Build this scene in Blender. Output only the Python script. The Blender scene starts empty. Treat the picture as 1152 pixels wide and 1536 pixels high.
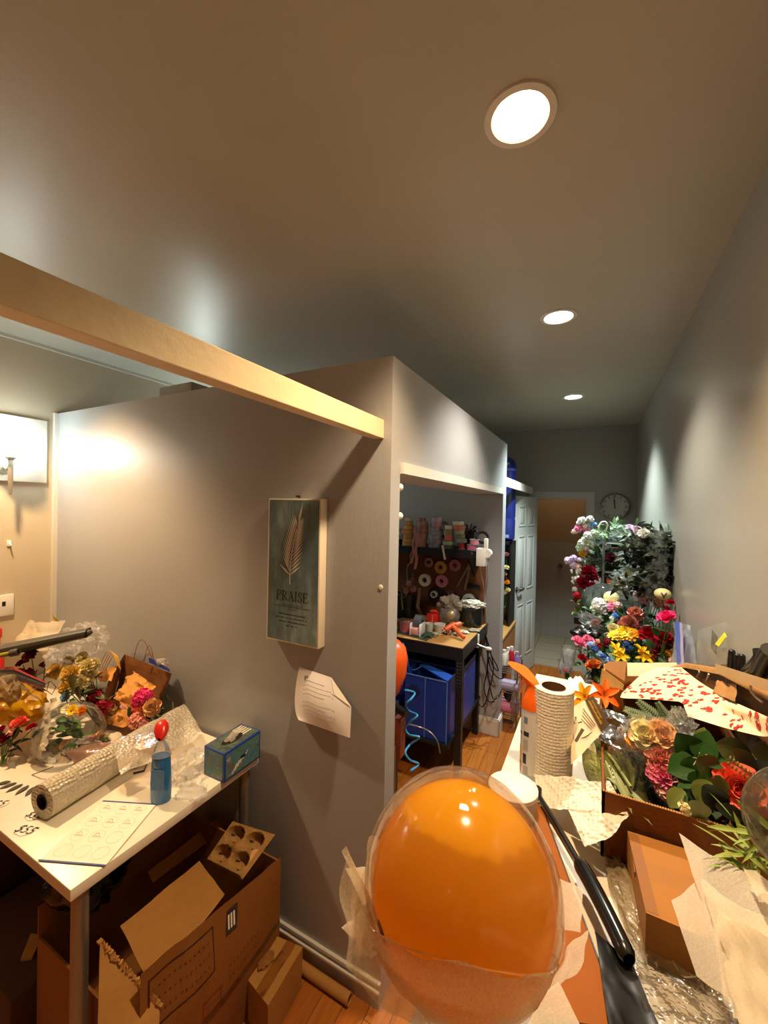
import bpy, bmesh, math, random
from math import sin, cos, pi, radians, sqrt
from mathutils import Vector, Matrix, Euler, noise, Quaternion
import numpy as np
SC = bpy.context.scene
COL = SC.collection
V = Vector

# ------------------------------------------------------------------ camera geometry
F = 607.8; CX, CY = 576.0, 768.0; H = 1.80
YAW, PITCH, ROLL = radians(27.4925), radians(-0.5642), radians(-1.193)
_f = V((-sin(YAW)*cos(PITCH), cos(YAW)*cos(PITCH), sin(PITCH)))
_r = V((cos(YAW), sin(YAW), 0)); _d = _f.cross(_r)
RGT = _r*cos(ROLL) + _d*sin(ROLL)
DWN = -_r*sin(ROLL) + _d*cos(ROLL)
FWD = _f
EYE = V((0, 0, H))
def ray(px, py): return RGT*((px-CX)/F) + DWN*((py-CY)/F) + FWD
def atz(px, py, z): d = ray(px, py); return EYE + d*((z-H)/d.z)
def atx(px, py, x): d = ray(px, py); return EYE + d*(x/d.x)
def aty(px, py, y): d = ray(px, py); return EYE + d*(y/d.y)
def depth(p): return (V(p)-EYE).dot(FWD)
def mpp(p): return depth(p)/F            # metres per photo pixel at a point

# ------------------------------------------------------------------ materials
def lin(c):
    if isinstance(c, str):
        c = [int(c[i:i+2], 16)/255 for i in (0, 2, 4)]
    return tuple((x/12.92 if x <= .04045 else ((x+.055)/1.055)**2.4) for x in c) + (1,)
MATS = {}
def newmat(name):
    m = bpy.data.materials.new(name); m.use_nodes = True
    nt = m.node_tree; nt.nodes.clear()
    out = nt.nodes.new('ShaderNodeOutputMaterial')
    return m, nt, out
def N(nt, typ, **kw):
    n = nt.nodes.new(typ)
    for k, v in kw.items():
        if k in n.inputs.keys(): n.inputs[k].default_value = v
        else: setattr(n, k, v)
    return n
def mat(name, col, rough=.5, var=.08, scale=20, bump=0, bscale=60, metal=0, coat=0, sss=0, spec=.5, detail=3, trans=0, sheen=0):
    """principled surface with a little procedural colour variation and bump"""
    if name in MATS: return MATS[name]
    m, nt, out = newmat(name)
    b = N(nt, 'ShaderNodeBsdfPrincipled', Roughness=rough, Metallic=metal)
    b.inputs['Specular IOR Level'].default_value = spec
    b.inputs['Coat Weight'].default_value = coat
    b.inputs['Coat Roughness'].default_value = .08
    if sss:
        b.inputs['Subsurface Weight'].default_value = sss
        b.inputs['Subsurface Radius'].default_value = (.02, .012, .008)
    if trans: b.inputs['Transmission Weight'].default_value = trans
    if sheen: b.inputs['Sheen Weight'].default_value = sheen
    c = lin(col)
    tc = N(nt, 'ShaderNodeTexCoord')
    nz = N(nt, 'ShaderNodeTexNoise', Scale=scale, Detail=detail)
    nt.links.new(tc.outputs['Object'], nz.inputs['Vector'])
    mx = N(nt, 'ShaderNodeMix', data_type='RGBA')
    mx.inputs[6].default_value = tuple(max(0, x*(1-var)) for x in c[:3])+(1,)
    mx.inputs[7].default_value = tuple(min(1, x*(1+var)) for x in c[:3])+(1,)
    nt.links.new(nz.outputs['Fac'], mx.inputs[0])
    nt.links.new(mx.outputs[2], b.inputs['Base Color'])
    if bump:
        n2 = N(nt, 'ShaderNodeTexNoise', Scale=bscale, Detail=4)
        nt.links.new(tc.outputs['Object'], n2.inputs['Vector'])
        bp = N(nt, 'ShaderNodeBump', Strength=bump, Distance=.01)
        nt.links.new(n2.outputs['Fac'], bp.inputs['Height'])
        nt.links.new(bp.outputs['Normal'], b.inputs['Normal'])
    nt.links.new(b.outputs[0], out.inputs[0])
    MATS[name] = m
    return m
def film(name, tint='ffffff', body=.06, rough=.10, edge=.7, bump=0, bscale=40, bodycol='ffffff', voronoi=0):
    """thin clear plastic: see-through, glossy, a touch of white"""
    if name in MATS: return MATS[name]
    m, nt, out = newmat(name)
    tr = N(nt, 'ShaderNodeBsdfTransparent'); tr.inputs[0].default_value = lin(tint)
    gl = N(nt, 'ShaderNodeBsdfGlossy', Roughness=rough)
    df = N(nt, 'ShaderNodeBsdfDiffuse'); df.inputs[0].default_value = lin(bodycol)
    tl = N(nt, 'ShaderNodeBsdfTranslucent'); tl.inputs[0].default_value = lin(bodycol)
    lw = N(nt, 'ShaderNodeFresnel', IOR=1.35)
    mul = N(nt, 'ShaderNodeMath', operation='MULTIPLY'); mul.inputs[1].default_value = edge; mul.use_clamp = True
    nt.links.new(lw.outputs[0], mul.inputs[0])
    bd = N(nt, 'ShaderNodeMixShader'); bd.inputs[0].default_value = .4
    nt.links.new(df.outputs[0], bd.inputs[1]); nt.links.new(tl.outputs[0], bd.inputs[2])
    a = N(nt, 'ShaderNodeMixShader'); a.inputs[0].default_value = body
    nt.links.new(tr.outputs[0], a.inputs[1]); nt.links.new(bd.outputs[0], a.inputs[2])
    s = N(nt, 'ShaderNodeMixShader')
    nt.links.new(mul.outputs[0], s.inputs[0]); nt.links.new(a.outputs[0], s.inputs[1]); nt.links.new(gl.outputs[0], s.inputs[2])
    if bump or voronoi:
        tc = N(nt, 'ShaderNodeTexCoord')
        if voronoi:
            nz = N(nt, 'ShaderNodeTexVoronoi', Scale=voronoi); o = nz.outputs['Distance']
        else:
            nz = N(nt, 'ShaderNodeTexNoise', Scale=bscale, Detail=3); o = nz.outputs['Fac']
        nt.links.new(tc.outputs['Object'], nz.inputs['Vector'])
        bp = N(nt, 'ShaderNodeBump', Strength=bump, Distance=.01)
        nt.links.new(o, bp.inputs['Height'])
        nt.links.new(bp.outputs['Normal'], gl.inputs['Normal']); nt.links.new(bp.outputs['Normal'], lw.inputs['Normal'])
        nt.links.new(bp.outputs['Normal'], df.inputs['Normal'])
    nt.links.new(s.outputs[0], out.inputs[0])
    MATS[name] = m
    return m
def tissue(name, col='f2ead9', through=.3):
    if name in MATS: return MATS[name]
    m, nt, out = newmat(name)
    df = N(nt, 'ShaderNodeBsdfDiffuse'); df.inputs[0].default_value = lin(col)
    tl = N(nt, 'ShaderNodeBsdfTranslucent'); tl.inputs[0].default_value = lin(col)
    tr = N(nt, 'ShaderNodeBsdfTransparent'); tr.inputs[0].default_value = lin('f6efe2')
    a = N(nt, 'ShaderNodeMixShader'); a.inputs[0].default_value = .42
    b = N(nt, 'ShaderNodeMixShader')
    tc = N(nt, 'ShaderNodeTexCoord'); nz = N(nt, 'ShaderNodeTexNoise', Scale=300, Detail=3)
    nt.links.new(tc.outputs['Object'], nz.inputs['Vector'])
    mr = N(nt, 'ShaderNodeMapRange'); mr.inputs[3].default_value = max(0, through-.18); mr.inputs[4].default_value = through+.18
    nt.links.new(nz.outputs['Fac'], mr.inputs[0]); nt.links.new(mr.outputs[0], b.inputs[0])
    nt.links.new(df.outputs[0], a.inputs[1]); nt.links.new(tl.outputs[0], a.inputs[2])
    nt.links.new(a.outputs[0], b.inputs[1]); nt.links.new(tr.outputs[0], b.inputs[2])
    nt.links.new(b.outputs[0], out.inputs[0])
    MATS[name] = m
    return m
def glow(name, col, strength):
    if name in MATS: return MATS[name]
    m, nt, out = newmat(name)
    e = N(nt, 'ShaderNodeEmission', Strength=strength); e.inputs[0].default_value = tuple(col)+(1,)
    nt.links.new(e.outputs[0], out.inputs[0]); MATS[name] = m
    return m
def painted(name, col, rough=.33, streak=0.0, blotch=.05, spec=.5):
    """rolled wall paint: faint blotches, fine vertical roller texture, satin sheen"""
    m, nt, out = newmat(name)
    b = N(nt, 'ShaderNodeBsdfPrincipled', Roughness=rough)
    b.inputs['Specular IOR Level'].default_value = spec
    tc = N(nt, 'ShaderNodeTexCoord')
    nz = N(nt, 'ShaderNodeTexNoise', Scale=2.2, Detail=5)
    nt.links.new(tc.outputs['Object'], nz.inputs['Vector'])
    c = lin(col); mx = N(nt, 'ShaderNodeMix', data_type='RGBA')
    mx.inputs[6].default_value = tuple(x*(1-blotch) for x in c[:3])+(1,)
    mx.inputs[7].default_value = tuple(min(1, x*(1+blotch)) for x in c[:3])+(1,)
    nt.links.new(nz.outputs['Fac'], mx.inputs[0]); nt.links.new(mx.outputs[2], b.inputs['Base Color'])
    mp = N(nt, 'ShaderNodeMapping'); mp.inputs['Scale'].default_value = (1, 1, .12 if streak else 1)
    n2 = N(nt, 'ShaderNodeTexNoise', Scale=140, Detail=3)
    nt.links.new(tc.outputs['Object'], mp.inputs[0]); nt.links.new(mp.outputs[0], n2.inputs['Vector'])
    bp = N(nt, 'ShaderNodeBump', Strength=.12+streak, Distance=.004)
    nt.links.new(n2.outputs['Fac'], bp.inputs['Height']); nt.links.new(bp.outputs['Normal'], b.inputs['Normal'])
    nt.links.new(b.outputs[0], out.inputs[0]); MATS[name] = m
    return m

# ------------------------------------------------------------------ mesh builder
class MB:
    def __init__(s): s.v = []; s.f = []; s.m = []; s.mi = 0
    def add(s, vs, fs, M=None):
        o = len(s.v)
        s.v += [(M @ V(p)) if M is not None else V(p) for p in vs]
        s.f += [tuple(i+o for i in f) for f in fs]; s.m += [s.mi]*len(fs)
        return s
    def box(s, c, d, M=None, R=None, bev=0):
        c = V(c); x, y, z = (k/2 for k in d)
        if R is not None and M is None:
            R = R.to_4x4() if len(R) == 3 else R
        T = Matrix.Translation(c) @ (R if R is not None else Matrix.Identity(4))
        if M is not None: T = M @ T
        if bev <= 0:
            vs = [(a*x, b*y, e*z) for e in (-1, 1) for b in (-1, 1) for a in (-1, 1)]
            fs = [(0, 2, 3, 1), (4, 5, 7, 6), (0, 1, 5, 4), (2, 6, 7, 3), (0, 4, 6, 2), (1, 3, 7, 5)]
            return s.add(vs, fs, T)
        b_ = bmesh.new(); bmesh.ops.create_cube(b_, size=1)
        for q in b_.verts: q.co = V((q.co.x*2*x, q.co.y*2*y, q.co.z*2*z))
        bmesh.ops.bevel(b_, geom=list(b_.edges), offset=bev, segments=2, affect='EDGES', profile=.5)
        b_.verts.index_update()
        s.add([q.co.copy() for q in b_.verts], [tuple(q.index for q in f.verts) for f in b_.faces], T); b_.free()
        return s
    def bb(s, x0, x1, y0, y1, z0, z1, bev=0):
        return s.box(((x0+x1)/2, (y0+y1)/2, (z0+z1)/2), (x1-x0, y1-y0, z1-z0), bev=bev)
    def cyl(s, p0, p1, r0, r1=None, n=20, caps=True):
        r1 = r0 if r1 is None else r1
        p0, p1 = V(p0), V(p1); ax = (p1-p0)
        q = ax.to_track_quat('Z', 'Y').to_matrix()
        vs = []
        for p, r in ((p0, r0), (p1, r1)):
            for i in range(n):
                a = 2*pi*i/n; vs.append(p + q @ V((r*cos(a), r*sin(a), 0)))
        fs = [(i, (i+1) % n, n+(i+1) % n, n+i) for i in range(n)]
        if caps: fs += [tuple(range(n-1, -1, -1)), tuple(range(n, 2*n))]
        return s.add(vs, fs)
    def lathe(s, prof, c=(0, 0, 0), n=28, axis=None, M=None, caps=True):
        """prof: (r, h) pairs up the axis"""
        q = V(axis).to_track_quat('Z', 'Y').to_matrix() if axis is not None else Matrix.Identity(3)
        vs = []; c = V(c)
        for r, h in prof:
            for i in range(n):
                a = 2*pi*i/n; vs.append(c + q @ V((r*cos(a), r*sin(a), h)))
        fs = []
        for j in range(len(prof)-1):
            for i in range(n):
                fs.append((j*n+i, j*n+(i+1) % n, (j+1)*n+(i+1) % n, (j+1)*n+i))
        if caps and prof[0][0] > 1e-5: fs.append(tuple(range(n-1, -1, -1)))
        if caps and prof[-1][0] > 1e-5: k = (len(prof)-1)*n; fs.append(tuple(range(k, k+n)))
        return s.add(vs, fs, M)
    def ring(s, c, axis, ro, ri, h, n=28):
        """flat-sided annulus (a spool, tape roll, tube)"""
        q = V(axis).to_track_quat('Z', 'Y').to_matrix(); c = V(c); vs = []
        for r, z in ((ri, -h/2), (ro, -h/2), (ro, h/2), (ri, h/2)):
            for i in range(n):
                a = 2*pi*i/n; vs.append(c + q @ V((r*cos(a), r*sin(a), z)))
        fs = []
        for j in range(4):
            k = (j+1) % 4
            for i in range(n): fs.append((j*n+i, j*n+(i+1) % n, k*n+(i+1) % n, k*n+i))
        return s.add(vs, fs)
    def tube(s, pts, r, n=8, taper=None):
        pts = [V(p) for p in pts]; vs = []; fs = []
        up = V((0, 0, 1))
        for k, p in enumerate(pts):
            t = (pts[min(k+1, len(pts)-1)] - pts[max(k-1, 0)]).normalized()
            if abs(t.dot(up)) > .95: up = V((0, 1, 0)) if abs(t.y) < .9 else V((1, 0, 0))
            a = t.cross(up).normalized(); b = a.cross(t).normalized(); up = b
            rr = r if taper is None else r*(1+(taper-1)*k/max(1, len(pts)-1))
            for i in range(n):
                g = 2*pi*i/n; vs.append(p + a*rr*cos(g) + b*rr*sin(g))
        for k in range(len(pts)-1):
            for i in range(n): fs.append((k*n+i, k*n+(i+1) % n, (k+1)*n+(i+1) % n, (k+1)*n+i))
        fs += [tuple(range(n-1, -1, -1)), tuple(range((len(pts)-1)*n, len(pts)*n))]
        return s.add(vs, fs)
    def grid(s, fn, nu, nv, closeu=False):
        vs = [V(fn(i/(nu-1 if not closeu else nu), j/(nv-1))) for j in range(nv) for i in range(nu)]
        fs = []
        for j in range(nv-1):
            for i in range(nu if closeu else nu-1):
                i2 = (i+1) % nu; fs.append((j*nu+i, j*nu+i2, (j+1)*nu+i2, (j+1)*nu+i))
        return s.add(vs, fs)
    def lump(s, c, rad, amp=.15, freq=1.5, seed=0, sub=3, flat=None, R=None):
        b_ = bmesh.new(); bmesh.ops.create_icosphere(b_, subdivisions=sub, radius=1)
        b_.verts.index_update(); c = V(c); vs = []
        for q in b_.verts:
            p = q.co.copy(); o = V((seed*3.1, seed*7.7, seed*1.3))
            k = 1 + amp*(noise.noise(p*freq+o) + .5*noise.noise(p*freq*2.3+o) + .3*abs(noise.noise(p*freq*5+o)))
            p = V((p.x*rad[0], p.y*rad[1], p.z*rad[2]))*k
            if R is not None: p = R @ p
            p = p + c
            if flat is not None and p.z < flat: p.z = flat
            vs.append(p)
        s.add(vs, [tuple(q.index for q in f.verts) for f in b_.faces]); b_.free()
        return s
    def poly(s, pts, ext=None):
        """flat polygon, optionally extruded by vector ext"""
        n = len(pts); pts = [V(p) for p in pts]
        if ext is None: return s.add(pts, [tuple(range(n))])
        e = V(ext)
        return s.add(pts + [p+e for p in pts], [tuple(range(n-1, -1, -1)), tuple(range(n, 2*n))] + [(i, (i+1) % n, n+(i+1) % n, n+i) for i in range(n)])
    def floor(s, z):
        for p in s.v: p.z = max(p.z, z)
        return s
    def mesh(s, name, mats, smooth=True, angle=40):
        me = bpy.data.meshes.new(name)
        me.from_pydata([tuple(p) for p in s.v], [], s.f)
        for m in (mats if isinstance(mats, (list, tuple)) else [mats]): me.materials.append(m)
        if any(s.m): me.polygons.foreach_set('material_index', s.m)
        me.validate(); me.update()
        if smooth:
            me.shade_smooth()
            me.set_sharp_from_angle(angle=radians(angle))
        return me

WLD = {}
def tag(o, label=None, cat=None, group=None, kind=None):
    if label: o['label'] = label
    if cat: o['category'] = cat
    if group: o['group'] = group
    if kind: o['kind'] = kind
    return o
def thing(name, label, cat, loc, group=None):
    o = bpy.data.objects.new(name, None); COL.objects.link(o)
    o.empty_display_size = .05; o.location = V(loc); WLD[o] = V(loc)
    return tag(o, label, cat, group)
def part(name, mb, mats, parent, label=None, smooth=True, kind=None, angle=40):
    w = WLD[parent]
    mb.v = [p-w for p in mb.v]
    o = bpy.data.objects.new(name, mb.mesh(name, mats, smooth, angle)); COL.objects.link(o)
    o.parent = parent; WLD[o] = w.copy()
    if label: o['label'] = label
    if kind: o['kind'] = kind
    return o
def solo(name, mb, mats, label, cat, group=None, kind=None, smooth=True, angle=40):
    lo = V((min(p.x for p in mb.v), min(p.y for p in mb.v), min(p.z for p in mb.v)))
    hi = V((max(p.x for p in mb.v), max(p.y for p in mb.v), max(p.z for p in mb.v)))
    w = V(((lo.x+hi.x)/2, (lo.y+hi.y)/2, lo.z))
    mb.v = [p-w for p in mb.v]
    o = bpy.data.objects.new(name, mb.mesh(name, mats, smooth, angle)); COL.objects.link(o)
    o.location = w; WLD[o] = w
    return tag(o, label, cat, group, kind)
def struct(name, mb, mats, label=None, smooth=False):
    o = bpy.data.objects.new(name, mb.mesh(name, mats, smooth)); COL.objects.link(o)
    WLD[o] = V((0, 0, 0)); o['kind'] = 'structure'
    if label: o['label'] = label
    return o
def textmb(mb, s, size, M, thick=.0004, align='CENTER', shear=0):
    """the words as filled letter shapes, laid in the XY plane of M"""
    cu = bpy.data.curves.new('t', 'FONT'); cu.body = s; cu.size = size; cu.extrude = thick
    cu.align_x = align; cu.align_y = 'CENTER'; cu.shear = shear; cu.resolution_u = 3
    ob = bpy.data.objects.new('t', cu)
    me = bpy.data.meshes.new_from_object(ob)
    mb.add([q.co.copy() for q in me.vertices], [tuple(p.vertices) for p in me.polygons], M)
    bpy.data.objects.remove(ob); bpy.data.meshes.remove(me); bpy.data.curves.remove(cu)
    return mb
def frame(o, x, y):
    """matrix with origin o, X along x, Y as near y as possible"""
    x = V(x).normalized(); z = x.cross(V(y)).normalized(); y = z.cross(x)
    return Matrix(((x.x, y.x, z.x, o[0]), (x.y, y.y, z.y, o[1]), (x.z, y.z, z.z, o[2]), (0, 0, 0, 1)))

# ------------------------------------------------------------------ flowers
def petal(mb, M, L, W, cup=.3, curl=.2, n=5, m=4, ruffle=0, tip=1.0):
    """one petal growing along +Y of M, cupped about Y, tip curled to +Z/-Z"""
    def fn(u, v):
        x = (u-.5)*2; w = W*sin(pi*min(1, (.12+.88*v)*.62*tip+.0))**.8*(1-.25*v**6)
        return M @ V((x*w*.5, v*L, cup*W*x*x*.5 + curl*L*v*v + ruffle*sin(v*9+u*17)*.5*v))
    mb.grid(fn, n, m)
def rotz(a): return Matrix.Rotation(a, 4, 'Z')
def rotx(a): return Matrix.Rotation(a, 4, 'X')
def T(x, y, z): return Matrix.Translation((x, y, z))
def flower_mesh(kind, seed=1):
    rnd = random.Random(seed); mb = MB()
    if kind == 'rose':
        k = 0
        for ring, (n, r, t, L, W) in enumerate(((3, .06, 84, .62, .5), (4, .16, 74, .66, .62), (5, .24, 60, .72, .78), (6, .3, 42, .76, .86), (6, .32, 22, .78, .9))):
            for i in range(n):
                k += 1; a = 2*pi*i/n + ring*.7 + rnd.uniform(-.15, .15)
                M = rotz(a) @ T(0, r*.45, .0) @ rotx(radians(t+rnd.uniform(-6, 6)))
                petal(mb, M, L, W, .55, -.16 if ring > 2 else .05, 6, 6, .02)
    elif kind == 'carnation':
        for ring, (n, t, L) in enumerate(((6, 86, .66), (11, 70, .76), (14, 54, .84), (16, 38, .9), (17, 22, .93), (16, 6, .93))):
            for i in range(n):
                M = rotz(2*pi*i/n+ring*.5+rnd.uniform(-.2, .2)) @ rotx(radians(t+rnd.uniform(-9, 9)))
                petal(mb, M, L*rnd.uniform(.92, 1.06), .46, .55, rnd.uniform(-.14, .08), 5, 5, .07)
    elif kind == 'daisy':
        for ring, (n, t, L) in enumerate(((12, 26, .85), (13, 10, 1.0))):
            for i in range(n):
                M = rotz(2*pi*i/n+ring*.25) @ T(0, .12, ring*-.03) @ rotx(radians(t+rnd.uniform(-6, 6)))
                petal(mb, M, L*.86, .34, .35, -.12, 4, 5, .01)
        mb.mi = 1
        mb.lump((0, 0, .08), (.26, .26, .14), .12, 6, 2, 2)
    elif kind == 'cluster':
        for i in range(30):
            a = i*2.399+rnd.uniform(-.2, .2); z = 1-(i+.5)/30*1.3; r = sqrt(max(0, 1-z*z))
            d = V((r*cos(a), r*sin(a), z)); q = d.to_track_quat('Z', 'Y').to_matrix().to_4x4()
            kk = rnd.uniform(.58, .84); r0 = rnd.uniform(0, 1.5)
            for k in range(4):
                M = T(*(d*kk)) @ q @ rotz(k*pi/2+r0) @ rotx(radians(26+rnd.uniform(-12, 12)))
                petal(mb, M, .40, .34, .3, -.1, 4, 4)
    elif kind == 'lily':
        for i in range(6):
            M = rotz(i*pi/3+(.1 if i % 2 else 0)) @ rotx(radians(48 if i % 2 else 36))
            petal(mb, M, 1.05, .5, .6, -.45, 5, 6, 0, 1.35)
        mb.mi = 1
        for i in range(5):
            a = i*1.256; mb.tube([(0, 0, 0), (.1*cos(a), .1*sin(a), .35), (.2*cos(a), .2*sin(a), .55)], .018, 5)
    elif kind == 'bud':
        for i in range(5):
            M = rotz(i*1.256) @ T(0, .16, 0) @ rotx(radians(80)); petal(mb, M, 1, .6, .9, .22, 5, 5)
        for i in range(3):
            M = rotz(i*2.1) @ T(0, .05, 0) @ rotx(radians(85)); petal(mb, M, 1.05, .4, .9, .1, 4, 4)
    return mb
FM = {}
def bloom_mesh(kind, matn, mats, variant=0):
    k = (kind, matn, variant)
    if k not in FM:
        FM[k] = flower_mesh(kind, 3+variant*7).mesh(kind+'_bloom', mats)
    return FM[k]
def petals_mat(name, col):
    return mat(name, col, .6, .16, 9, .0, sss=0, spec=.25)
PC = dict(white='f4f1ec', cream='f6e8b4', yellow='f5c81c', gold='f7a81a', orange='f0701c', coral='fb7a62', salmon='ffb09c', pink='f590b4', hot='ee3d84',
          blush='f8cfc8', red='b30d22', crimson='8e0c28', burgundy='5d0a1c', lavender='cdb6dc', lilac='e2cfe4', blue='3f62b5', sky='9cc6ee', peach='f8c795', butter='f7d67c', mint='cfe6c6', rust='c86a24', dusty='c98a86')
GREEN = ['3f6b2a', '5d7f35', '2c4a22', '7d9a4e', '6d8350']
def bloom(parent, kind, col, p, d, r, label=None):
    mats = [petals_mat('petal_'+col, PC[col]), mat('flower_centre', '9a6a1e', .8, .3, 60)]
    me = bloom_mesh(kind, col, mats, int(abs(p[0])*997) % 2)
    o = bpy.data.objects.new(kind+'_bloom' if kind not in ('cluster', 'bud') else ('flower_cluster' if kind == 'cluster' else 'flower_bud'), me)
    COL.objects.link(o); o.parent = parent
    q = V(d).normalized().to_track_quat('Z', 'Y').to_matrix().to_4x4()
    o.matrix_local = Matrix.Translation(V(p)-WLD[parent]) @ q @ Matrix.Rotation((p[0]*37+p[2]*91) % 6.28, 4, 'Z') @ Matrix.Scale(r, 4)
    WLD[o] = V(p)
    if label: o['label'] = label
    return o
def leafblade(mb, p, d, n, L, W, fold=.25, droop=.25, seg=6):
    """one leaf from p along d, upper side towards n"""
    d = V(d).normalized(); s = d.cross(V(n)); s = s.normalized() if s.length > 1e-4 else V((1, 0, 0)); up = s.cross(d).normalized()
    def fn(u, v):
        x = (u-.5)*2; w = W*.5*sin(pi*min(1, .04+v*.96))**.75*(1-.35*v)*1.25
        return V(p) + d*(L*v) + s*(x*w) + up*(abs(x)*w*fold - droop*L*v*v*.5)
    mb.grid(fn, 5, seg)
def foliage(parent, pts, n, L, W, col, seed=1, name='foliage', spread=1.0, dirs=None, fern=False):
    rnd = random.Random(seed); mb = MB()
    for i in range(n):
        p = V(pts[i % len(pts)])
        d = V((rnd.gauss(0, 1), rnd.gauss(0, 1), rnd.gauss(.2, .7))).normalized()
        if dirs is not None: d = (V(dirs)+d*spread).normalized()
        p = p + V((rnd.gauss(0, 1), rnd.gauss(0, 1), rnd.gauss(0, 1)))*L*.25
        if fern:
            ln = L*rnd.uniform(.8, 1.3); s = d.cross(V((0, 0, 1))).normalized()
            mb.tube([p, p+d*ln*.5, p+d*ln], .0012, 4)
            for k in range(9):
                t = .15+.85*k/9
                for sg in (-1, 1): leafblade(mb, p+d*ln*t, d*.55+s*sg, (0, 0, 1), ln*.32*(1-t*.7), ln*.07, .1, .1, 3)
        else:
            leafblade(mb, p, d, (rnd.gauss(0, .4), rnd.gauss(0, .4), 1), L*rnd.uniform(.7, 1.25), W*rnd.uniform(.7, 1.2), .3, rnd.uniform(0, .6))
    return part(name, mb, mat('leaf_'+col, col, .5, .25, 14, spec=.35), parent)
def stems(parent, tops, base, r=.0022, col='4d6b2c', name='stem'):
    for p in tops:
        p = V(p); b = V(base); mid = (p+b)/2 + V((0, 0, .01))
        part(name, MB().tube([p, mid, b], r, 5), mat('stem_'+col, col, .6), parent)
def bunch(name, label, cat, base, blooms, leaves=(10, .06, .03, '3f6b2a'), group=None, seed=1, tohead=None, up=(0, -.45, .8), stem=True, fern=False):
    """blooms: (kind, colour, world point, radius[, direction])"""
    t = thing(name, label, cat, base, group); tops = []
    rnd = random.Random(seed)
    for b in blooms:
        d = V(b[4]) if len(b) > 4 else V(up)+V((rnd.uniform(-.5, .5), rnd.uniform(-.4, .4), rnd.uniform(-.3, .3)))
        bloom(t, b[0], b[1], b[2], d, b[3]); tops.append(V(b[2])-d.normalized()*b[3]*.2)
    if stem: stems(t, tops, base)
    if leaves and leaves[0]:
        n, L, W, c = leaves
        pts = [p*.8+V(base)*.2-V((0, 0, .01)) for p in tops] + [p*.55+V(base)*.45 for p in tops]
        foliage(t, pts, n, L, W, c, seed, fern=fern)
    return t
# ------------------------------------------------------------------ the room
ZC = 2.739; XL, XR = -2.97, .385; YP, YP2 = 1.292, 1.369; XC = -.648
YB, YB2 = 3.285, 3.405; YF = 5.0; YN = -3.2; ZT = 2.342
m_wall = painted('wall_paint', '90908c', .36, .0, .04)
m_wallr = painted('wall_paint_satin', '97968f', .34, .06, .04)
m_part = painted('partition_paint', 'a0a1a4', .36, .06, .05)
m_left = painted('left_wall_paint', 'c0b49e', .45, .0, .04)
m_ceil = painted('ceiling_paint', 'acaa9f', .37, .0, .05, .4)
m_trim = painted('trim_paint', 'cfccc4', .32, .0, .03)
m_white = mat('white_gloss', 'e4e1da', .3, .03)

def wood_floor():
    m, nt, out = newmat('laminate_floor')
    b = N(nt, 'ShaderNodeBsdfPrincipled', Roughness=.32)
    tc = N(nt, 'ShaderNodeTexCoord')
    mp = N(nt, 'ShaderNodeMapping'); mp.inputs['Rotation'].default_value = (0, 0, pi/2)
    br = N(nt, 'ShaderNodeTexBrick', Scale=1.0); br.offset = .37
    br.inputs['Color1'].default_value = lin('b8702c'); br.inputs['Color2'].default_value = lin('a05c22'); br.inputs['Mortar'].default_value = lin('4a270c')
    br.inputs['Mortar Size'].default_value = .0012; br.inputs['Brick Width'].default_value = .9; br.inputs['Row Height'].default_value = .085
    nt.links.new(tc.outputs['Object'], mp.inputs[0]); nt.links.new(mp.outputs[0], br.inputs['Vector'])
    m2 = N(nt, 'ShaderNodeMapping'); m2.inputs['Scale'].default_value = (55, 3, 1)
    nz = N(nt, 'ShaderNodeTexNoise', Scale=1.6, Detail=6); nt.links.new(tc.outputs['Object'], m2.inputs[0]); nt.links.new(m2.outputs[0], nz.inputs['Vector'])
    mx = N(nt, 'ShaderNodeMix', data_type='RGBA', blend_type='MULTIPLY'); mx.inputs[0].default_value = .55
    cr = N(nt, 'ShaderNodeValToRGB'); cr.color_ramp.elements[0].color = (.45, .4, .35, 1); cr.color_ramp.elements[1].color = (1, 1, 1, 1)
    cr.color_ramp.elements[0].position = .3; cr.color_ramp.elements[1].position = .65
    nt.links.new(nz.outputs['Fac'], cr.inputs[0]); nt.links.new(br.outputs['Color'], mx.inputs[6]); nt.links.new(cr.outputs[0], mx.inputs[7])
    nt.links.new(mx.outputs[2], b.inputs['Base Color']); nt.links.new(b.outputs[0], out.inputs[0])
    return m
def tile_mat(name, col, grout, size, off=0):
    m, nt, out = newmat(name)
    b = N(nt, 'ShaderNodeBsdfPrincipled', Roughness=.25)
    tc = N(nt, 'ShaderNodeTexCoord'); mp = N(nt, 'ShaderNodeMapping')
    br = N(nt, 'ShaderNodeTexBrick', Scale=1.0); br.offset = off
    br.inputs['Color1'].default_value = lin(col); br.inputs['Color2'].default_value = lin(col); br.inputs['Mortar'].default_value = lin(grout)
    br.inputs['Mortar Size'].default_value = .004; br.inputs['Brick Width'].default_value = size; br.inputs['Row Height'].default_value = size
    nt.links.new(tc.outputs['Object'], mp.inputs[0]); nt.links.new(mp.outputs[0], br.inputs['Vector'])
    nt.links.new(br.outputs['Color'], b.inputs['Base Color']); nt.links.new(b.outputs[0], out.inputs[0])
    return m, mp

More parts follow.
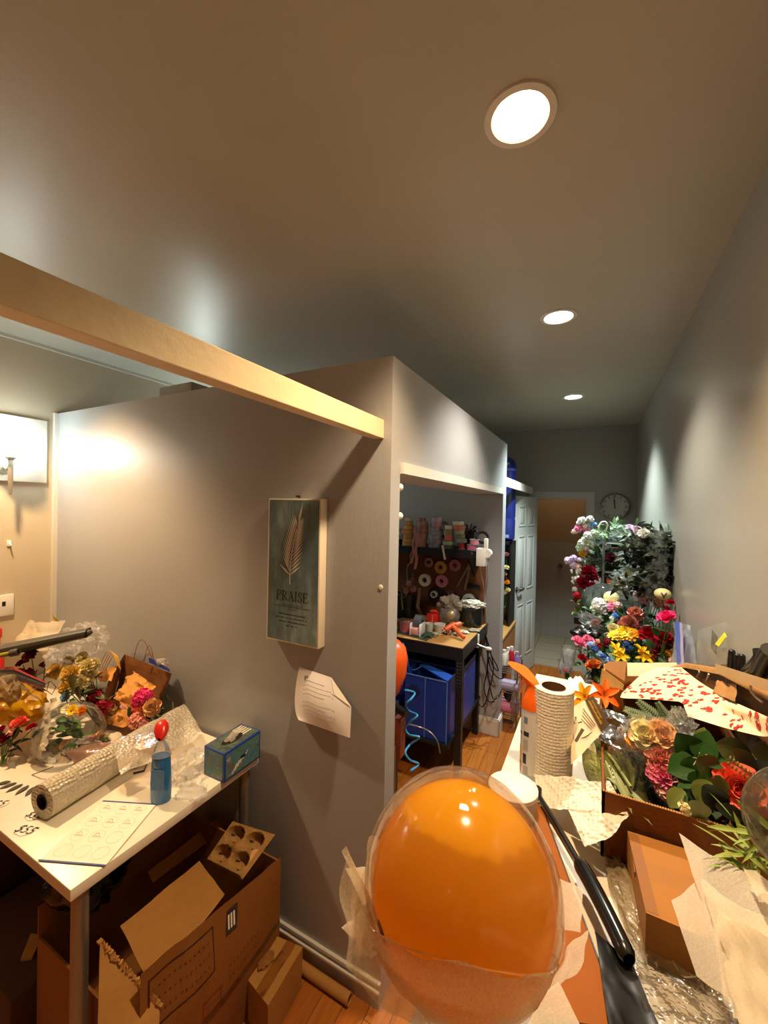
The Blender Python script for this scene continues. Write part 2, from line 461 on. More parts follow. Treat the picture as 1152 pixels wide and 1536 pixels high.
struct('floor', MB().bb(XL-.1, XR+.1, YN-.1, YF+.06, -.1, 0), wood_floor(), 'orange brown laminate plank floor')
LAMPS = [(-.18, 1.004), (-.177, 2.119), (-.178, 3.639), (-.18, -1.9), (-2.42, .72), (-2.0, -1.9)]
def ceiling():
    mb = MB(); cols = sorted({-.18, -2.42, -2.0}); xs = XL-.1; hw = .12
    def quad(x0, x1, y0, y1): mb.add([(x0, y0, ZC), (x1, y0, ZC), (x1, y1, ZC), (x0, y1, ZC)], [(3, 2, 1, 0)])
    for cx in cols:
        quad(xs, cx-hw, YN-.1, YF+.1)
        ys = YN-.1
        for (lx, ly) in sorted([l for l in LAMPS if abs(l[0]-cx) < .05], key=lambda q: q[1]):
            quad(cx-hw, cx+hw, ys, ly-hw)
            n = 32; vs = []
            for i in range(n):
                a = 2*pi*i/n; c, s = cos(a), sin(a); k = hw/max(abs(c), abs(s))
                vs += [(cx+c*k, ly+s*k, ZC), (lx+.066*c, ly+.066*s, ZC)]
            mb.add(vs, [(2*i, 2*i+1, (2*i+3) % (2*n), (2*i+2) % (2*n)) for i in range(n)])
            ys = ly+hw
        quad(cx-hw, cx+hw, ys, YF+.1); xs = cx+hw
    quad(xs, XR+.1, YN-.1, YF+.1)
    return mb
struct('ceiling', ceiling(), m_ceil, 'grey satin ceiling')
struct('wall_right', MB().bb(XR, XR+.1, YN-.1, YF+.1, 0, ZC), m_wallr)
struct('wall_left', MB().bb(XL-.1, XL, YN-.1, YF+.1, 0, ZC), m_left)
struct('wall_near', MB().bb(XL, XR, YN-.1, YN, 0, ZC), m_wall)
fw = MB(); DX0, DX1, DZ = -.612, -.075, 1.955
fw.bb(XL, DX0, YF, YF+.1, 0, ZC); fw.bb(DX1, XR, YF, YF+.1, 0, ZC); fw.bb(DX0, DX1, YF, YF+.1, DZ, ZC)
struct('wall_far', fw, m_wall)
struct('wall_partition', MB().bb(XL, XC, YP, YP2, 0, ZT), m_part, 'grey painted partition with the picture and taped paper')
struct('wall_cubicle', MB().bb(XL, XC, YB, YB2, 0, ZT), m_part)
hd = MB(); hd.bb(XC-.24, XC, YP2, YB, 1.955, ZT)
struct('wall_header', hd, m_part, 'grey boxed header over the work alcove')
hd = MB(); hd.bb(XC-.245, XC+.012, YP2+.004, YB-.002, 1.93, 1.972)
struct('trim_header', hd, m_trim, 'pale trim along the bottom of the header')
struct('trim_corner', MB().bb(XL, XL+.022, YP-.022, YP, 0, ZT), m_trim)
struct('trim_cornice', MB().bb(XL, XL+.012, YN, YF, ZC-.02, ZC), m_trim)
bs = MB(); bs.bb(XL, XC+.003, YP-.014, YP, 0, .066); bs.bb(XL, XC+.003, YP-.009, YP, .066, .08)
struct('baseboard_partition', bs, [mat('baseboard_grey', 'a8a4a2', .4, .1, 8), m_trim])
struct('trim_bead', MB().bb(XL, XC+.003, YP-.012, YP, .08, .09).bb(XL, XC+.003, YP-.02, YP-.012, .06, .068), m_trim)
bs = MB(); bs.bb(XC-.5, XC+.014, YB-.014, YB, 0, .12); bs.bb(XC, XC+.014, YB-.014, YB2+.014, 0, .12); bs.bb(XC-.5, XC+.010, YB-.01, YB2+.01, .12, .135)
struct('baseboard_cubicle', bs, m_trim)
struct('baseboard_right', MB().bb(XR-.014, XR, YN, YF, 0, .12), m_trim)
# beam from the partition corner towards the shop front
B0 = aty(576, 657, YP); bz0 = B0.z; bz1 = aty(576, 630, YP).z
struct('trim_beam', MB().bb(-.724, -.679, YN, YP, bz0-.002, bz1, bev=.002), mat('beam_paint', 'd8c6a4', .4, .12, 9, .15, 40), 'cream painted wooden beam fixed to the partition corner')
# plank that carries on from the header to the far wall
struct('trim_plank', MB().bb(XC-.022, XC, YB2, YF, 1.998, 2.074), m_trim, 'pale plank between cubicle wall and far wall')
# door casing + room behind
dc = MB(); dc.bb(DX1, DX1+.07, YF-.018, YF, 0, DZ); dc.bb(DX0-.07, DX0, YF-.018, YF, 0, DZ); dc.bb(DX0-.07, DX1+.07, YF-.018, YF, DZ, DZ+.07)
dc.bb(DX1-.014, DX1, YF, YF+.1, 0, DZ-.014); dc.bb(DX0, DX0+.014, YF, YF+.1, 0, DZ-.014); dc.bb(DX0, DX1, YF, YF+.1, DZ-.014, DZ)
dc.bb(DX1+.05, DX1+.071, YF-.026, YF-.017, 0, DZ+.05); dc.bb(DX0-.071, DX1+.071, YF-.026, YF-.017, DZ+.05, DZ+.071)
struct('trim_door', dc, painted('door_trim_paint', 'a9aaa6', .4, 0, .03))
m_tile, mp = tile_mat('floor_tile', 'a99a86', '6d6254', .33)
struct('floor_bathroom', MB().bb(-1.2, .6, YF+.06, 6.5, -.1, .012), m_tile)
m_wt, mp2 = tile_mat('wall_tile', 'a8a098', '9d968d', .22); mp2.inputs['Rotation'].default_value = (pi/2, 0, 0)
struct('wall_bathroom', MB().bb(-1.2, .6, 6.3, 6.4, 0, 1.36), m_wt)
struct('wall_bathroom_upper', MB().bb(-1.2, .6, 6.32, 6.42, 1.36, 2.5).bb(-1.3, -1.2, YF+.1, 6.4, 0, 2.5).bb(.6, .7, YF+.1, 6.4, 0, 2.5), mat('tan_wall', 'a58c6a', .5, .06, 3))
struct('ceiling_bathroom', MB().bb(-1.2, .6, YF+.1, 6.4, 2.5, 2.6), m_white)
# the open door
t = thing('door_1', 'white six panel door standing open at the far wall', 'door', (-.606, 4.965, .012)); t['kind'] = 'structure'
e0, e1 = V((-.606, 4.965, 0)), V((-.748, 4.375, 0)); dd = (e1-e0); DW = dd.length; dd.normalize()
DM = frame(e0+V((0, 0, .012)), dd, (0, 0, 1)); DH = 1.945     # local x along leaf, y up, z = normal
def door():
    mb = MB(); nrm = 1
    mb.box((DW/2, DH/2, 0), (DW, DH, .034), DM)
    mb2 = MB()
    cols = ((.09, .5*DW-.035), (.5*DW+.035, DW-.09))
    for (x0, x1) in cols:
        for (y0, y1) in ((.2, .78), (.93, 1.52), (1.62, 1.84)):
            for sg in (-1, 1):
                z = sg*.017
                for (a0, a1, b0, b1) in ((x0, x1, y0, y0+.014), (x0, x1, y1-.014, y1), (x0, x0+.014, y0, y1), (x1-.014, x1, y0, y1)):
                    mb2.box(((a0+a1)/2, (b0+b1)/2, z), (a1-a0, b1-b0, .012), DM, bev=.003)
                mb2.box(((x0+x1)/2, (y0+y1)/2, z), (x1-x0-.07, y1-y0-.07, .01), DM, bev=.004)
    return mb, mb2
a, b = door()
m_door = mat('door_paint', 'bcbebb', .4, .03)
part('leaf', a, m_door, t, smooth=False); part('panel_moulding', b, m_door, t)
hnd = MB()
for sg in (-1, 1):
    hnd.cyl(DM @ V((DW-.06, .96, sg*.017)), DM @ V((DW-.06, .96, sg*.026)), .026)
    hnd.cyl(DM @ V((DW-.06, .96, sg*.02)), DM @ V((DW-.06, .96, sg*.06)), .009)
    hnd.tube([DM @ V((DW-.06, .96, sg*.055)), DM @ V((DW-.11, .955, sg*.058)), DM @ V((DW-.17, .965, sg*.055))], .009, 8)
hnd.box((DW, .96, 0), (.004, .06, .02), DM)
part('door_handle', hnd, mat('dark_nickel', '6d6a66', .3, .1, 20, metal=.9), t, 'dark metal lever handle')

# ------------------------------------------------------------------ lamps
WARM, NEUT, COOL = (1, .70, .40), (1, .90, .74), (.86, 1, .94)
LUM = dict(warm=(WARM, 1.0), neut=(NEUT, 1.0), cool=(COOL, 1.0))
def downlight(x, y, tone, power, label, r=.058, tilt=0):
    t = thing('recessed_downlight', label, 'ceiling light', (x, y, ZC), 'recessed ceiling lights')
    mb = MB().lathe([(.064, .008), (.062, -.001), (.066, -.006), (.082, -.005), (.084, -.001), (.084, .0)], (x, y, ZC), 40, caps=False)
    part('trim_ring', mb, m_trim, t)
    mb = MB().lathe([(.064, .0), (.060, .03), (.058, .045), (.056, .046)], (x, y, ZC), 40, caps=False)
    part('reflector', mb, mat('lamp_reflector', 'e8dcc4', .35, .02), t)
    mb = MB().lathe([(.0001, .028), (.03, .029), (.046, .034), (.055, .044)], (x, y, ZC), 40, caps=False)
    col = {'warm': WARM, 'amber': (1, .64, .32), 'neut': NEUT, 'cool': COOL}[tone]
    part('diffuser', mb, glow('glow_%s' % tone, col, 60), t)
    # the lamp's own beam: a wide reflector lamp with a clear cut-off
    ld = bpy.data.lights.new('lamp_beam', 'SPOT'); ld.energy = power*.119*1.05; ld.color = col; ld.spot_size = radians(110); ld.spot_blend = .65; ld.shadow_soft_size = .045
    lo = bpy.data.objects.new('lamp_beam', ld); COL.objects.link(lo); lo.parent = t; lo.location = (0, 0, -.008)
    return t
downlight(*LAMPS[0], 'warm', 900, 'large warm yellow recessed light nearest the camera')
downlight(*LAMPS[1], 'neut', 800, 'white recessed light midway along the corridor ceiling')
downlight(*LAMPS[2], 'cool', 1700, 'small white recessed light nearest the far wall')
downlight(*LAMPS[3], 'warm', 600, 'added unseen warm fill light by the front wall')  # added behind the camera as front fill, no lamp seen there
downlight(*LAMPS[4], 'amber', 1250, 'warm recessed light above the flower table')
downlight(*LAMPS[5], 'warm', 400, 'added unseen warm fill light above the shop side')  # added out of view to lift the ambient light
# wall sconces on the left wall
def sconce(y, label, power):
    t = thing('wall_sconce', label, 'wall light', (XL, y, 1.86), 'white globe wall lights')
    mb = MB().lathe([(.0001, .0), (.035, .004), (.066, .022), (.084, .06), (.080, .11), (.06, .145), (.03, .163), (.0001, .168)], (XL+.11, y, 2.035), 28)
    part('globe', mb, glow('glow_sconce%g' % power, COOL, power), t)
    mb = MB().lathe([(.004, -.21), (.007, -.2), (.009, -.15), (.011, -.14), (.012, -.02), (.026, -.005), (.03, .004), (.02, .006)], (XL+.11, y, 2.04), 20)
    mb.tube([(XL+.11, y, 1.99), (XL+.07, y, 1.97), (XL+.026, y, 1.985)], .007, 8); mb.cyl((XL+.02, y, 1.985), (XL+.028, y, 1.985), .035)
    part('stem', mb, mat('sconce_metal', '8a8276', .4, .1), t, 'dark metal stem')
sconce(1.03, 'white glowing globe lamp on white board at the left wall', 24)
sconce(2.25, 'white glowing globe lamp behind the partition', 40)
mb = MB().bb(XL, XL+.02, .55, 1.234, 1.909, 2.283, bev=.002)
solo('mounted_board', mb, mat('board_white', 'e6e4da', .25, .03), 'white rectangular board on the left wall behind the glowing lamp', 'board')
# dim warm bulb in the bathroom
t = thing('bathroom_lamp', 'dim amber lamp on the bathroom ceiling', 'ceiling light', (-.35, 5.75, 2.5))
part('shade', MB().lathe([(.07, 0), (.09, -.03), (.07, -.07), (.0001, -.085)], (-.35, 5.75, 2.5), 24), glow('glow_bath', (1, .74, .46), 20), t)
part('base_plate', MB().cyl((-.35, 5.75, 2.485), (-.35, 5.75, 2.5), .1), m_white, t)

# ------------------------------------------------------------------ camera and view
cam = bpy.data.cameras.new('camera'); cam.sensor_fit = 'HORIZONTAL'; cam.sensor_width = 36; cam.lens = F/1152*36
cam.clip_start = .02; cam.clip_end = 50
co = bpy.data.objects.new('camera', cam); COL.objects.link(co)
co.matrix_world = Matrix(((RGT.x, -DWN.x, -FWD.x, 0), (RGT.y, -DWN.y, -FWD.y, 0), (RGT.z, -DWN.z, -FWD.z, H), (0, 0, 0, 1)))
SC.camera = co
w = bpy.data.worlds.new('world'); SC.world = w; w.use_nodes = True
w.node_tree.nodes['Background'].inputs[0].default_value = (.05, .05, .05, 1)
vs = SC.view_settings; vs.view_transform = 'Standard'; vs.look = 'None'; vs.gamma = 1; vs.use_curve_mapping = False
vs.exposure = 0.26
SC.cycles.max_bounces = 10; SC.cycles.diffuse_bounces = 5; SC.cycles.transparent_max_bounces = 16
SC.cycles.caustics_reflective = False; SC.cycles.caustics_refractive = False; SC.cycles.sample_clamp_indirect = 6
SC.cycles.use_denoising = True
# ================================================================== left: white flower table
rnd = random.Random(5)
TZ = .75
m_card = mat('cardboard', 'a8793f', .8, .1, 30, .1, 120, spec=.2)
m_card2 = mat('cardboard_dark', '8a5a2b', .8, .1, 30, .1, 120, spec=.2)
m_cardin = mat('cardboard_inside', 'b5854a', .8, .1, 30, .1, 120, spec=.2)
m_kraft = mat('kraft_paper', 'b07a3e', .75, .08, 18, .15, 50, spec=.25)
m_kraftd = mat('kraft_paper_brown', '8b5a30', .75, .1, 18, .15, 50, spec=.25)
m_ink = mat('black_ink', '15130f', .6, .05)
m_grey_ink = mat('grey_ink', '8f8878', .7, .05)
m_paper = mat('white_paper', 'efe9dc', .7, .03, spec=.2)
m_black = mat('black_plastic', '0e0e0f', .35, .2)
m_steel = mat('grey_metal', '8b8780', .35, .05, metal=.7)
m_clear = film('clear_plastic', body=.16, rough=.14, edge=.55, bump=.3, bscale=45)
m_clearsm = film('clear_plastic_smooth', body=.03, rough=.04)
m_bubble = film('bubble_wrap_film', body=.62, rough=.34, edge=.4, bump=.35, voronoi=95, bodycol='efe6d2')
m_tissue = tissue('tissue_paper'); m_tissue2 = tissue('tissue_dense', 'efe4cd', .12)
def sheet(pts4, mb=None, nu=12, nv=12, amp=.0, freq=6, seed=0, sag=0, n=None):
    """a bent sheet spanning four corner points (a, b along u; d, c opposite), gently crumpled"""
    mb = mb or MB(); a, b, c, d = [V(p) for p in pts4]
    nn = V(n) if n is not None else (b-a).cross(d-a).normalized()
    o = V((seed*5.3, seed*2.1, seed*9.7))
    def fn(u, v):
        p = (a*(1-u)+b*u)*(1-v) + (d*(1-u)+c*u)*v
        k = amp*(noise.noise(p*freq+o) + .6*noise.noise(p*freq*2.2+o) + .5*(abs(noise.noise(p*freq*4+o))-.25))
        return p + nn*(k - sag*4*u*(1-u)*v*(1-v))
    return mb.grid(fn, nu, nv)
t = thing('table', 'white topped table against the partition holding flowers and bubble wrap', 'table', (-2.1, .93, 0))
part('tabletop', MB().bb(XL+.015, -1.232, .58, 1.272, TZ-.034, TZ, bev=.003), mat('white_laminate', 'e8e0cf', .3, .02), t)
for (x, y) in ((-1.268, .622), (-1.285, 1.247), (-2.9, .622), (-2.9, 1.247)):
    part('leg', MB().cyl((x, y, 0), (x, y, TZ-.034), .022), m_steel, t)
# bubble wrap roll
C0, C1 = atz(63, 1203, TZ+.057), atz(270, 1079, TZ+.057); ax = (C1-C0).normalized()
t = thing('bubble_wrap_roll', 'big clear bubble wrap roll lying across the white table', 'bubble wrap', (C0+C1)/2-V((0, 0, .057)))
mb = MB()
L = (C1-C0).length; q = ax.to_track_quat('Z', 'Y').to_matrix()
def rfn(u, v):
    a = 2*pi*u; r = .056*(1+.03*noise.noise(V((cos(a)*2, sin(a)*2, v*9))))
    return C0 + ax*(L*v) + q @ V((r*cos(a), r*sin(a), 0))
mb.grid(rfn, 40, 24, closeu=True); mb.ring(C0+ax*.002, ax, .056, .024, .004, 40); mb.ring(C1, ax, .056, .024, .004, 40)
def bubblewrap():
    m, nt, out = newmat('bubble_wrap')
    b = N(nt, 'ShaderNodeBsdfPrincipled', Roughness=.28); b.inputs['Base Color'].default_value = lin('c9bfa8')
    b.inputs['Specular IOR Level'].default_value = .8
    tc = N(nt, 'ShaderNodeTexCoord'); vo = N(nt, 'ShaderNodeTexVoronoi', Scale=85, Randomness=.35)
    nt.links.new(tc.outputs['Object'], vo.inputs['Vector'])
    bp = N(nt, 'ShaderNodeBump', Strength=.9, Distance=.008, invert=True)
    nt.links.new(vo.outputs['Distance'], bp.inputs['Height']); nt.links.new(bp.outputs['Normal'], b.inputs['Normal'])
    nt.links.new(b.outputs[0], out.inputs[0]); return m
m_bw = bubblewrap()
part('roll', mb, m_bw, t)
part('core', MB().ring(C0+ax*L*.5, ax, .0255, .0225, L+.004, 32).cyl(C0+ax*L*.45, C0+ax*L*.46, .0225), mat('core_card', '2e2013', .8, .1), t, 'dark hollow core')
# loose tail of bubble wrap over the far half of the roll
def tail(u, v):
    p = C0 + ax*(L*(.42+.62*u)); top = p+V((0, 0, .062))
    out = V((.86, -.28, 0)).normalized()
    w = .05 + (.10+.08*u)*v*(1.0)
    z = .062 - .05*v + .012*noise.noise(V((u*4, v*4, 1.7))) + .006*sin(u*14)*v
    q2 = p + out*(w*(1 if v > 0 else .0)) + V((0, 0, z)); k = min(1, v*3)
    return top*(1-k) + q2*k
solo('bubble_wrap_sheet', MB().grid(tail, 40, 20), m_bubble, 'loose sheet of bubble wrap hanging off the big roll', 'bubble wrap')
sh = MB()
def tail2(u, v):
    p = (atz(96, 1128, TZ+.09)*(1-u) + atz(240, 1092, TZ+.13)*u)*(1-v) + (atz(112, 1145, TZ+.05)*(1-u)+atz(238, 1116, TZ+.125)*u)*v
    return p + V((0, 0, .012*noise.noise(V((u*5, v*3, 4.4)))))
solo('pink_film', sh.grid(tail2, 26, 8), film('pink_film', tint='f7d9d2', body=.5, bodycol='e8c0b4', bump=.6, bscale=30), 'pinkish clear film tucked along the back of the bubble wrap roll', 'plastic film')
# spray bottle
B = atz(241, 1201, TZ); t = thing('spray_bottle', 'blue glass cleaner spray bottle with red trigger head', 'spray bottle', B)
fx = V((.85, .52, 0)).normalized()
def flatlathe(prof, c, sx=.88, sy=.62, n=28):
    mb = MB(); M = Matrix.Translation(c) @ frame((0, 0, 0), fx, fx.cross(V((0, 0, 1)))*-1) @ Matrix.Diagonal((sx, sy, 1, 1))
    return mb.lathe(prof, (0, 0, 0), n, M=M)
part('liquid_body', flatlathe([(.001, .001), (.036, .001), (.040, .008), (.0405, .06), (.038, .10), (.036, .150), (.034, .162), (.001, .163)], B), mat('blue_liquid', '1f6aa6', .15, .2, 20, coat=.6), t, 'blue liquid filled lower bottle')
part('clear_shoulder', flatlathe([(.034, .162), (.030, .178), (.023, .198), (.017, .213), (.0145, .225)], B, 1, .72), film('bottle_clear', body=.25, rough=.05, bodycol='d8dce0'), t)
part('collar', flatlathe([(.016, .219), (.017, .222), (.0165, .24), (.012, .242)], B, 1, 1), mat('white_cap', 'e0d8d0', .4, .03), t)
hx = V((.72, -.69, 0)).normalized()
M = Matrix.Translation(B+V((0, 0, .240))) @ frame((0, 0, 0), hx, hx.cross(V((0, 0, 1)))*-1) @ Matrix.Diagonal((1, 1.5, 1.35, 1))
hd = MB()
def headfn(u, v):
    a = 2*pi*u; s = sin(pi*min(1, max(0, .02+.96*v)))**.55; x = -.030+.072*v
    return M @ V((x+.004*cos(a), .016*s*cos(a), .014+.010*v-.012*v*v*2 + .021*s*sin(a)*(1-.25*v)))
hd.grid(headfn, 20, 14, closeu=True)
part('trigger_head', hd, mat('red_plastic', 'c81f18', .3, .04), t, 'red trigger head')
part('trigger', MB().tube([M @ V((-.022, 0, .006)), M @ V((-.030, 0, -.012)), M @ V((-.034, 0, -.034))], .0045, 8, .7), mat('red_plastic', 'c81f18', .3, .04), t)
part('nozzle', MB().cyl(M @ V((-.03, 0, .014)), M @ V((-.042, 0, .015)), .008), mat('red_plastic', 'c81f18', .3, .04), t)
lb = MB(); LM = frame(B+V((0, 0, .09))-fx.cross(V((0, 0, 1)))*-1*0+fx.cross(V((0, 0, 1)))*.0255, fx, (0, 0, 1))
part('label', MB().box((0, 0, 0), (.045, .07, .001), LM), mat('bottle_label', '2f6aa0', .3, .5, 60), t, 'blue printed label')
# glove box
t = thing('glove_box', 'blue printed disposable glove box at the table corner by the partition', 'glove box', (-1.272, 1.17, TZ))
gx0, gx1, gy0, gy1, gz = -1.326, -1.216, 1.076, 1.262, TZ+.112
part('carton', MB().bb(gx0, gx1, gy0, gy1, TZ, gz, bev=.001), mat('carton_blue', '1f3f86', .4, .1), t)
def printmat(name, cols, scale):
    m, nt, out = newmat(name); b = N(nt, 'ShaderNodeBsdfPrincipled', Roughness=.35)
    tc = N(nt, 'ShaderNodeTexCoord'); nz = N(nt, 'ShaderNodeTexNoise', Scale=scale, Detail=2, Distortion=1.2)
    nt.links.new(tc.outputs['Object'], nz.inputs['Vector']); cr = N(nt, 'ShaderNodeValToRGB'); cr.color_ramp.interpolation = 'B_SPLINE'
    e = cr.color_ramp.elements; e[0].position = .25; e[0].color = lin(cols[0]); e[1].position = .75; e[1].color = lin(cols[-1])
    for i, c in enumerate(cols[1:-1]):
        k = e.new(.25+.5*(i+1)/(len(cols)-1)); k.color = lin(c)
    nt.links.new(nz.outputs['Fac'], cr.inputs[0]); nt.links.new(cr.outputs[0], b.inputs['Base Color']); nt.links.new(b.outputs[0], out.inputs[0]); return m
pm = printmat('glove_print', ['27365e', '3a6f86', '587a8a', '3c7a4a', '6b3a6a', '9db4c0'], 22)
pr = MB(); pr.bb(gx1, gx1+.0008, gy0+.008, gy1-.008, TZ+.008, gz-.01); pr.bb(gx0+.008, gx1-.008, gy0-.0008, gy0, TZ+.008, gz-.01)
part('printed_panel', pr, pm, t, 'printed artwork panel')
tp = MB(); tp.bb(gx0+.006, gx1-.006, gy0+.006, gy1-.006, gz, gz+.0006)
part('top_panel', tp, printmat('glove_top', ['2a2f30', '3b4a44', '58685f', '31473a'], 30), t)
st = MB()
for k in range(5): st.box((gx0+.03+k*.004, gy1-.045+k*.0, gz+.001), (.004, .05, .0006), R=Euler((0, 0, -.35)).to_matrix(), M=None) if False else st.box((gx0+.016+k*.013, gy1-.036, gz+.001), (.006, .05, .0006))
part('stripe_print', st, mat('stripe_white', 'd9d3c4', .4, .05), t, smooth=False)
pw = MB()
for k in range(6): pw.box((gx1+.0012, gy0+.05+.012*k, TZ+.028+.011*k*.6), (.0006, .004, .04-.004*k), R=Euler((radians(-35), 0, 0)).to_matrix())
part('white_print', pw, mat('stripe_white', 'd9d3c4', .4, .05), t, smooth=False)
part('dark_print', MB().box((gx1+.0014, gy0+.092, TZ+.056), (.0006, .026, .012)), mat('print_navy', '14204e', .4, .05), t)
part('opening', MB().lathe([(.0001, 0), (.026, 0)], (0, 0, 0), 24, caps=False, M=Matrix.Translation((gx0+.058, gy0+.085, gz+.0015)) @ Matrix.Diagonal((.9, 1.9, 1, 1))), m_black, t)
solo('protruding_glove', sheet([(gx0+.04, gy0+.05, gz+.002), (gx0+.078, gy0+.06, gz+.004), (gx0+.082, gy0+.125, gz+.036), (gx0+.04, gy0+.115, gz+.02)], None, 14, 14, .012, 40, 3, -.02), film('glove_film', body=.55, bump=.4, bodycol='e8ded0'), 'translucent glove pulled halfway out of the blue glove box', 'glove')
# clear bags beside the bottle
P = atz(284, 1148, TZ+.035)
solo('crumpled_plastic_bag', MB().lump(P, (.05, .07, .045), .5, 2.4, 4, 4, TZ+.001), m_clear, 'crumpled clear plastic bag beside the blue glove box', 'plastic bag')
P = atz(289, 1185, TZ+.008)
solo('flat_plastic_bag', MB().lump(P, (.055, .04, .014), .5, 2.0, 9, 4, TZ+.001), m_clear, 'small flattened clear plastic bag near the table edge', 'plastic bag')
# printed sheet of logo stickers
S = [atz(*p, TZ+.002) for p in ((58, 1291), (158, 1299), (235, 1206), (156, 1201))]
t = thing('sticker_sheet', 'white sheet of round logo stickers at the table edge', 'sticker sheet', (S[0]+S[2])/2)
part('paper', MB().poly(S, (0, 0, .0008)), m_paper, t, smooth=False)
SU, SVv = (S[1]-S[0]), (S[3]-S[0])
def onS(u, v, h=.0012): return (S[0]*(1-u)+S[1]*u)*(1-v) + (S[3]*(1-u)+S[2]*u)*v + V((0, 0, h))
rg = MB(); sq = MB()
for r in range(4):
    for c in range(3):
        ctr = (.2+.29*c, .16+.235*r)
        ring = lambda rr, h: [onS(ctr[0]+rr*cos(a*pi/12), ctr[1]+rr*.82*sin(a*pi/12), h) for a in range(24)]
        o, i = ring(.115, .0013), ring(.109, .0013)
        rg.add(o+i, [(k, (k+1) % 24, 24+(k+1) % 24, 24+k) for k in range(24)])
        if r > 1 or (r == 1 and c < 2):
            for (a0, b0, a1, b1) in ((-.06, .02, -.02, .05), (-.02, .05, .02, .02), (-.07, -.02, -.045, .005), (-.035, -.02, -.02, .01), (-.008, -.02, .008, .004), (.02, -.02, .035, .008), (.045, -.02, .07, -.005)):
                sq.tube([onS(ctr[0]+a0, ctr[1]+b0, .0013), onS(ctr[0]+(a0+a1)/2, ctr[1]+(b0+b1)/2+.006, .0013), onS(ctr[0]+a1, ctr[1]+b1, .0013)], .0007, 4)
        else:
            d = ring(.10, .0012); sq2 = d
part('sticker_rings', rg, mat('ring_ink', 'd2c8b4', .7, .02), t, smooth=False)
part('logo_print', sq, m_grey_ink, t)
for v0 in (0.0, .985):
    part('blue_edge', MB().poly([onS(-.01, v0-.008, .0014), onS(1.0, v0-.008, .0014), onS(1.0, v0+.012, .0014), onS(-.01, v0+.012, .0014)], (0, 0, .0006)), mat('blue_edge', '3a4f8c', .5, .05), t, 'blue end strip', smooth=False)
part('cut_line', MB().poly([onS(1.0, 0, .0012), onS(1.008, 0, .0012), onS(1.008, 1, .0012), onS(1.0, 1, .0012)]), m_grey_ink, t)
# price tags
def price(px, py, txt, ang, size, label):
    p = atz(px, py, TZ+.0012); t = thing('price_tag', label, 'price tag', p, 'price tags on the white table')
    d = V((cos(ang), sin(ang), 0)); M = frame(p, d, V((-sin(ang), cos(ang), 0)))
    w, h = size*1.25, size*.62; n = 20
    pts = [M @ V((w*.62*cos(a*2*pi/n)*(1+.12*sin(3*a)), h*.85*sin(a*2*pi/n)*(1+.1*cos(2*a)), 0)) for a in range(n)]
    part('card', MB().poly(pts, (0, 0, .0008)), m_paper, t, smooth=False)
    part('price', textmb(MB(), txt, size, M @ T(0, 0, .0014), .0002, shear=.25), m_ink, t, smooth=False)
price(38, 1245, '$55', .30, .042, 'cut out price tag reading $55 nearest the table corner')
price(50, 1224, '$55', .12, .036, 'price tag half under the end of the bubble wrap roll')
price(-2, 1206, '$5', .5, .040, 'price tag cut off by the photo edge on the white table')

# ---- brown carrier bag leaning on the partition, with crumpled paper inside
t = thing('paper_bag', 'brown kraft carrier bag slumped against the partition', 'paper bag', atz(190, 1085, TZ))
bk = MB()
A = [aty(187, 981, 1.272), aty(257, 1010, 1.272), aty(241, 1062, 1.262), aty(166, 1072, 1.255)]
sheet([A[3], A[2], A[1], A[0]], bk, 14, 14, .008, 12, 2)
fr = [aty(163, 1020, 1.17), aty(240, 1042, 1.16), aty(204, 1096, 1.10), aty(150, 1084, 1.09)]
sheet([A[0], fr[0], fr[3], A[3]], bk, 8, 12, .006, 14, 4); sheet([A[1], fr[1], A[2]+V((0, -.03, 0)), A[2]], bk, 8, 10, .006, 14, 6)
part('panels', bk.floor(TZ+.003), m_kraftd, t)
fb = MB(); sheet([fr[3], fr[2], aty(232, 1062, 1.14), aty(160, 1052, 1.13)], fb, 12, 8, .012, 14, 8)
part('front_fold', fb.floor(TZ+.004), m_kraft, t)
def arc(a, b, top, n=14): return [V(a)*(1-k/n)**2+V(top)*2*(k/n)*(1-k/n)+V(b)*(k/n)**2 for k in range(n+1)]
part('handle', MB().tube(arc(aty(201, 988, 1.27), aty(228, 990, 1.27), aty(211, 930, 1.26)), .0016, 6), m_kraftd, t)
part('handle', MB().tube(arc(aty(216, 992, 1.25), aty(231, 994, 1.25), aty(224, 944, 1.24)), .0016, 6), m_kraftd, t)
cp = MB(); sheet([aty(154, 1084, 1.08), aty(186, 1092, 1.07), aty(234, 1030, 1.20), aty(194, 1004, 1.23)], cp, 26, 26, .035, 16, 12, -.03)
solo('crumpled_kraft_paper', cp.floor(TZ+.005), mat('kraft_light', 'c98f47', .7, .08, 18, .1, 60, spec=.3), 'crumpled golden kraft paper bulging out of the carrier bag', 'wrapping paper', angle=25)
P = aty(243, 998, 1.24); pk = MB().lump(P+V((0, 0, .012)), (.034, .02, .02), .35, 2, 5, 3)
t = thing('foil_packet', 'clear and blue plastic packet on the rim of the brown carrier bag', 'packet', P)
part('pouch', pk, film('packet_film', body=.45, bump=.5, bodycol='d8d2cc'), t)
part('blue_band', sheet([aty(223, 986, 1.225), aty(256, 1004, 1.225), aty(256, 1008, 1.222), aty(224, 994, 1.222)], None, 12, 4, .006, 30, 3), mat('blue_band', '1c2c80', .35, .1), t)

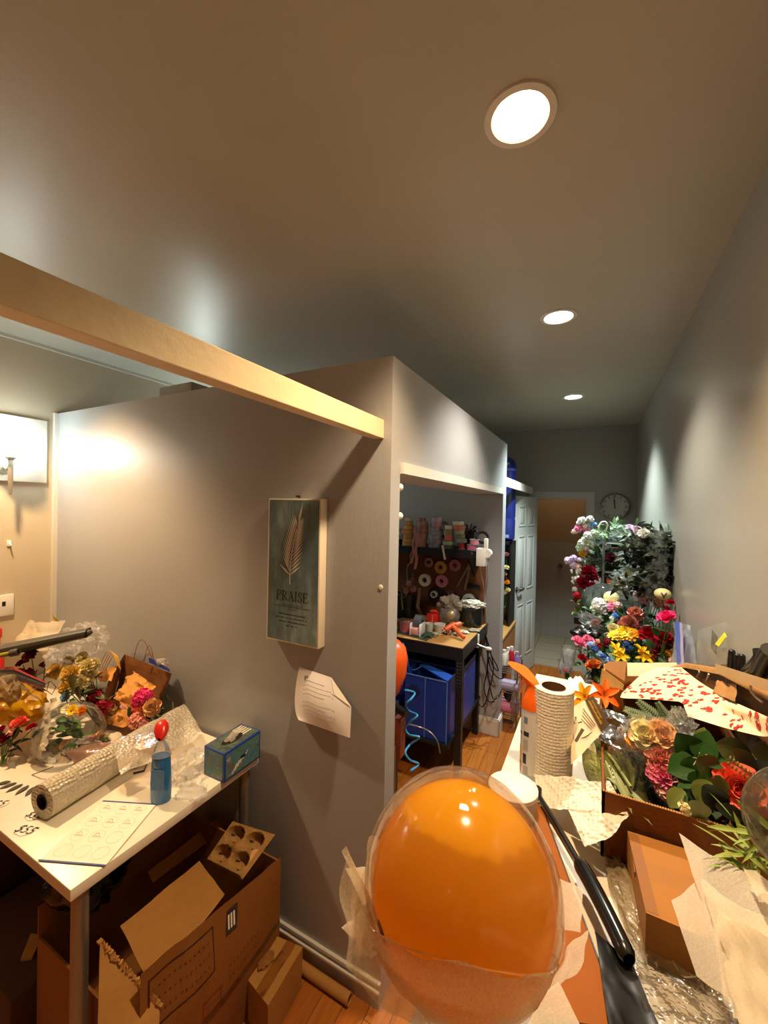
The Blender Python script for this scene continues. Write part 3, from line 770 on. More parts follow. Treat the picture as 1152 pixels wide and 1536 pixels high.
# ---- flowers heaped on the table
def clampx(p, m=.03):
    return EYE+(p-EYE)*((XR-m)/p.x) if p.x > XR-m else p
def bl(kind, col, px, py, rpx, y=None, d=None, x=None):
    p = clampx(aty(px, py, y) if y is not None else atx(px, py, x), .02+rpx*.003)
    r = rpx*mpp(p)
    return (kind, col, p, r, d) if d is not None else (kind, col, p, r)
base = V((-2.02, 1.06, TZ+.002))
bunch('carnation_bunch', 'bunch of pale yellow carnations in the middle of the table heap', 'flowers', base,
      [bl('carnation', c, x, y, r, Y, (.3, -.75, .6)) for (c, x, y, r, Y) in (('butter', 85, 1007, 13, 1.0), ('butter', 103, 995, 11, 1.05), ('butter', 106, 1012, 15, .98), ('cream', 124, 988, 11, 1.08), ('cream', 131, 1001, 13, 1.05), ('cream', 142, 997, 10, 1.1), ('cream', 137, 1014, 11, 1.06), ('cream', 124, 1025, 11, 1.02), ('butter', 98, 1032, 10, .99))],
      (26, .07, .035, '4a5a34'), seed=3)
lp = MB()
for (x, y, a) in ((111, 1029, 14), (120, 1040, 10), (104, 1041, 8)):
    p = aty(x, y, .96); leafblade(lp, p-V((.01, 0, .02)), (.3, -.2, 1), (0, -1, .2), a*2*mpp(p), a*1.9*mpp(p), .1, .2)
solo('broad_leaves', lp, mat('leaf_broad', '4a5c3c', .45, .15, 14), 'broad dark green leaves below the yellow carnations', 'leaves')
bunch('blue_flower', 'small blue fabric flower under the yellow carnations', 'flowers', aty(100, 1060, .99), [bl('carnation', 'sky', 99, 1046, 8, .97, (.2, -.8, .5))], (4, .03, .015, '3f6b2a'), seed=4)
bunch('crimson_mum_bunch', 'dark red pompon flowers next to the brown carrier bag', 'flowers', V((-1.98, 1.12, TZ+.002)),
      [bl('cluster', 'crimson', 143, 1046, 12, 1.06), bl('cluster', 'crimson', 155, 1062, 13, 1.06), bl('cluster', 'burgundy', 148, 1072, 8, 1.05), bl('cluster', 'crimson', 136, 1036, 8, 1.09)], (14, .06, .02, '5a4a34'), seed=6)
bunch('pink_rose_spray', 'coral pink and peach flower spray in front of the carrier bag', 'flowers', V((-1.72, 1.14, TZ+.004)),
      [bl('cluster', 'hot', 214, 1047, 15, 1.13), bl('cluster', 'coral', 208, 1062, 13, 1.12), bl('rose', 'peach', 230, 1061, 15, 1.12, (.45, -.75, .4)), bl('bud', 'blush', 189, 1063, 9, 1.08, (-.3, -.6, .6)), bl('cluster', 'salmon', 206, 1081, 13, 1.09), bl('cluster', 'dusty', 215, 1088, 9, 1.08)],
      (14, .05, .03, '35522c'), seed=8)
bunch('green_sprig', 'thin green sprig beside the peach rose', 'leaves', V((-1.66, 1.2, TZ+.03)), [], None)
sg = bpy.data.objects['green_sprig']; foliage(sg, [aty(246, 1058, 1.2), aty(252, 1056, 1.2)], 10, .05, .012, '6a7a4a', 9)
# pod-like brown leaves and dark red stems at the back left
bunch('burgundy_dried_bunch', 'dark burgundy dried flowers under the grey tool', 'flowers', V((-2.25, .93, TZ+.03)),
      [bl('carnation', 'burgundy', 46, 984, 11, .93), bl('carnation', 'crimson', 34, 996, 9, .92), bl('bud', 'burgundy', 66, 1000, 13, .95, (.5, -.4, .5)), bl('bud', 'burgundy', 52, 1012, 15, .94, (.2, -.5, .6)), bl('cluster', 'burgundy', 30, 1010, 8, .9)], (16, .08, .03, '5c3a26'), seed=10)
bunch('red_salmon_bunch', 'red and salmon flowers lying under the yellow bag', 'flowers', V((-2.05, .72, TZ+.004)),
      [bl('carnation', 'coral', 30, 1086, 13, .78), bl('bud', 'salmon', 18, 1097, 14, .76, (.7, -.5, .2)), bl('carnation', 'red', 3, 1098, 10, .74), bl('carnation', 'red', 48, 1092, 8, .8), bl('carnation', 'crimson', 8, 1108, 9, .74)], (12, .07, .02, '2a2a1c'), seed=12)
# bubble bouquet: greenery inside a clear dome, wrapped in cream tissue
P = aty(104, 1099, .90); R = 46*mpp(P)
t = thing('bubble_bouquet', 'small bouquet in a clear round bubble with cream tissue bow', 'bouquet', (P.x, P.y, TZ+.002))
part('bubble', MB().lump(P, (R, R, R*.92), .05, 1.5, 2, 4, TZ+.004), m_clearsm, t)
for (k, c, x, y, r) in (('daisy', 'yellow', 108, 1066, 9), ('rose', 'gold', 124, 1067, 8), ('daisy', 'cream', 99, 1064, 8), ('cluster', 'cream', 84, 1119, 8), ('cluster', 'peach', 97, 1117, 7), ('bud', 'yellow', 92, 1122, 6)):
    b = bl(k, c, x, y, r, .885); bloom(t, k, c, b[2], (.3, -.7, .6), b[3])
foliage(t, [aty(x, y, .90) for (x, y) in ((90, 1085), (100, 1092), (84, 1098), (110, 1095), (95, 1104), (118, 1106), (105, 1080), (76, 1108))], 46, .055, .035, '4a6a30', 14)
part('tissue_bow', sheet([aty(64, 1140, .80), aty(45, 1152, .78), aty(52, 1062, .86), aty(84, 1046, .90)], None, 14, 18, .022, 22, 3), m_tissue2, t)
part('tissue_bow', sheet([aty(62, 1104, .83), aty(20, 1132, .80), aty(38, 1148, .78), aty(66, 1125, .80)], None, 12, 10, .014, 25, 5), m_tissue2, t)
part('tissue_tail', sheet([aty(0, 1140, .74), aty(30, 1134, .77), aty(22, 1158, .74), aty(2, 1164, .72)], None, 12, 8, .014, 30, 7), m_tissue2, t)
part('green_ribbon', MB().tube([aty(80, 1150, .78), aty(60, 1158, .76), aty(38, 1166, .75)], .0016, 5), mat('dark_green', '2c3a24', .5), t)
# yellow bag with rainbow edge
t = thing('yellow_plastic_bag', 'yellow plastic bag with red and blue striped rim', 'plastic bag', atz(20, 1130, TZ)+V((-.1, 0, .03)))
P = aty(22, 1056, .83)
part('pouch', MB().lump(P, (.17, .09, .075), .3, 2, 7, 4), film('yellow_film', tint='f2c84a', body=.75, bodycol='e8b020', rough=.2, bump=.4), t)
part('clear_window', MB().lump(aty(6, 1036, .80), (.12, .05, .06), .35, 3, 8, 4), film('smoky_film', tint='e8dcc8', body=.5, bodycol='b8a98a', bump=.6), t)
for k, (c, dz) in enumerate((('a83a3a', 0), ('2c2f5a', 4), ('8e8a86', 8), ('5a6a74', 12), ('b8524a', 16))):
    part('rim_stripe', sheet([aty(-20, 1001+dz, .82), aty(20, 1000+dz, .83), aty(22, 1004.5+dz, .828), aty(-20, 1005+dz, .818)], None, 8, 2), mat('stripe_'+c, c, .4, .05), t)
    part('rim_stripe', sheet([aty(20, 1000+dz, .83), aty(68, 1023+dz*.45, .86), aty(68, 1025+dz*.45, .858), aty(22, 1004.5+dz, .828)], None, 12, 2, 0, 1, 0, .015), mat('stripe_'+c, c, .4, .05), t)
wl = MB(); wl.tube([aty(40, 1045, .78), aty(60, 1030, .80), aty(76, 1022, .82), aty(84, 1030, .82), aty(78, 1042, .81), aty(70, 1036, .81), aty(74, 1022, .82)], .0013, 5)
wl.tube([aty(28, 1030, .77), aty(36, 1022, .79), aty(42, 1014, .8)], .0012, 5)
solo('black_wire', wl, m_black, 'thin black looped wire over the yellow bag', 'wire')
# grey long tool with olive pole
a, b = aty(0, 977, .86), aty(132, 949, 1.10); d = (b-a).normalized()
t = thing('grey_tool', 'long grey plastic broom head tool with olive pole lying on the flowers', 'tool', (a+b)/2-V((0, 0, .02)))
tb = MB(); n_ = d.cross(V((0, 0, 1))).normalized(); L = (b-a).length
def toolfn(u, v):
    g = 2*pi*u; w = .040*(1-.3*v)+.006; h = .024*(1-.35*v)+.005
    c_, s_ = cos(g), sin(g); k = 1/max(abs(c_), abs(s_))**.6
    return a + d*(L*v) + n_*(w*c_*k) + V((0, 0, h*s_*k))
tb.grid(toolfn, 20, 16, closeu=True); tb.lump(b, (.02, .02, .016), .02, 1, 1, 2)
part('head', tb, mat('grey_tool_plastic', '4c4a40', .35, .1), t)
part('rib', MB().tube([a+d*L*.3+V((0, 0, .022)), a+d*L*.62+V((0, 0, .018)), a+d*L*.95+V((0, 0, .014))], .006, 8), mat('grey_tool_plastic', '4c4a40', .35, .1), t)
ap = aty(22, 979, .845); part('pole', MB().cyl(ap-d*.3, ap, .011), mat('olive_pole', '8f8428', .35, .1), t, 'olive yellow pole')
part('socket', MB().ring(ap, d, .016, .011, .03), mat('grey_tool_plastic', '4c4a40', .35, .1), t)
# white papers behind, clear wrap, odds and ends
wp = MB(); sheet([aty(-30, 985, 1.02), aty(70, 975, 1.10), aty(100, 931, 1.2), aty(-30, 938, 1.1)], wp, 22, 14, .03, 9, 3)
solo('white_tissue_sheet', wp, m_tissue2, 'white tissue sheet standing behind the grey tool', 'tissue paper')
wp = MB(); sheet([aty(20, 975, 1.08), aty(60, 968, 1.12), aty(64, 940, 1.18), aty(36, 924, 1.16)], wp, 10, 8, .02, 12, 7)
solo('white_tissue_corner', wp, m_tissue2, 'pointed corner of tissue under the outlet', 'tissue paper')
P = aty(128, 958, 1.16); solo('crumpled_clear_wrap', MB().lump(P, (.12, .07, .07), .55, 2.6, 6, 4), m_clear, 'big crumple of clear wrap behind the yellow carnations', 'plastic wrap')
P = aty(98, 990, 1.06); solo('clear_cellophane', MB().lump(P, (.11, .06, .05), .5, 2.4, 16, 4), m_clear, 'clear cellophane just above the yellow carnations', 'plastic wrap')
pm_ = MB(); p = aty(84, 934, 1.2)
for k in range(3): leafblade(pm_, p+V((.01*k, 0, 0)), (-.15+.2*k, -.2, 1), (0, -1, 0), .055-.01*k, .022, .3, -.1)
solo('yellow_ribbon_tip', pm_, mat('yellow_ribbon', 'e2c534', .45, .1), 'small yellow petal tip near the wall corner', 'ribbon')
solo('red_bottle', MB().lathe([(.012, 0), (.03, .004), (.03, .2), (.013, .24), (.013, .28), (.02, .29), (.02, .33), (.012, .34)], V((aty(-4, 962, 1.0).x, 1.0, TZ+.002)), 16), mat('red_plastic', 'c81f18', .3, .04), 'red bottle at the photo edge under the outlet', 'bottle')
rf = MB()
for k in range(4): rf.tube(arc(aty(148+3*k, 1008, 1.2), aty(176+k*1.5, 998+k*2, 1.19), aty(164+4*k, 950+3*k, 1.2)), .002, 5)
solo('yellow_raffia', rf, mat('raffia', 'd7a63c', .6, .1), 'yellow raffia strands beside the carrier bag', 'raffia')
kp = MB(); sheet([aty(150, 1022, 1.15), aty(168, 1024, 1.17), aty(176, 1000, 1.22), aty(140, 1012, 1.16)], kp, 10, 8, .02, 16, 2)
solo('kraft_scrap', kp, mat('kraft_light', 'c98f47', .7, .08, 18, .1, 60, spec=.3), 'pale kraft scrap between carnations and carrier bag', 'wrapping paper')
wt = MB(); wt.tube([atz(184, 1156, TZ+.004), atz(205, 1150, TZ+.012), atz(222, 1142, TZ+.012), atz(216, 1156, TZ+.005), atz(200, 1160, TZ+.004)], .0035, 6)
solo('black_twist_tie', wt, m_black, 'black twist tie lying by the spray bottle', 'twist tie')
for k, (x, y, r) in enumerate(((150, 1112, 9), (160, 1108, 8), (142, 1118, 7))):
    pass
bunch('tiny_beige_flowers', 'tiny beige dried flowers along the bubble wrap roll', 'flowers', V((-1.8, .98, TZ+.02)), [bl('cluster', 'peach', 150, 1102, 6, .98), bl('cluster', 'dusty', 140, 1107, 6, .97), bl('cluster', 'cream', 160, 1104, 5, 1.0), bl('bud', 'red', 118, 1118, 8, .92, (.8, -.3, .3))], (10, .03, .012, '6a5a3a'), seed=19)
ws = MB()
for i in range(5): leafblade(ws, atz(16+i*9, 1172+i*2, TZ+.003), (-.6+.3*i, -.8, .02), (0, 0, 1), .05, .018, .1, .1)
solo('leaf_shadow_tips', ws, mat('leaf_dark', '3c3a24', .5, .2), 'dark slim blades standing in for leaf shadows on the bare tabletop', 'leaves')  # dark blades shaped like spiky shadows cast on the table

# ---- wall things on the left
t = thing('wall_outlet', 'white wall outlet on the left wall with a black plug slot', 'outlet', (XL, 1.02, 1.2))
part('plate', MB().bb(XL, XL+.012, .955, 1.088, 1.142, 1.262, bev=.003), m_white, t)
part('slot', MB().bb(XL+.012, XL+.014, 1.035, 1.05, 1.20, 1.225), m_black, t)
part('slot', MB().bb(XL+.012, XL+.014, 1.0, 1.008, 1.20, 1.225), m_black, t)
P = atx(13, 815, XL)
t = thing('wall_hook', 'small white adhesive hook on the left wall', 'hook', P)
part('back_plate', MB().box(P+V((.004, 0, 0)), (.008, .02, .034), bev=.003), m_white, t)
part('hook', MB().tube([P+V((.008, 0, .008)), P+V((.02, 0, -.004)), P+V((.024, 0, -.014)), P+V((.03, 0, -.008))], .004, 8), m_white, t)
# picture
t = thing('canvas_picture', 'dark teal canvas reading PRAISE with a pale palm leaf', 'picture', (-1.048, YP-.001, 1.262))
ax0, ax1, az0, az1, ad = -1.180, -.919, 1.258, 1.830, .044
part('canvas', MB().bb(ax0, ax1, YP-ad, YP-.001, az0, az1, bev=.002), mat('canvas_side', 'e2d6c2', .6, .05), t)
def grunge():
    m, nt, out = newmat('canvas_print'); b = N(nt, 'ShaderNodeBsdfPrincipled', Roughness=.55)
    tc = N(nt, 'ShaderNodeTexCoord'); mp = N(nt, 'ShaderNodeMapping'); mp.inputs['Scale'].default_value = (9, 9, 3.2)
    nz = N(nt, 'ShaderNodeTexNoise', Scale=1.2, Detail=9, Roughness=.7); nt.links.new(tc.outputs['Object'], mp.inputs[0]); nt.links.new(mp.outputs[0], nz.inputs['Vector'])
    cr = N(nt, 'ShaderNodeValToRGB'); e = cr.color_ramp.elements; e[0].position = .3; e[0].color = lin('3a4a4e'); e[1].position = .72; e[1].color = lin('8fa3a2'); k = e.new(.5); k.color = lin('5a6e72')
    nt.links.new(nz.outputs['Fac'], cr.inputs[0]); nt.links.new(cr.outputs[0], b.inputs['Base Color']); nt.links.new(b.outputs[0], out.inputs[0]); return m
fy = YP-ad-.0006
part('printed_face', MB().bb(ax0+.006, ax1-.006, fy, fy+.0008, az0+.006, az1-.006), grunge(), t, 'dark teal mottled print', smooth=False)
AM = frame(((ax0+ax1)/2, fy-.0004, 0), (1, 0, 0), (0, 0, 1))
lf = MB(); 
def stem_pt(s): return V((-.012+.055*max(s, 0)**1.6-.02*s, 1.505+.22*s))
for k in range(14):
    s = .10+.86*k/13; c = stem_pt(s)
    for sg in (-1, 1):
        ln = (.062+.02*sin(pi*s))*(1 if s < .9 else .8); ang = radians(90 - sg*(44-20*s)) - .17
        if k == 0: ang = radians(90 - sg*52)
        dx, dy = cos(ang)*ln, sin(ang)*ln; w = .0042
        n1, n2 = -sin(ang)*w, cos(ang)*w
        lf.add([AM @ V((c.x, c.y, 0)), AM @ V((c.x+dx*.45+n1, c.y+dy*.45+n2, 0)), AM @ V((c.x+dx, c.y+dy, 0)), AM @ V((c.x+dx*.45-n1, c.y+dy*.45-n2, 0))], [(0, 1, 2, 3)])
for k in range(12):
    a, b = stem_pt(k/12*1.0-.06), stem_pt((k+1)/12*1.0-.06)
    lf.add([AM @ V((a.x-.0022, a.y, 0)), AM @ V((a.x+.0022, a.y, 0)), AM @ V((b.x+.0018, b.y, 0)), AM @ V((b.x-.0018, b.y, 0))], [(0, 1, 2, 3)])
ang = radians(78); c = stem_pt(1); lf.add([AM @ V((c.x, c.y-.01, 0)), AM @ V((c.x+.004, c.y+.04, 0)), AM @ V((c.x+.022, c.y+.085, 0)), AM @ V((c.x+.016, c.y+.035, 0))], [(0, 1, 2, 3)])
part('palm_leaf_print', lf, mat('leaf_print', 'd2cec4', .6, .05), t, smooth=False)
# PRAISE in serif capitals
def serif(mb, ch, x, y, h, M):
    w = .0; T_, t_ = h*.15, h*.06
    def bar(x0, y0, x1, y1, th):
        d = V((x1-x0, y1-y0)); n = V((-d.y, d.x)).normalized()*th*.5
        mb.add([M @ V((x+(x0*h)+n.x, y+y0*h+n.y, 0)), M @ V((x+x0*h-n.x, y+y0*h-n.y, 0)), M @ V((x+x1*h-n.x, y+y1*h-n.y, 0)), M @ V((x+x1*h+n.x, y+y1*h+n.y, 0))], [(0, 1, 2, 3)])
    def bowl(cx, cy, rx, ry, a0, a1):
        n = 14; o = []; i = []
        for k in range(n+1):
            a = radians(a0+(a1-a0)*k/n); o.append(M @ V((x+(cx+rx*cos(a))*h, y+(cy+ry*sin(a))*h, 0)))
            tt = .055+.085*abs(cos(a)); i.append(M @ V((x+(cx+(rx-tt)*cos(a))*h, y+(cy+(ry-.055)*sin(a))*h, 0)))
        mb.add(o+i, [(k, k+1, n+2+k, n+1+k) for k in range(n)])
    def ser(cx, cy, w=.3): bar(cx-w/2, cy, cx+w/2, cy, t_)
    if ch in 'PR':
        bar(.16, 0, .16, 1, T_); ser(.16, .03, .34); ser(.12, .97, .26); bowl(.3, .73, .33, .27, -90, 90); bar(.16, .97, .32, .97, t_); bar(.16, .49, .32, .49, t_)
        if ch == 'R': bar(.34, .48, .66, .04, T_); ser(.68, .03, .22)
        return .72 if ch == 'P' else .8
    if ch == 'A': bar(.12, .02, .40, 1, t_); bar(.68, .02, .40, 1, T_); bar(.22, .34, .6, .34, t_); ser(.12, .03, .26); ser(.68, .03, .3); return .84
    if ch == 'I': bar(.18, 0, .18, 1, T_); ser(.18, .03); ser(.18, .97); return .4
    if ch == 'S': bowl(.32, .74, .25, .26, 20, 270); bowl(.30, .26, .27, .27, -160, 90); bar(.56, .7, .56, .95, t_); bar(.04, .06, .04, .3, t_); return .64
    if ch == 'E': bar(.16, 0, .16, 1, T_); bar(.06, .03, .62, .03, t_); bar(.06, .97, .58, .97, t_); bar(.2, .51, .46, .51, t_); bar(.62, .03, .62, .26, t_); bar(.58, .97, .58, .76, t_); bar(.46, .4, .46, .62, t_); return .7
tx = MB(); h = .039; wid = dict(P=.72, R=.8, A=.84, I=.4, S=.64, E=.7); x = -sum(wid[c] for c in 'PRAISE')*h/2
for ch in 'PRAISE': x += serif(tx, ch, x, 1.426, h, AM)*h
part('title_text', tx, m_ink, t, 'black serif word PRAISE', smooth=False)
sm = MB(); rr = random.Random(2)
for (zz, w, hh) in ((1.409, .10, .003), (1.402, .17, .0034), (1.392, .04, .003), (1.372, .13, .007), (1.357, .16, .007), (1.342, .13, .007), (1.327, .05, .007)):
    x = -w/2
    while x < w/2:
        k = hh*rr.uniform(.7, 1.1)
        if hh < .005: sm.box((x+k/2, zz, 0), (k*.8, hh*.6, .0003), AM)
        else:
            sm.box((x+k*.2, zz, 0), (.0012, hh*.8, .0003), AM); sm.box((x+k*.5, zz+rr.uniform(-.3, .3)*hh, 0), (k*.6, .0012, .0003), AM); sm.box((x+k*.75, zz-hh*.2, 0), (.0011, hh*.5, .0003), AM)
        x += k*1.2 if rr.random() > .2 else k*2
part('verse_text', sm, m_ink, t, smooth=False)
solo('picture_nail', MB().cyl((-1.055, YP, 1.836), (-1.055, YP-.02, 1.838), .003, n=10).box((-1.06, YP-.008, 1.84), (.016, .006, .006)), m_black, 'black nail above the canvas picture', 'nail')
# taped paper
pp = [(449, 1000), (497, 1016), (527, 1060), (525, 1107), (448, 1080), (442, 1050)]
Q = [aty(x, y, YP-o) for (x, y), o in zip(pp, (.002, .003, .03, .05, .035, .006))]
t = thing('taped_paper', 'white printed sheet curling off the partition below the picture', 'paper', aty(485, 1055, YP-.002))
def pf(u, v):
    top = Q[0]*(1-u)+Q[1]*u if u < 1 else Q[1]
    A = Q[0].lerp(Q[1], min(1, u*1.35)) if u < .74 else Q[1].lerp(Q[2], (u-.74)/.26)
    Bt = Q[4].lerp(Q[3], u); Lm = Q[5]
    p = A.lerp(Bt, v)
    if u < .25: p += (Lm-(Q[0]+Q[4])/2)*(1-u/.25)*4*v*(1-v)
    return p + V((0, -.022*sin(pi*u)*sin(pi*v)+.0, 0))
part('sheet', MB().grid(pf, 24, 20), mat('paper_bluish', 'e4e0e0', .7, .02, spec=.2), t)
part('folded_corner', MB().poly([Q[1]+V((0, -.003, 0)), Q[2]+V((0, -.002, 0)), Q[1].lerp(Q[2], .5)+V((-.022, -.012, -.012))]), m_paper, t)
tl_ = MB()
for k in range(9):
    v = .18+.075*k; u1 = .8 if k % 3 else .62
    if k == 4: continue
    for j in range(14):
        u = .16+(u1-.16)*j/14; p0, p1 = V(pf(u, v)), V(pf(u+.03, v))
        tl_.add([p0+V((0, -.001, .0015)), p1+V((0, -.001, .0015)), p1+V((0, -.001, -.0015)), p0+V((0, -.001, -.0015))], [(3, 2, 1, 0)])
part('faint_print', tl_, mat('faint_ink', 'd0cbd0', .7, .03), t, smooth=False)
part('logo_print', MB().ring(V(pf(.2, .14))+V((0, -.0012, 0)), (0, 1, 0), .010, .005, .0006, 16), mat('logo_ink', '8e96a0', .7, .1), t)
solo('wall_dot', MB().lathe([(.0001, -.004), (.008, -.003), (.0095, 0)], aty(571, 881, YP), 16, axis=(0, 1, 0)), m_white, 'small white round stick-on dot near the partition edge', 'sticker')
# ================================================================== under the table
t = thing('big_carton', 'large open brown shipping carton with red print half under the table', 'cardboard box', (-1.34, .99, 0))
bx0, bx1, by0, by1, bz = -1.60, -1.045, .66, 1.205, .46
tk = .007
def fluted(mb, pts, nrm, th=.006): return mb.poly(pts, V(nrm)*th)
rs = random.Random(4)
rt = [V((bx1+.006*noise.noise(V((k*.9, 0, 2))), by0+(by1-by0)*k/16, (.545-.10*(k/16))+.006*noise.noise(V((k*1.7, 3, 2))))) for k in range(17)]
wb = MB()
mx = MB(); 
def rightwall(u, v):
    k = min(15, int(u*16)); f_ = u*16-k; top = rt[k].lerp(rt[min(16, k+1)], f_)
    p = V((bx1, top.y, 0)).lerp(top, v)
    p.x += .02*sin(pi*v)*sin(pi*u)+.006*noise.noise(V((u*5, v*4, 3)))
    return p
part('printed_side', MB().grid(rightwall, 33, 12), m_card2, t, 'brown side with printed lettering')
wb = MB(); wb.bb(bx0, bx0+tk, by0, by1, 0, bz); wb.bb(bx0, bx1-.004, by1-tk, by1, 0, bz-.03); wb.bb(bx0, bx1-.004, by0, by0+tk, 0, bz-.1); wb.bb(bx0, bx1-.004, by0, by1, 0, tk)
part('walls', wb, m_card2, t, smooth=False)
# print on the side
inkr = mat('carton_print', '341809', .8, .1); prt = MB(); redp = MB(); rr = random.Random(8)
def onside(u, v, o=.0015): p = rightwall(u, v); return V((p.x+o, p.y, p.z))
def glyph(mb, u, v, s):
    for k in range(rr.randint(3, 4)):
        u0, v0 = u+rr.uniform(-.4, .4)*s, v+rr.uniform(-.4, .4)*s*1.3
        if rr.random() < .5: mb.add([onside(u0-s*.45, v0-s*.08), onside(u0+s*.45, v0-s*.08), onside(u0+s*.45, v0+s*.09), onside(u0-s*.45, v0+s*.09)], [(0, 1, 2, 3)])
        else: mb.add([onside(u0-s*.07, v0-s*.6), onside(u0+s*.07, v0-s*.6), onside(u0+s*.07, v0+s*.6), onside(u0-s*.07, v0+s*.6)], [(0, 1, 2, 3)])
for row in range(3):
    for k in range(12): glyph(prt, .07+.028*k, .86-.07*row, .011)
for row in range(3):
    for k in range(9): glyph(prt, .52+.03*k, .60-.08*row, .012)
def rect(mb, u0, v0, u1, v1, th):
    for (a, b, c, d) in ((u0, v0, u1, v0+th), (u0, v1-th, u1, v1), (u0, v0, u0+th*.7, v1), (u1-th*.7, v0, u1, v1)):
        n = 8
        mb.add([onside(a+(c-a)*k/n, b) for k in range(n+1)]+[onside(a+(c-a)*k/n, d) for k in range(n+1)], [(k, k+1, n+2+k, n+1+k) for k in range(n)])
rect(prt, .04, .66, .42, .93, .008)
for k in range(5): glyph(redp, .36+.02*k, .48, .012)
rect(redp, .34, .43, .46, .53, .008)
part('side_print', prt, inkr, t, smooth=False); part('red_print', redp, mat('carton_red', '8e2a18', .8, .1), t, smooth=False)
lb = MB().add([onside(.50, .80, .003), onside(.58, .80, .003), onside(.60, .95, .003), onside(.52, .95, .003)], [(0, 1, 2, 3)])
part('shipping_label', lb, mat('label_dark', '2a2a34', .4, .3, 60), t, 'dark and white barcode label', smooth=False)
lb = MB()
for k in range(3): lb.add([onside(.515+.02*k, .83, .004), onside(.527+.02*k, .83, .004), onside(.532+.02*k, .92, .004), onside(.52+.02*k, .92, .004)], [(0, 1, 2, 3)])
part('label_print', lb, m_paper, t, smooth=False)
# flaps
f1 = [atx(299, 1291, -1.28), atx(337, 1341, -1.075), atx(229, 1484, -1.06), atx(180, 1389, -1.28)]
part('flap', sheet(f1, None, 10, 10, .006, 10, 2, -.01), m_card, t)
f2 = [atx(221, 1309, -1.50), atx(332, 1223, -1.50), atx(342, 1240, -1.45), atx(229, 1325, -1.45)]
part('flap', sheet(f2, None, 10, 4, .004, 10, 4), m_card, t)
f3 = [atx(150, 1412, -1.16), atx(240, 1508, -1.03), atx(238, 1560, -1.0), atx(146, 1560, -1.09)]
part('flap', sheet(f3, None, 12, 8, .008, 14, 6), m_cardin, t)
te = MB()
for k in range(24):
    p = f3[0].lerp(f3[1], k/23)+V((0, 0, .006*noise.noise(V((k*2.3, 1, 1)))))
    te.box(p, (.012, .012, .004+.01*abs(noise.noise(V((k*1.1, 5, 1))))), R=Euler((k, k*2, k*3)).to_matrix())
part('torn_edge', te, m_card, t, smooth=False)
part('packing_tape', MB().add([onside(.0+k*.05, .36-.012*k+.3*(k/20), .002) for k in range(21)]+[onside(.0+k*.05, .41-.012*k+.3*(k/20), .002) for k in range(21)], [(k, k+1, 22+k, 21+k) for k in range(20)]), film('packing_tape', tint='e8d0b0', body=.2, rough=.1, bodycol='c09a60'), t)
# cup carrier tray sticking out of the carton
ct = [atx(306, 1290, -1.27), atx(360, 1318, -1.075), atx(410, 1250, -1.06), atx(346, 1230, -1.245)]
t = thing('cup_carrier', 'brown moulded pulp cup carrier sticking out of the large carton', 'cup carrier', (ct[0]+ct[2])/2-V((0, 0, .03)))
mb = MB(); nn = (ct[1]-ct[0]).cross(ct[3]-ct[0]).normalized()
if nn.z < 0: nn = -nn
def carrier(u, v):
    p = ct[0].lerp(ct[1], u).lerp(ct[3].lerp(ct[2], u), v); h = 0
    for cu in (.27, .73):
        for cv in (.27, .73):
            d = sqrt((u-cu)**2+(v-cv)**2); h -= .045*max(0, min(1, (.2-d)/.06))
    e = max(abs(u-.5), abs(v-.5)); h += -.014*max(0, min(1, (e-.46)/.03))
    c = max(0, .14-sqrt((u-.5)**2+(v-.5)**2)); h += .1*c
    return p+nn*h
part('tray', MB().grid(carrier, 40, 40), mat('moulded_pulp', 'a07a48', .9, .12, 60, .3, 200, spec=.1), t)
st = MB()
for cu in (.27, .73):
    for cv in (.27, .73):
        for g in (0, 1.57, 3.14, 4.71):
            p = V(carrier(cu+.15*cos(g), cv+.15*sin(g)))+nn*.0008; st.box(p, (.003, .003, .03), R=nn.to_track_quat('Z', 'Y').to_matrix())
part('slot_pattern', st, mat('slot_dark', '2a1a0c', .9), t, smooth=False)
# black rubbish bag, dark boxes and scraps in the shade under the table
P = V((-1.70, .80, 0)); solo('black_rubbish_bag', MB().lump((-1.56, .80, .50), (.10, .11, .13), .35, 2.5, 3, 4), mat('bin_liner', '0b0a09', .22, .2, 20, .4, 40), 'shiny black bin liner bulging between table leg and large carton', 'bin bag')
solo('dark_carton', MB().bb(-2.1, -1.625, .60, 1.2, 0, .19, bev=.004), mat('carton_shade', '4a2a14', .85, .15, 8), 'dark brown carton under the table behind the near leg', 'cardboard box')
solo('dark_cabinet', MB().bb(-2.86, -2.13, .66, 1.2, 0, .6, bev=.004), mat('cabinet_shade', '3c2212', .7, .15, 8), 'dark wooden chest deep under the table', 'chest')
solo('pale_card_scrap', MB().poly([atz(*p, .192) for p in ((46, 1404), (64, 1406), (48, 1440), (31, 1442))], (0, 0, .01)), m_cardin, 'pale curled card strip on the dark carton under the table', 'scrap')
solo('pale_paper_scrap', MB().poly([atz(*p, .192) for p in ((72, 1446), (88, 1440), (80, 1464), (60, 1470))], (0, 0, .004)), m_paper, 'small square paper scrap on the dark carton under the table', 'scrap')
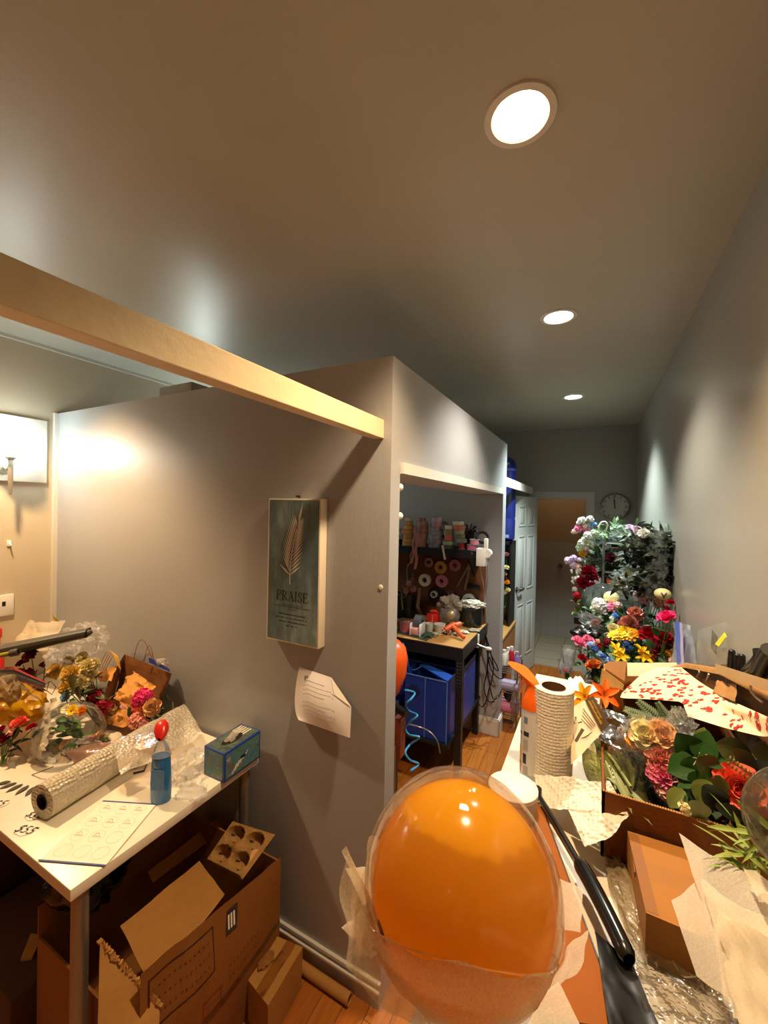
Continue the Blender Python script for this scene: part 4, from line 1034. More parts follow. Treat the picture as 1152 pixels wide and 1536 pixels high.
# little taped carton and cardboard tube on the floor
z = .145; cz = [atz(*p, z) for p in ((372, 1470), (416, 1406), (454, 1424), (402, 1514))]
t = thing('taped_carton', 'small brown taped carton on the floor beside the large carton', 'cardboard box', (sum(cz, V((0, 0, 0)))/4)-V((0, 0, z)))
mb = MB(); top = [p+V((0, 0, .004*k)) for k, p in enumerate(cz)]; bot = [V((p.x, p.y, .001)) for p in cz]
ctr = sum(bot, V((0, 0, 0)))/4; bot = [ctr+(p-ctr)*.98 for p in bot]
mb.add(top+bot, [(0, 1, 2, 3), (7, 6, 5, 4), (0, 4, 5, 1), (1, 5, 6, 2), (2, 6, 7, 3), (3, 7, 4, 0)])
part('body', mb, m_card, t, smooth=False)
part('tape', sheet([cz[0].lerp(cz[3], .4)+V((0, 0, .008)), cz[1].lerp(cz[2], .4)+V((0, 0, .008)), cz[1].lerp(cz[2], .75)+V((0, 0, .010)), cz[0].lerp(cz[3], .75)+V((0, 0, .012))], None, 12, 6, .004, 40, 2), film('packing_tape', tint='e8d0b0', body=.2, rough=.1, bodycol='c09a60'), t)
part('tape', MB().lump(cz[0].lerp(cz[1], .45)+V((.02, 0, .010)), (.02, .03, .010), .5, 3, 2, 3), m_card2, t, 'wad of brown tape')
a, b = atz(447, 1437, .019), atz(531, 1487, .019); a.y = min(a.y, 1.245); b.y = min(b.y, 1.245)
t = thing('cardboard_tube', 'brown cardboard tube lying along the baseboard', 'cardboard tube', (a+b)/2-V((0, 0, .019)))
part('tube', MB().ring((a+b)/2, b-a, .019, .0165, (b-a).length, 24), m_card, t)
# ================================================================== right: white counter
KZ = 1.0; KX0 = -.238
t = thing('counter', 'tall white topped counter along the right wall loaded with boxes', 'counter', (.07, 1.2, 0))
part('countertop', MB().bb(KX0, XR-.004, .20, 2.12, KZ-.035, KZ, bev=.003), mat('white_laminate', 'e8e0cf', .3, .02), t)
for (x, y) in ((KX0+.04, .26), (KX0+.04, 2.07), (XR-.05, .26), (XR-.05, 2.07)):
    part('leg', MB().cyl((x, y, 0), (x, y, KZ-.035), .024), m_steel, t)
# paper towel roll
P = atz(827, 1169, KZ); P.z = KZ
t = thing('paper_towel_roll', 'standing white paper towel roll on the counter', 'paper towel', P)
def towelmat():
    m, nt, out = newmat('paper_towel'); b = N(nt, 'ShaderNodeBsdfPrincipled', Roughness=.9); b.inputs['Base Color'].default_value = lin('ebe2d0')
    tc = N(nt, 'ShaderNodeTexCoord'); vo = N(nt, 'ShaderNodeTexVoronoi', Scale=110, Randomness=.3); nt.links.new(tc.outputs['Object'], vo.inputs['Vector'])
    bp = N(nt, 'ShaderNodeBump', Strength=.7, Distance=.006); nt.links.new(vo.outputs['Distance'], bp.inputs['Height']); nt.links.new(bp.outputs['Normal'], b.inputs['Normal'])
    nt.links.new(b.outputs[0], out.inputs[0]); return m
m_towel = towelmat()
def towel(u, v):
    a = 2*pi*u; r = .0565*(1+.008*noise.noise(V((cos(a)*3, sin(a)*3, v*7)))); return P+V((r*cos(a), r*sin(a), .001+.277*v))
mb = MB().grid(towel, 48, 20, closeu=True).lathe([(.0565, .278), (.053, .281), (.033, .278)], P, 48, caps=False)
part('towels', mb, m_towel, t)
part('core_tube', MB().lathe([(.033, .279), (.0325, .05), (.0001, .05)], P, 32, caps=False).lathe([(.034, .05), (.034, .2795), (.0325, .2795)], P, 32, caps=False), mat('core_brown', '6b4a2a', .85, .1), t, 'brown card core')
# orange trigger aerosol beside it
Q = atz(797, 1166, KZ); Q.z = KZ; Q.x -= .004; Q.y += .012
t = thing('spray_can', 'white labelled spray can with bright orange trigger cap beside the paper towels', 'spray can', Q)
part('can', MB().lathe([(.001, .001), (.030, .001), (.0315, .006), (.0315, .205), (.028, .222), (.022, .230), (.001, .230)], Q, 32), mat('can_blue_white', 'b9c2cf', .3, .05), t)
ori = mat('orange_plastic', 'f26a10', .35, .05)
part('shoulder', MB().lathe([(.032, .205), (.031, .225), (.026, .242), (.020, .258), (.018, .275), (.001, .276)], Q, 28), ori, t, 'orange shoulder')
sd = V((-.92, .25, 0)).normalized(); tr_ = MB()
def trig(u, v):
    a = 2*pi*u; c = Q+V((0, 0, .266+.045*v**.8))+sd*(.035*v**1.5-.004)
    r = .017+.011*v; sq_ = 1-.55*v
    p = sd*cos(a)*r*(1.35 if cos(a) > 0 else 1.0)*(1+.25*v) + V((-sd.y, sd.x, 0))*sin(a)*r + V((0, 0, .006*cos(a)*v*2-.012*v*max(0, -cos(a))))
    return c+p
tr_.grid(trig, 26, 10, closeu=True); tr_.add([trig(k/26, 1)+V((0, 0, 0)) for k in range(26)], [tuple(range(26))])
part('trigger_cap', tr_, ori, t, 'flared orange trigger cap')
part('trigger', MB().tube([Q+sd*.026+V((0, 0, .285)), Q+sd*.036+V((0, 0, .262)), Q+sd*.034+V((0, 0, .240))], .006, 8, .7), mat('orange_pale', 'f0a070', .35, .05), t)
lbm = MB()
def lab(a0, a1, z0, z1, matn, col, nm):
    mb = MB(); n = 14
    def f(u, v): a = radians(a0+(a1-a0)*u); return Q+V((.0319*cos(a), .0319*sin(a), z0+(z1-z0)*v))
    mb.grid(f, n, 2); part(nm, mb, mat(matn, col, .4, .04), t)
# camera side of the can is around -80 degrees
lab(-150, -30, .015, .195, 'can_label', 'dcdad6', 'label')
def lab2(a0, a1, z0, z1, matn, col, nm):
    mb = MB()
    def f(u, v): a = radians(a0+(a1-a0)*u); return Q+V((.0322*cos(a), .0322*sin(a), z0+(z1-z0)*v))
    mb.grid(f, 10, 2); part(nm, mb, mat(matn, col, .4, .04), t)
lab2(-178, -140, .035, .09, 'lab_yellow', 'f2b818', 'yellow_band'); lab2(-178, -140, .012, .045, 'lab_red', 'd2381c', 'red_band'); lab2(-178, -140, .128, .134, 'lab_navy', '1c2238', 'navy_band')
lab2(-128, -108, .045, .075, 'lab_navy', '1c2238', 'black_square'); lab2(-126, -96, .128, .142, 'lab_navy', '1c2238', 'black_bar'); lab2(-126, -104, .165, .185, 'lab_bluegrey', '6a86a8', 'blue_print')
for k in range(7): lab2(-128, -100, .085+.005*k, .087+.005*k, 'lab_grey', '9a9896', 'text_line')
for k in range(5): lab2(-128, -98, .016+.005*k, .0185+.005*k, 'lab_grey', '9a9896', 'text_line')
# round white tub standing behind the balloon
P = atz(770, 1226, KZ); P.z = KZ; P.x = -.17; P.y = 1.075
t = thing('white_tub', 'round white lidded tub seen through the clear balloon', 'tub', P)
part('body', MB().lathe([(.001, .001), (.05, .001), (.054, .004), (.058, .088), (.001, .088)], P, 36), mat('tub_grey', 'c4bcb0', .5, .03), t)
part('lid', MB().lathe([(.061, .084), (.061, .094), (.057, .097), (.001, .098)], P, 36, caps=False), mat('tub_lid', 'efe6d8', .5, .02), t)
# used paper towel crumpled in front of the roll
ct = [atz(800, 1160, KZ+.05), atz(916, 1174, KZ+.13), atz(943, 1222, KZ+.12), atz(812, 1212, KZ+.03)]
mb = MB(); sheet(ct, mb, 34, 24, .008, 18, 5, -.02); sheet([ct[3].lerp(ct[2], .35)+V((0, -.004, 0)), ct[2], atz(926, 1246, KZ+.10), atz(878, 1272, KZ+.06)], mb, 20, 14, .008, 22, 8)
solo('crumpled_paper_towel', mb, m_towel, 'crumpled used paper towel sheet in front of the roll', 'paper towel', angle=30)
# white plastic bag behind the roll
P = atz(862, 1042, KZ+.06)
mb = MB(); mb.lump(atz(862, 1050, KZ+.05), (.055, .20, .05), .35, 1.8, 3, 4, KZ+.002)
solo('white_plastic_bag', mb, mat('white_bag', 'efeae0', .5, .04, 10, .1, 30), 'white plastic bag lying behind the paper towel roll', 'plastic bag')
pr_ = MB()
# printed header card of a bouquet sleeve
k1 = [aty(858, 1060, 1.40), aty(878, 1050, 1.38), aty(903, 1097, 1.27), aty(857, 1148, 1.23)]
t = thing('printed_pack', 'printed cream pack with black text tilted beside the paper towel roll', 'pack', atz(868, 1165, KZ))
part('card', sheet(k1, None, 10, 10, .004, 12, 3), mat('pack_cream', 'e6d3b2', .45, .03), t)
k2 = [aty(877, 1050, 1.375), aty(890, 1043, 1.37), aty(914, 1087, 1.265), aty(902, 1097, 1.265)]
part('header_band', sheet(k2, None, 6, 10, .002, 12, 3), mat('pack_brown', '4c3a26', .4, .1), t, 'dark brown header band')
def onq(q, u, v, o=.002):
    p = q[0].lerp(q[1], u).lerp(q[3].lerp(q[2], u), v); n = (q[1]-q[0]).cross(q[3]-q[0]).normalized()
    if n.dot(EYE-p) < 0: n = -n
    return p+n*o
def qline(mb, q, u0, v0, u1, v1, w):
    a, b = onq(q, u0, v0), onq(q, u1, v1); s = (b-a).cross(EYE-a).normalized()*w/2; mb.add([a-s, a+s, b+s, b-s], [(0, 1, 2, 3)])
yl = MB(); rr = random.Random(3)
for k in range(14):
    v = .12+.055*k
    qline(yl, k2, .28, v, .42+.1*rr.random(), v+.02, .004); 
    if k < 11: qline(yl, k2, .6, v+.03, .74, v+.05, .003)
part('header_text', yl, mat('pack_yellow', 'e0b02a', .5, .05), t, smooth=False)
tl_ = MB()
for k in range(4): qline(tl_, k1, .72-.07*k, .2+.06*k, .93-.05*k, .78, .0018)
for k in range(4): qline(tl_, k1, .55-.06*k, .80-.02*k, .78-.06*k, .84, .0014)
qline(tl_, k1, .35, .42, .52, .46, .004); qline(tl_, k1, .20, .72, .52, .62, .010); qline(tl_, k1, .1, .3, .16, .36, .006); qline(tl_, k1, .22, .25, .27, .29, .006)
part('printed_text', tl_, mat('pack_ink', '5e4a38', .6, .1), t, smooth=False)
# orange lilies and a leafy sleeve behind it
bunch('orange_lily_bunch', 'orange flowers with yellow centres above the printed pack', 'flowers', atz(892, 1090, KZ+.002),
      [bl('lily', 'gold', 878, 1046, 19, 1.56, (-.4, -.75, .5)), bl('lily', 'orange', 906, 1042, 20, 1.58, (.2, -.8, .6)), bl('bud', 'cream', 938, 1066, 9, 1.50, (.6, -.5, .4))], (10, .07, .02, '6d7d33'), seed=21)
sl = MB(); sheet([aty(893, 1062, 1.42), aty(962, 1078, 1.36), aty(955, 1128, 1.25), aty(902, 1112, 1.28)], sl, 14, 14, .012, 14, 6)
solo('brown_sleeve', sl, film('brown_film', tint='9a7a4a', body=.45, bodycol='6e5126', bump=.3, rough=.15), 'translucent brown flower sleeve next to the printed pack', 'flower sleeve')
P = aty(905, 1160, 1.22); 
t = thing('wrapped_greens', 'clear wrapped bunch of pale green stems in front of the printed pack', 'wrapped flowers', (P.x, P.y, KZ+.003))
def cone(u, v):
    a = aty(896, 1118, 1.33).lerp(aty(945, 1222, 1.11), v); w = .018+.048*sin(pi*min(1, v*.75+.1)); g = 2*pi*u
    return a+V((w*cos(g), w*.35*sin(g)*(1+.2*noise.noise(V((u*6, v*6, 1)))), .5*w*sin(g)))
part('sleeve', MB().grid(cone, 24, 16, closeu=True), film('green_film', tint='dfe3b8', body=.22, bodycol='a8a670', bump=.7, bscale=25), t)
rr = random.Random(12)
for k in range(9):
    a, b = aty(898+rr.uniform(-5, 8), 1116, 1.33), aty(930+rr.uniform(-28, 25), 1205+rr.uniform(-25, 10), 1.13)
    part('stem', MB().tube([a, a.lerp(b, .5)+V((0, 0, .008)), b], .0035, 6), mat('stem_pale', '8d9350', .5, .2), t)
foliage(t, [aty(920, 1170, 1.16), aty(912, 1150, 1.2), aty(935, 1190, 1.13), aty(915, 1140, 1.26)], 18, .09, .016, '7b8148', 15, dirs=(.5, -.5, -.4), spread=.5)
# ferns
t = thing('fern_fronds', 'dark green fern fronds under the heart patterned paper', 'fern', aty(965, 1110, 1.38)-V((0, 0, .06)))
fr_ = MB()
for (x0, y0, x1, y1, Y) in ((985, 1085, 935, 1062, 1.42), (1000, 1088, 955, 1050, 1.45), (1010, 1090, 985, 1052, 1.45), (975, 1100, 920, 1090, 1.36), (970, 1110, 922, 1104, 1.33), (1018, 1092, 1010, 1058, 1.42), (990, 1095, 940, 1076, 1.40)):
    a, b = aty(x0, y0, Y-.02), aty(x1, y1, Y); d = b-a; ln = d.length; d.normalize(); s = d.cross(V((0, -.6, .8))).normalized()
    fm = MB(); fm.tube([a, a.lerp(b, .5), b], .001, 4)
    for k in range(13):
        t_ = .12+.86*k/13
        for sg in (-1, 1): leafblade(fm, a+d*ln*t_, d*.5+s*sg, (0, -.6, .8), ln*.36*(1-t_*.65), ln*.075, .1, .1, 3)
    part('frond', fm, mat('leaf_fern', '43582a', .5, .25, 14), t)
# ---- front tray box with flowers
TX0, TX1, TY0, TY1, TZ1 = .030, XR-.008, 1.072, 1.62, KZ+.152
t = thing('flower_tray', 'shallow brown cardboard tray of artificial flowers on the counter', 'cardboard box', ((TX0+TX1)/2, (TY0+TY1)/2, KZ))
mcd = mat('cardboard_red', '7c4a22', .8, .08, 30, .1, 120, spec=.2)
part('front_panel', MB().bb(TX0, TX1, TY0, TY0+.006, KZ+.001, TZ1), mcd, t, smooth=False)
part('side_panel', MB().bb(TX0, TX0+.006, TY0, TY1, KZ+.001, TZ1), mcd, t, smooth=False); part('side_panel', MB().bb(TX1-.006, TX1, TY0, TY1, KZ+.001, TZ1), mcd, t, smooth=False)
part('back_panel', MB().bb(TX0, TX1, TY1-.006, TY1, KZ+.001, TZ1+.04), mcd, t, smooth=False); part('base', MB().bb(TX0, TX1, TY0, TY1, KZ+.001, KZ+.006), mcd, t, smooth=False)
cg = MB()
for k in range(70): cg.box((TX0+.003+k*.005, TY0+.003, TZ1+.0006), (.003, .006, .0016))
part('corrugated_edge', cg, m_cardin, t, smooth=False)
# dark filler leaves in the tray, those by the wall coloured as shade
t = thing('tray_greenery', 'dark green foliage filling the bottom of the cardboard tray', 'leaves', (.21, 1.35, KZ+.008)); 
rr = random.Random(31); pts = [V((rr.uniform(.10, .24), rr.uniform(1.2, 1.48), KZ+rr.uniform(.06, .11))) for _ in range(26)]
foliage(t, pts, 110, .085, .03, '2c3a1e', 32); foliage(t, [V((rr.uniform(.27, .33), rr.uniform(1.14, 1.5), KZ+rr.uniform(.05, .16))) for _ in range(20)], 70, .055, .026, '22301a', 35)
# wrapped rose bouquet
P = aty(985, 1140, 1.24)
t = thing('wrapped_roses', 'cellophane wrapped peach and pink rose bouquet lying in the tray', 'bouquet', (P.x, P.y, KZ+.02))
for (k, c, x, y, r, d) in (('rose', 'cream', 968, 1104, 25, (-.1, -.7, .7)), ('rose', 'peach', 992, 1106, 26, (.1, -.7, .7)), ('carnation', 'salmon', 992, 1140, 26, (-.2, -.7, .7)), ('carnation', 'pink', 996, 1166, 25, (-.2, -.7, .7)), ('rose', 'gold', 955, 1112, 16, (-.4, -.7, .5)), ('carnation', 'blush', 985, 1128, 20, (0, -.8, .5)), ('carnation', 'blush', 1002, 1186, 18, (-.2, -.7, .6))):
    b = bl(k, c, x, y, r, 1.24-.0009*max(0, y-1110)); bloom(t, k, c, b[2], d, b[3])
part('cellophane', MB().lump(aty(978, 1140, 1.235), (.085, .05, .10), .3, 2.6, 5, 4), film('cellophane', body=.03, rough=.08, bump=.2, bscale=25, edge=.35), t)
part('cellophane_ruffle', MB().lump(aty(1022, 1084, 1.27), (.025, .03, .03), .6, 3, 7, 4), film('cellophane_soft', body=.08, edge=.3, rough=.2), t)
part('cellophane_ruffle', MB().lump(aty(948, 1160, 1.20), (.03, .03, .06), .5, 3, 9, 4), film('cellophane_grey', body=.10, bodycol='a09888', bump=.3, edge=.3, rough=.2), t)
# big leafed sprig with small cream flowers
def leafthing(name, label, leaves, col, base):
    t = thing(name, label, 'leaves', base)
    for (x, y, a, L, W, Y) in leaves:
        p = aty(x, y, Y); m_ = mpp(p); dv = (RGT*cos(radians(a)) - DWN*sin(radians(a)))
        mb = MB(); leafblade(mb, p - dv*L*m_*.5, dv, EYE-p, L*m_, W*m_, .18, .15, 8)
        o = part('leaf', mb, mat('leaf_'+col, col, .42, .25, 14, .15, 60), t)
    return t
leafthing('ivy_sprig', 'dark green round leafed sprig in the middle of the tray', [(1030, 1118, 130, 44, 40, 1.20), (1056, 1118, 75, 46, 34, 1.20), (1072, 1134, 10, 46, 32, 1.19), (1024, 1150, 200, 46, 38, 1.18), (1040, 1158, 265, 46, 32, 1.18), (1022, 1166, 215, 40, 30, 1.17), (1066, 1152, -30, 50, 34, 1.17), (1050, 1175, 260, 36, 30, 1.16)], '2f5a24', aty(1047, 1140, 1.2)-V((0, 0, .05)))
sp = bpy.data.objects['ivy_sprig']
ce = MB(); p = aty(1047, 1138, 1.175)
for k in range(7): a = k*.9; ce.tube([p, p+RGT*.012*cos(a)+DWN*.012*sin(a)-FWD*.006, p+RGT*.02*cos(a)+DWN*.02*sin(a)-FWD*.01], .0012, 4)
part('sprig_centre', ce, mat('twig_pale', 'b59c74', .7), sp)
leafthing('eucalyptus_sprig', 'pale olive round leaves hanging over the tray rim', [(1084, 1128, 60, 34, 28, 1.22), (1080, 1140, -50, 40, 30, 1.21), (1056, 1190, 250, 40, 32, 1.12), (1014, 1198, 230, 34, 24, 1.10), (1046, 1216, 290, 34, 34, 1.075), (1082, 1182, -75, 40, 20, 1.13), (1054, 1104, 80, 26, 20, 1.24)], '7d8a44', aty(1050, 1180, 1.13)-V((0, 0, .05)))
leafthing('variegated_leaf', 'striped green leaf behind the coral rose', [(1105, 1128, -20, 66, 36, 1.22), (1120, 1140, -40, 50, 22, 1.2), (1148, 1126, 30, 40, 24, 1.22)], '5c6238', aty(1110, 1150, 1.2)-V((0, 0, .05)))
t = leafthing('dark_tray_leaf', 'large very dark leaf below the coral rose', [(1075, 1200, -50, 60, 34, 1.10), (1100, 1220, -25, 60, 20, 1.10)], '1e2a18', aty(1080, 1200, 1.1)-V((0, 0, .06)))
bunch('cream_berry_sprig', 'tiny cream blossoms drooping over the tray rim', 'flowers', aty(1030, 1195, 1.09), [bl('cluster', 'cream', 1026, 1211, 8, 1.066, (0, -.8, .2)), bl('cluster', 'cream', 1030, 1218, 6, 1.064, (0, -.8, .2)), bl('bud', 'cream', 1022, 1204, 5, 1.066)], None, seed=33)
P = aty(1112, 1186, 1.16)
t = thing('coral_rose', 'large coral pink rose at the end of the tray', 'flower', (P.x, P.y+.03, P.z-.05))
bloom(t, 'rose', 'coral', P, (-.25, -.8, .6), 40*mpp(P))
for (x, y, a) in ((1118, 1212, 0), (1096, 1205, 170)): 
    mb = MB(); p = aty(x, y, 1.13); leafblade(mb, p-RGT*.03*cos(radians(a)), RGT*cos(radians(a))+DWN*.1, EYE-p, .06, .03, -.3, .2); part('outer_petal', mb, petals_mat('petal_salmon', PC['salmon']), t)
part('stem', MB().tube([P-V((-.0, -.02, .02)), V((P.x, P.y+.1, KZ+.05))], .004, 6), mat('stem_4d6b2c', '4d6b2c', .6), t)
t = thing('seed_spray', 'thin brown stem of greenish seed pods across the coral rose', 'spray', aty(1120, 1160, 1.13)-V((0, 0, .02)))
a, b = aty(1090, 1138, 1.14), aty(1148, 1182, 1.09)
part('stem', MB().tube([a, a.lerp(b, .5)+V((0, 0, .004)), b], .0014, 5), mat('twig_dark', '3a2416', .7), t)
pd = MB()
for k in range(9):
    p = a.lerp(b, .08+.1*k)
    for sg in (-1, 1): pd.lump(p+DWN*sg*-.006+RGT*.002*sg, (.0022, .0022, .005), .1, 2, k, 2)
part('pods', pd, mat('pod', '8a7a3c', .6, .2), t)
# ---- second box behind with kraft carrier bag
t = thing('back_box', 'tall brown cardboard box behind the tray with raised flaps', 'cardboard box', (.22, 1.93, KZ))
QX0, QX1, QY0, QY1, QZ = .05, XR-.012, 1.66, 2.08, KZ+.12
part('walls', MB().bb(QX0, QX0+.006, QY0, QY1, KZ+.001, QZ).bb(QX1-.006, QX1, QY0, QY1, KZ+.001, QZ).bb(QX0, QX1, QY0, QY0+.006, KZ+.001, QZ).bb(QX0, QX1, QY1-.006, QY1, KZ+.001, QZ).bb(QX0, QX1, QY0, QY1, KZ+.001, KZ+.007), m_card, t, smooth=False)
pA = [aty(903, 1003, 1.84), aty(936, 1028, 1.70), aty(929, 1052, 1.66), aty(897, 1040, 1.84)]
part('flap', MB().poly(pA, (0, .005, 0)), m_card, t)
pB = [aty(905, 1001, 1.86), aty(912, 993, 1.98), aty(940, 992, 2.0), aty(937, 1022, 1.74)]
part('flap', MB().poly(pB, (0, .005, 0)), m_card2, t)
pC = [aty(938, 994, 2.0), aty(1030, 994, 2.1), aty(1030, 1012, 2.02), aty(937, 1014, 1.9)]
part('flap', sheet(pC, None, 10, 5, .003, 10, 3), mat('card_pale', 'c9b48c', .75, .06), t)
pD = [atx(1072, 995, XR-.043), atx(1175, 1027, XR-.043), atx(1175, 1046, XR-.05), atx(1072, 1008, XR-.05)]
part('flap', sheet(pD, None, 14, 4, .002, 10, 3), mat('card_tan', '9c7d52', .75, .06), t)
t = thing('kraft_carrier_bag', 'brown carrier bag lying open with white twisted handles inside the back box', 'paper bag', atx(1080, 1050, .34)-V((0, 0, .08)))
bm = MB()
ro = [atx(1000, 1003, .27), atx(1030, 995, .33), atx(1085, 1004, .368), atx(1180, 1050, XR-.018)]
def bagback(u, v):
    k = min(2, int(u*3)); f_ = u*3-k; top = ro[k].lerp(ro[k+1], f_); bot = top+V((-.006, -.0, -.12)); p = top.lerp(bot, v)
    return p+V((0, 0, .006*noise.noise(V((u*8, v*6, 2)))))
bm.grid(bagback, 30, 10)
def bagrim(u, v):
    k = min(2, int(u*3)); f_ = u*3-k; top = ro[k].lerp(ro[k+1], f_); return top+V((-.012*v, -.02*v, -.012*v*v+.006*sin(pi*v)))
part('rim', MB().grid(bagrim, 30, 5), mat('kraft_bag_rim', 'a87a45', .65, .1, 14, .15, 30, spec=.3), t, 'lighter folded rim')
part('body', bm, mat('kraft_bag_shaded', '6a4522', .65, .1, 14, .15, 30, spec=.3), t)  # bag body coloured darker than its rim for the shade inside
part('inner_fold', sheet([atx(1078, 1021, .345), atx(1106, 1028, .35), atx(1102, 1052, .33), atx(1072, 1040, .325)], None, 10, 8, .008, 18, 4), mat('kraft_bag_rim', 'a87a45', .65), t)
wh = mat('white_cord', 'd8c8b4', .7, .05)
for pts in (((1047, 1003), (1049, 1009), (1045, 1016)), ((1063, 1011), (1062, 1016), (1059, 1023))):
    part('handle', MB().tube([atx(x, y, .335) for x, y in pts], .0028, 6), wh, t)
part('handle', MB().tube([atx(x, y, .35) for x, y in ((1126, 1028), (1127, 1038), (1134, 1046), (1143, 1053))], .0028, 6), wh, t)
# cream paper printed with red hearts
HP = [[(932, 1040, 1.60), (960, 1012, 1.74), (985, 1000, 1.86), (1022, 1000, 1.86)],
      [(928, 1048, 1.54), (968, 1026, 1.62), (1010, 1018, 1.66), (1052, 1024, 1.60)],
      [(975, 1049, 1.50), (1015, 1046, 1.50), (1060, 1046, 1.48), (1100, 1052, 1.42)],
      [(1022, 1052, 1.46), (1062, 1064, 1.40), (1104, 1074, 1.34), (1160, 1078, 1.27)],
      [(1030, 1075, 1.38), (1090, 1094, 1.28), (1150, 1108, 1.22), (1190, 1096, 1.19)]]
G = [[clampx(aty(*q), .02 if j < 3 else .055) for q in row] for j, row in enumerate(HP)]
def hp(u, v):
    x, y = u*3, v*4; i, j = min(2, int(x)), min(3, int(y)); a, b = x-i, y-j
    p = G[j][i].lerp(G[j][i+1], a).lerp(G[j+1][i].lerp(G[j+1][i+1], a), b); return p
def hps(u, v):
    e = .04; q = V((0, 0, 0))
    for du in (-e, 0, e):
        for dv in (-e, 0, e): q += hp(min(1, max(0, u+du)), min(1, max(0, v+dv)))
    q = q/9; q.x = min(q.x, XR-.004)
    return q
t = thing('heart_paper', 'cream sheet printed with red hearts draped over the boxes', 'wrapping paper', hps(.5, .5)-V((0, 0, .03)))
part('sheet', MB().grid(hps, 30, 40), mat('cream_paper', 'f0dcb0', .6, .02, spec=.3), t)
hm = MB(); rr = random.Random(17)
for i in range(105):
    u, v = rr.uniform(.05, .95), rr.uniform(.05, .95)
    if v > .8 and u < .45: continue
    p = hps(u, v); du = (hps(min(1, u+.02), v)-hps(u-.02, v)).normalized(); n_ = du.cross(hps(u, min(1, v+.02))-hps(u, v-.02)).normalized()
    if n_.dot(EYE-p) < 0: n_ = -n_
    dvv = n_.cross(du); a = rr.uniform(0, 6.28); ex, ey = du*cos(a)+dvv*sin(a), dvv*cos(a)-du*sin(a); s = rr.uniform(.006, .0105)
    pts = [(0, -1), (.55, -.35), (.95, .25), (.8, .7), (.4, .8), (0, .42), (-.4, .8), (-.8, .7), (-.95, .25), (-.55, -.35)]
    c = len(hm.v); hm.add([p+n_*.0016]+[p+ex*x*s+ey*y*s+n_*.0016 for x, y in pts], [(0, k+1, (k+1) % 10+1) for k in range(10)])
part('heart_print', hm, mat('heart_red', 'c8241c', .6, .1), t, 'scattered red hearts', smooth=False)
# ---- small kraft box, tissue bouquet
t = thing('kraft_box', 'small plain kraft carton in front of the flower tray', 'cardboard box', (.14, .95, KZ))
z = KZ+.088; top = [atz(*p, z) for p in ((969, 1369), (1063, 1409), (1052, 1279), (941, 1246))]; top = [V((p.x, min(p.y, 1.064), z)) for p in top]
bot = [V((p.x, p.y, KZ+.002)) for p in top]
mb = MB(); mb.add(top+bot, [(0, 1, 2, 3), (7, 6, 5, 4), (0, 4, 5, 1), (1, 5, 6, 2), (2, 6, 7, 3), (3, 7, 4, 0)])
part('body', mb, mat('kraft_box_card', 'a66f34', .75, .06, 25, .08, 150, spec=.25), t, smooth=False)
part('lid_seam', MB().add([top[0].lerp(top[3], k)+V((.0 if i == 0 else (.02 if i == 1 else .02), 0, .0006)) for k, i in ((.02, 0), (.02, 1), (.98, 1), (.98, 0))], [(0, 1, 2, 3)]).box(top[3].lerp(top[0], .45)+V((-.0008, 0, -.012)), (.0016, .03, .010)), mat('kraft_seam', '8f5c2a', .75, .06), t)
part('tape', sheet([top[0].lerp(top[3], .40)+V((0, 0, .001)), top[1].lerp(top[2], .40)+V((0, 0, .001)), top[1].lerp(top[2], .62)+V((0, 0, .001)), top[0].lerp(top[3], .62)+V((0, 0, .001))], None, 4, 4), film('clear_tape', tint='ffffff', body=.02, rough=.3, edge=.5, bodycol='b07a3e'), t)
part('small_mark', MB().box(top[2].lerp(top[3], .1)+V((0, -.012, .001)), (.012, .010, .0008)), m_ink, t)
# bouquet of tissue and bubble at the right edge
t = thing('tissue_bouquet', 'cream tissue wrapped bouquet with clear bubble at the right photo edge', 'bouquet', (.29, .78, KZ+.002))
bub = aty(1222, 1245, .70); R_ = 84*mpp(bub)
part('bubble', MB().lump(bub, (R_, R_, R_*1.0), .03, 1.4, 3, 4), film('bubble_smoky', tint='e6e4d6', body=.16, rough=.06, bodycol='8d8a72'), t)
part('tissue_sheet', sheet([aty(1020, 1252, .88), aty(1175, 1345, .70), aty(1185, 1460, .56), aty(1080, 1440, .62)], None, 16, 16, .006, 12, 2), m_tissue, t)
part('tissue_sheet', sheet([aty(1006, 1348, .74), aty(1052, 1308, .80), aty(1140, 1520, .52), aty(1044, 1462, .60)], None, 14, 16, .006, 12, 4), m_tissue, t)
part('tissue_sheet', sheet([aty(1052, 1318, .74), aty(1190, 1420, .56), aty(1190, 1560, .46), aty(1102, 1530, .50)], None, 14, 16, .010, 12, 6), m_tissue, t)
part('tissue_sheet', sheet([aty(1072, 1358, .66), aty(1190, 1440, .52), aty(1190, 1580, .44), aty(1110, 1560, .46)], None, 14, 16, .012, 14, 8), m_tissue2, t)
part('tissue_sheet', sheet([aty(1120, 1310, .72), aty(1190, 1318, .66), aty(1190, 1380, .58), aty(1128, 1340, .66)], None, 12, 10, .02, 20, 9), m_tissue2, t)
foliage(t, [aty(1126, 1290, .80), aty(1140, 1280, .78), aty(1130, 1300, .78), aty(1148, 1262, .78)], 34, .05, .008, '8a9a44', 41, dirs=(-.6, -.2, .3), spread=.7)
for k in range(5):
    part('stem', MB().tube([bub+V((-.02+.01*k, 0, -R_*.95)), V((.29+.006*k, .80, 1.06)), V((.27+.012*k, .78+.006*k, KZ+.003))], .004, 6), mat('stem_4d6b2c', '4d6b2c', .6), t)
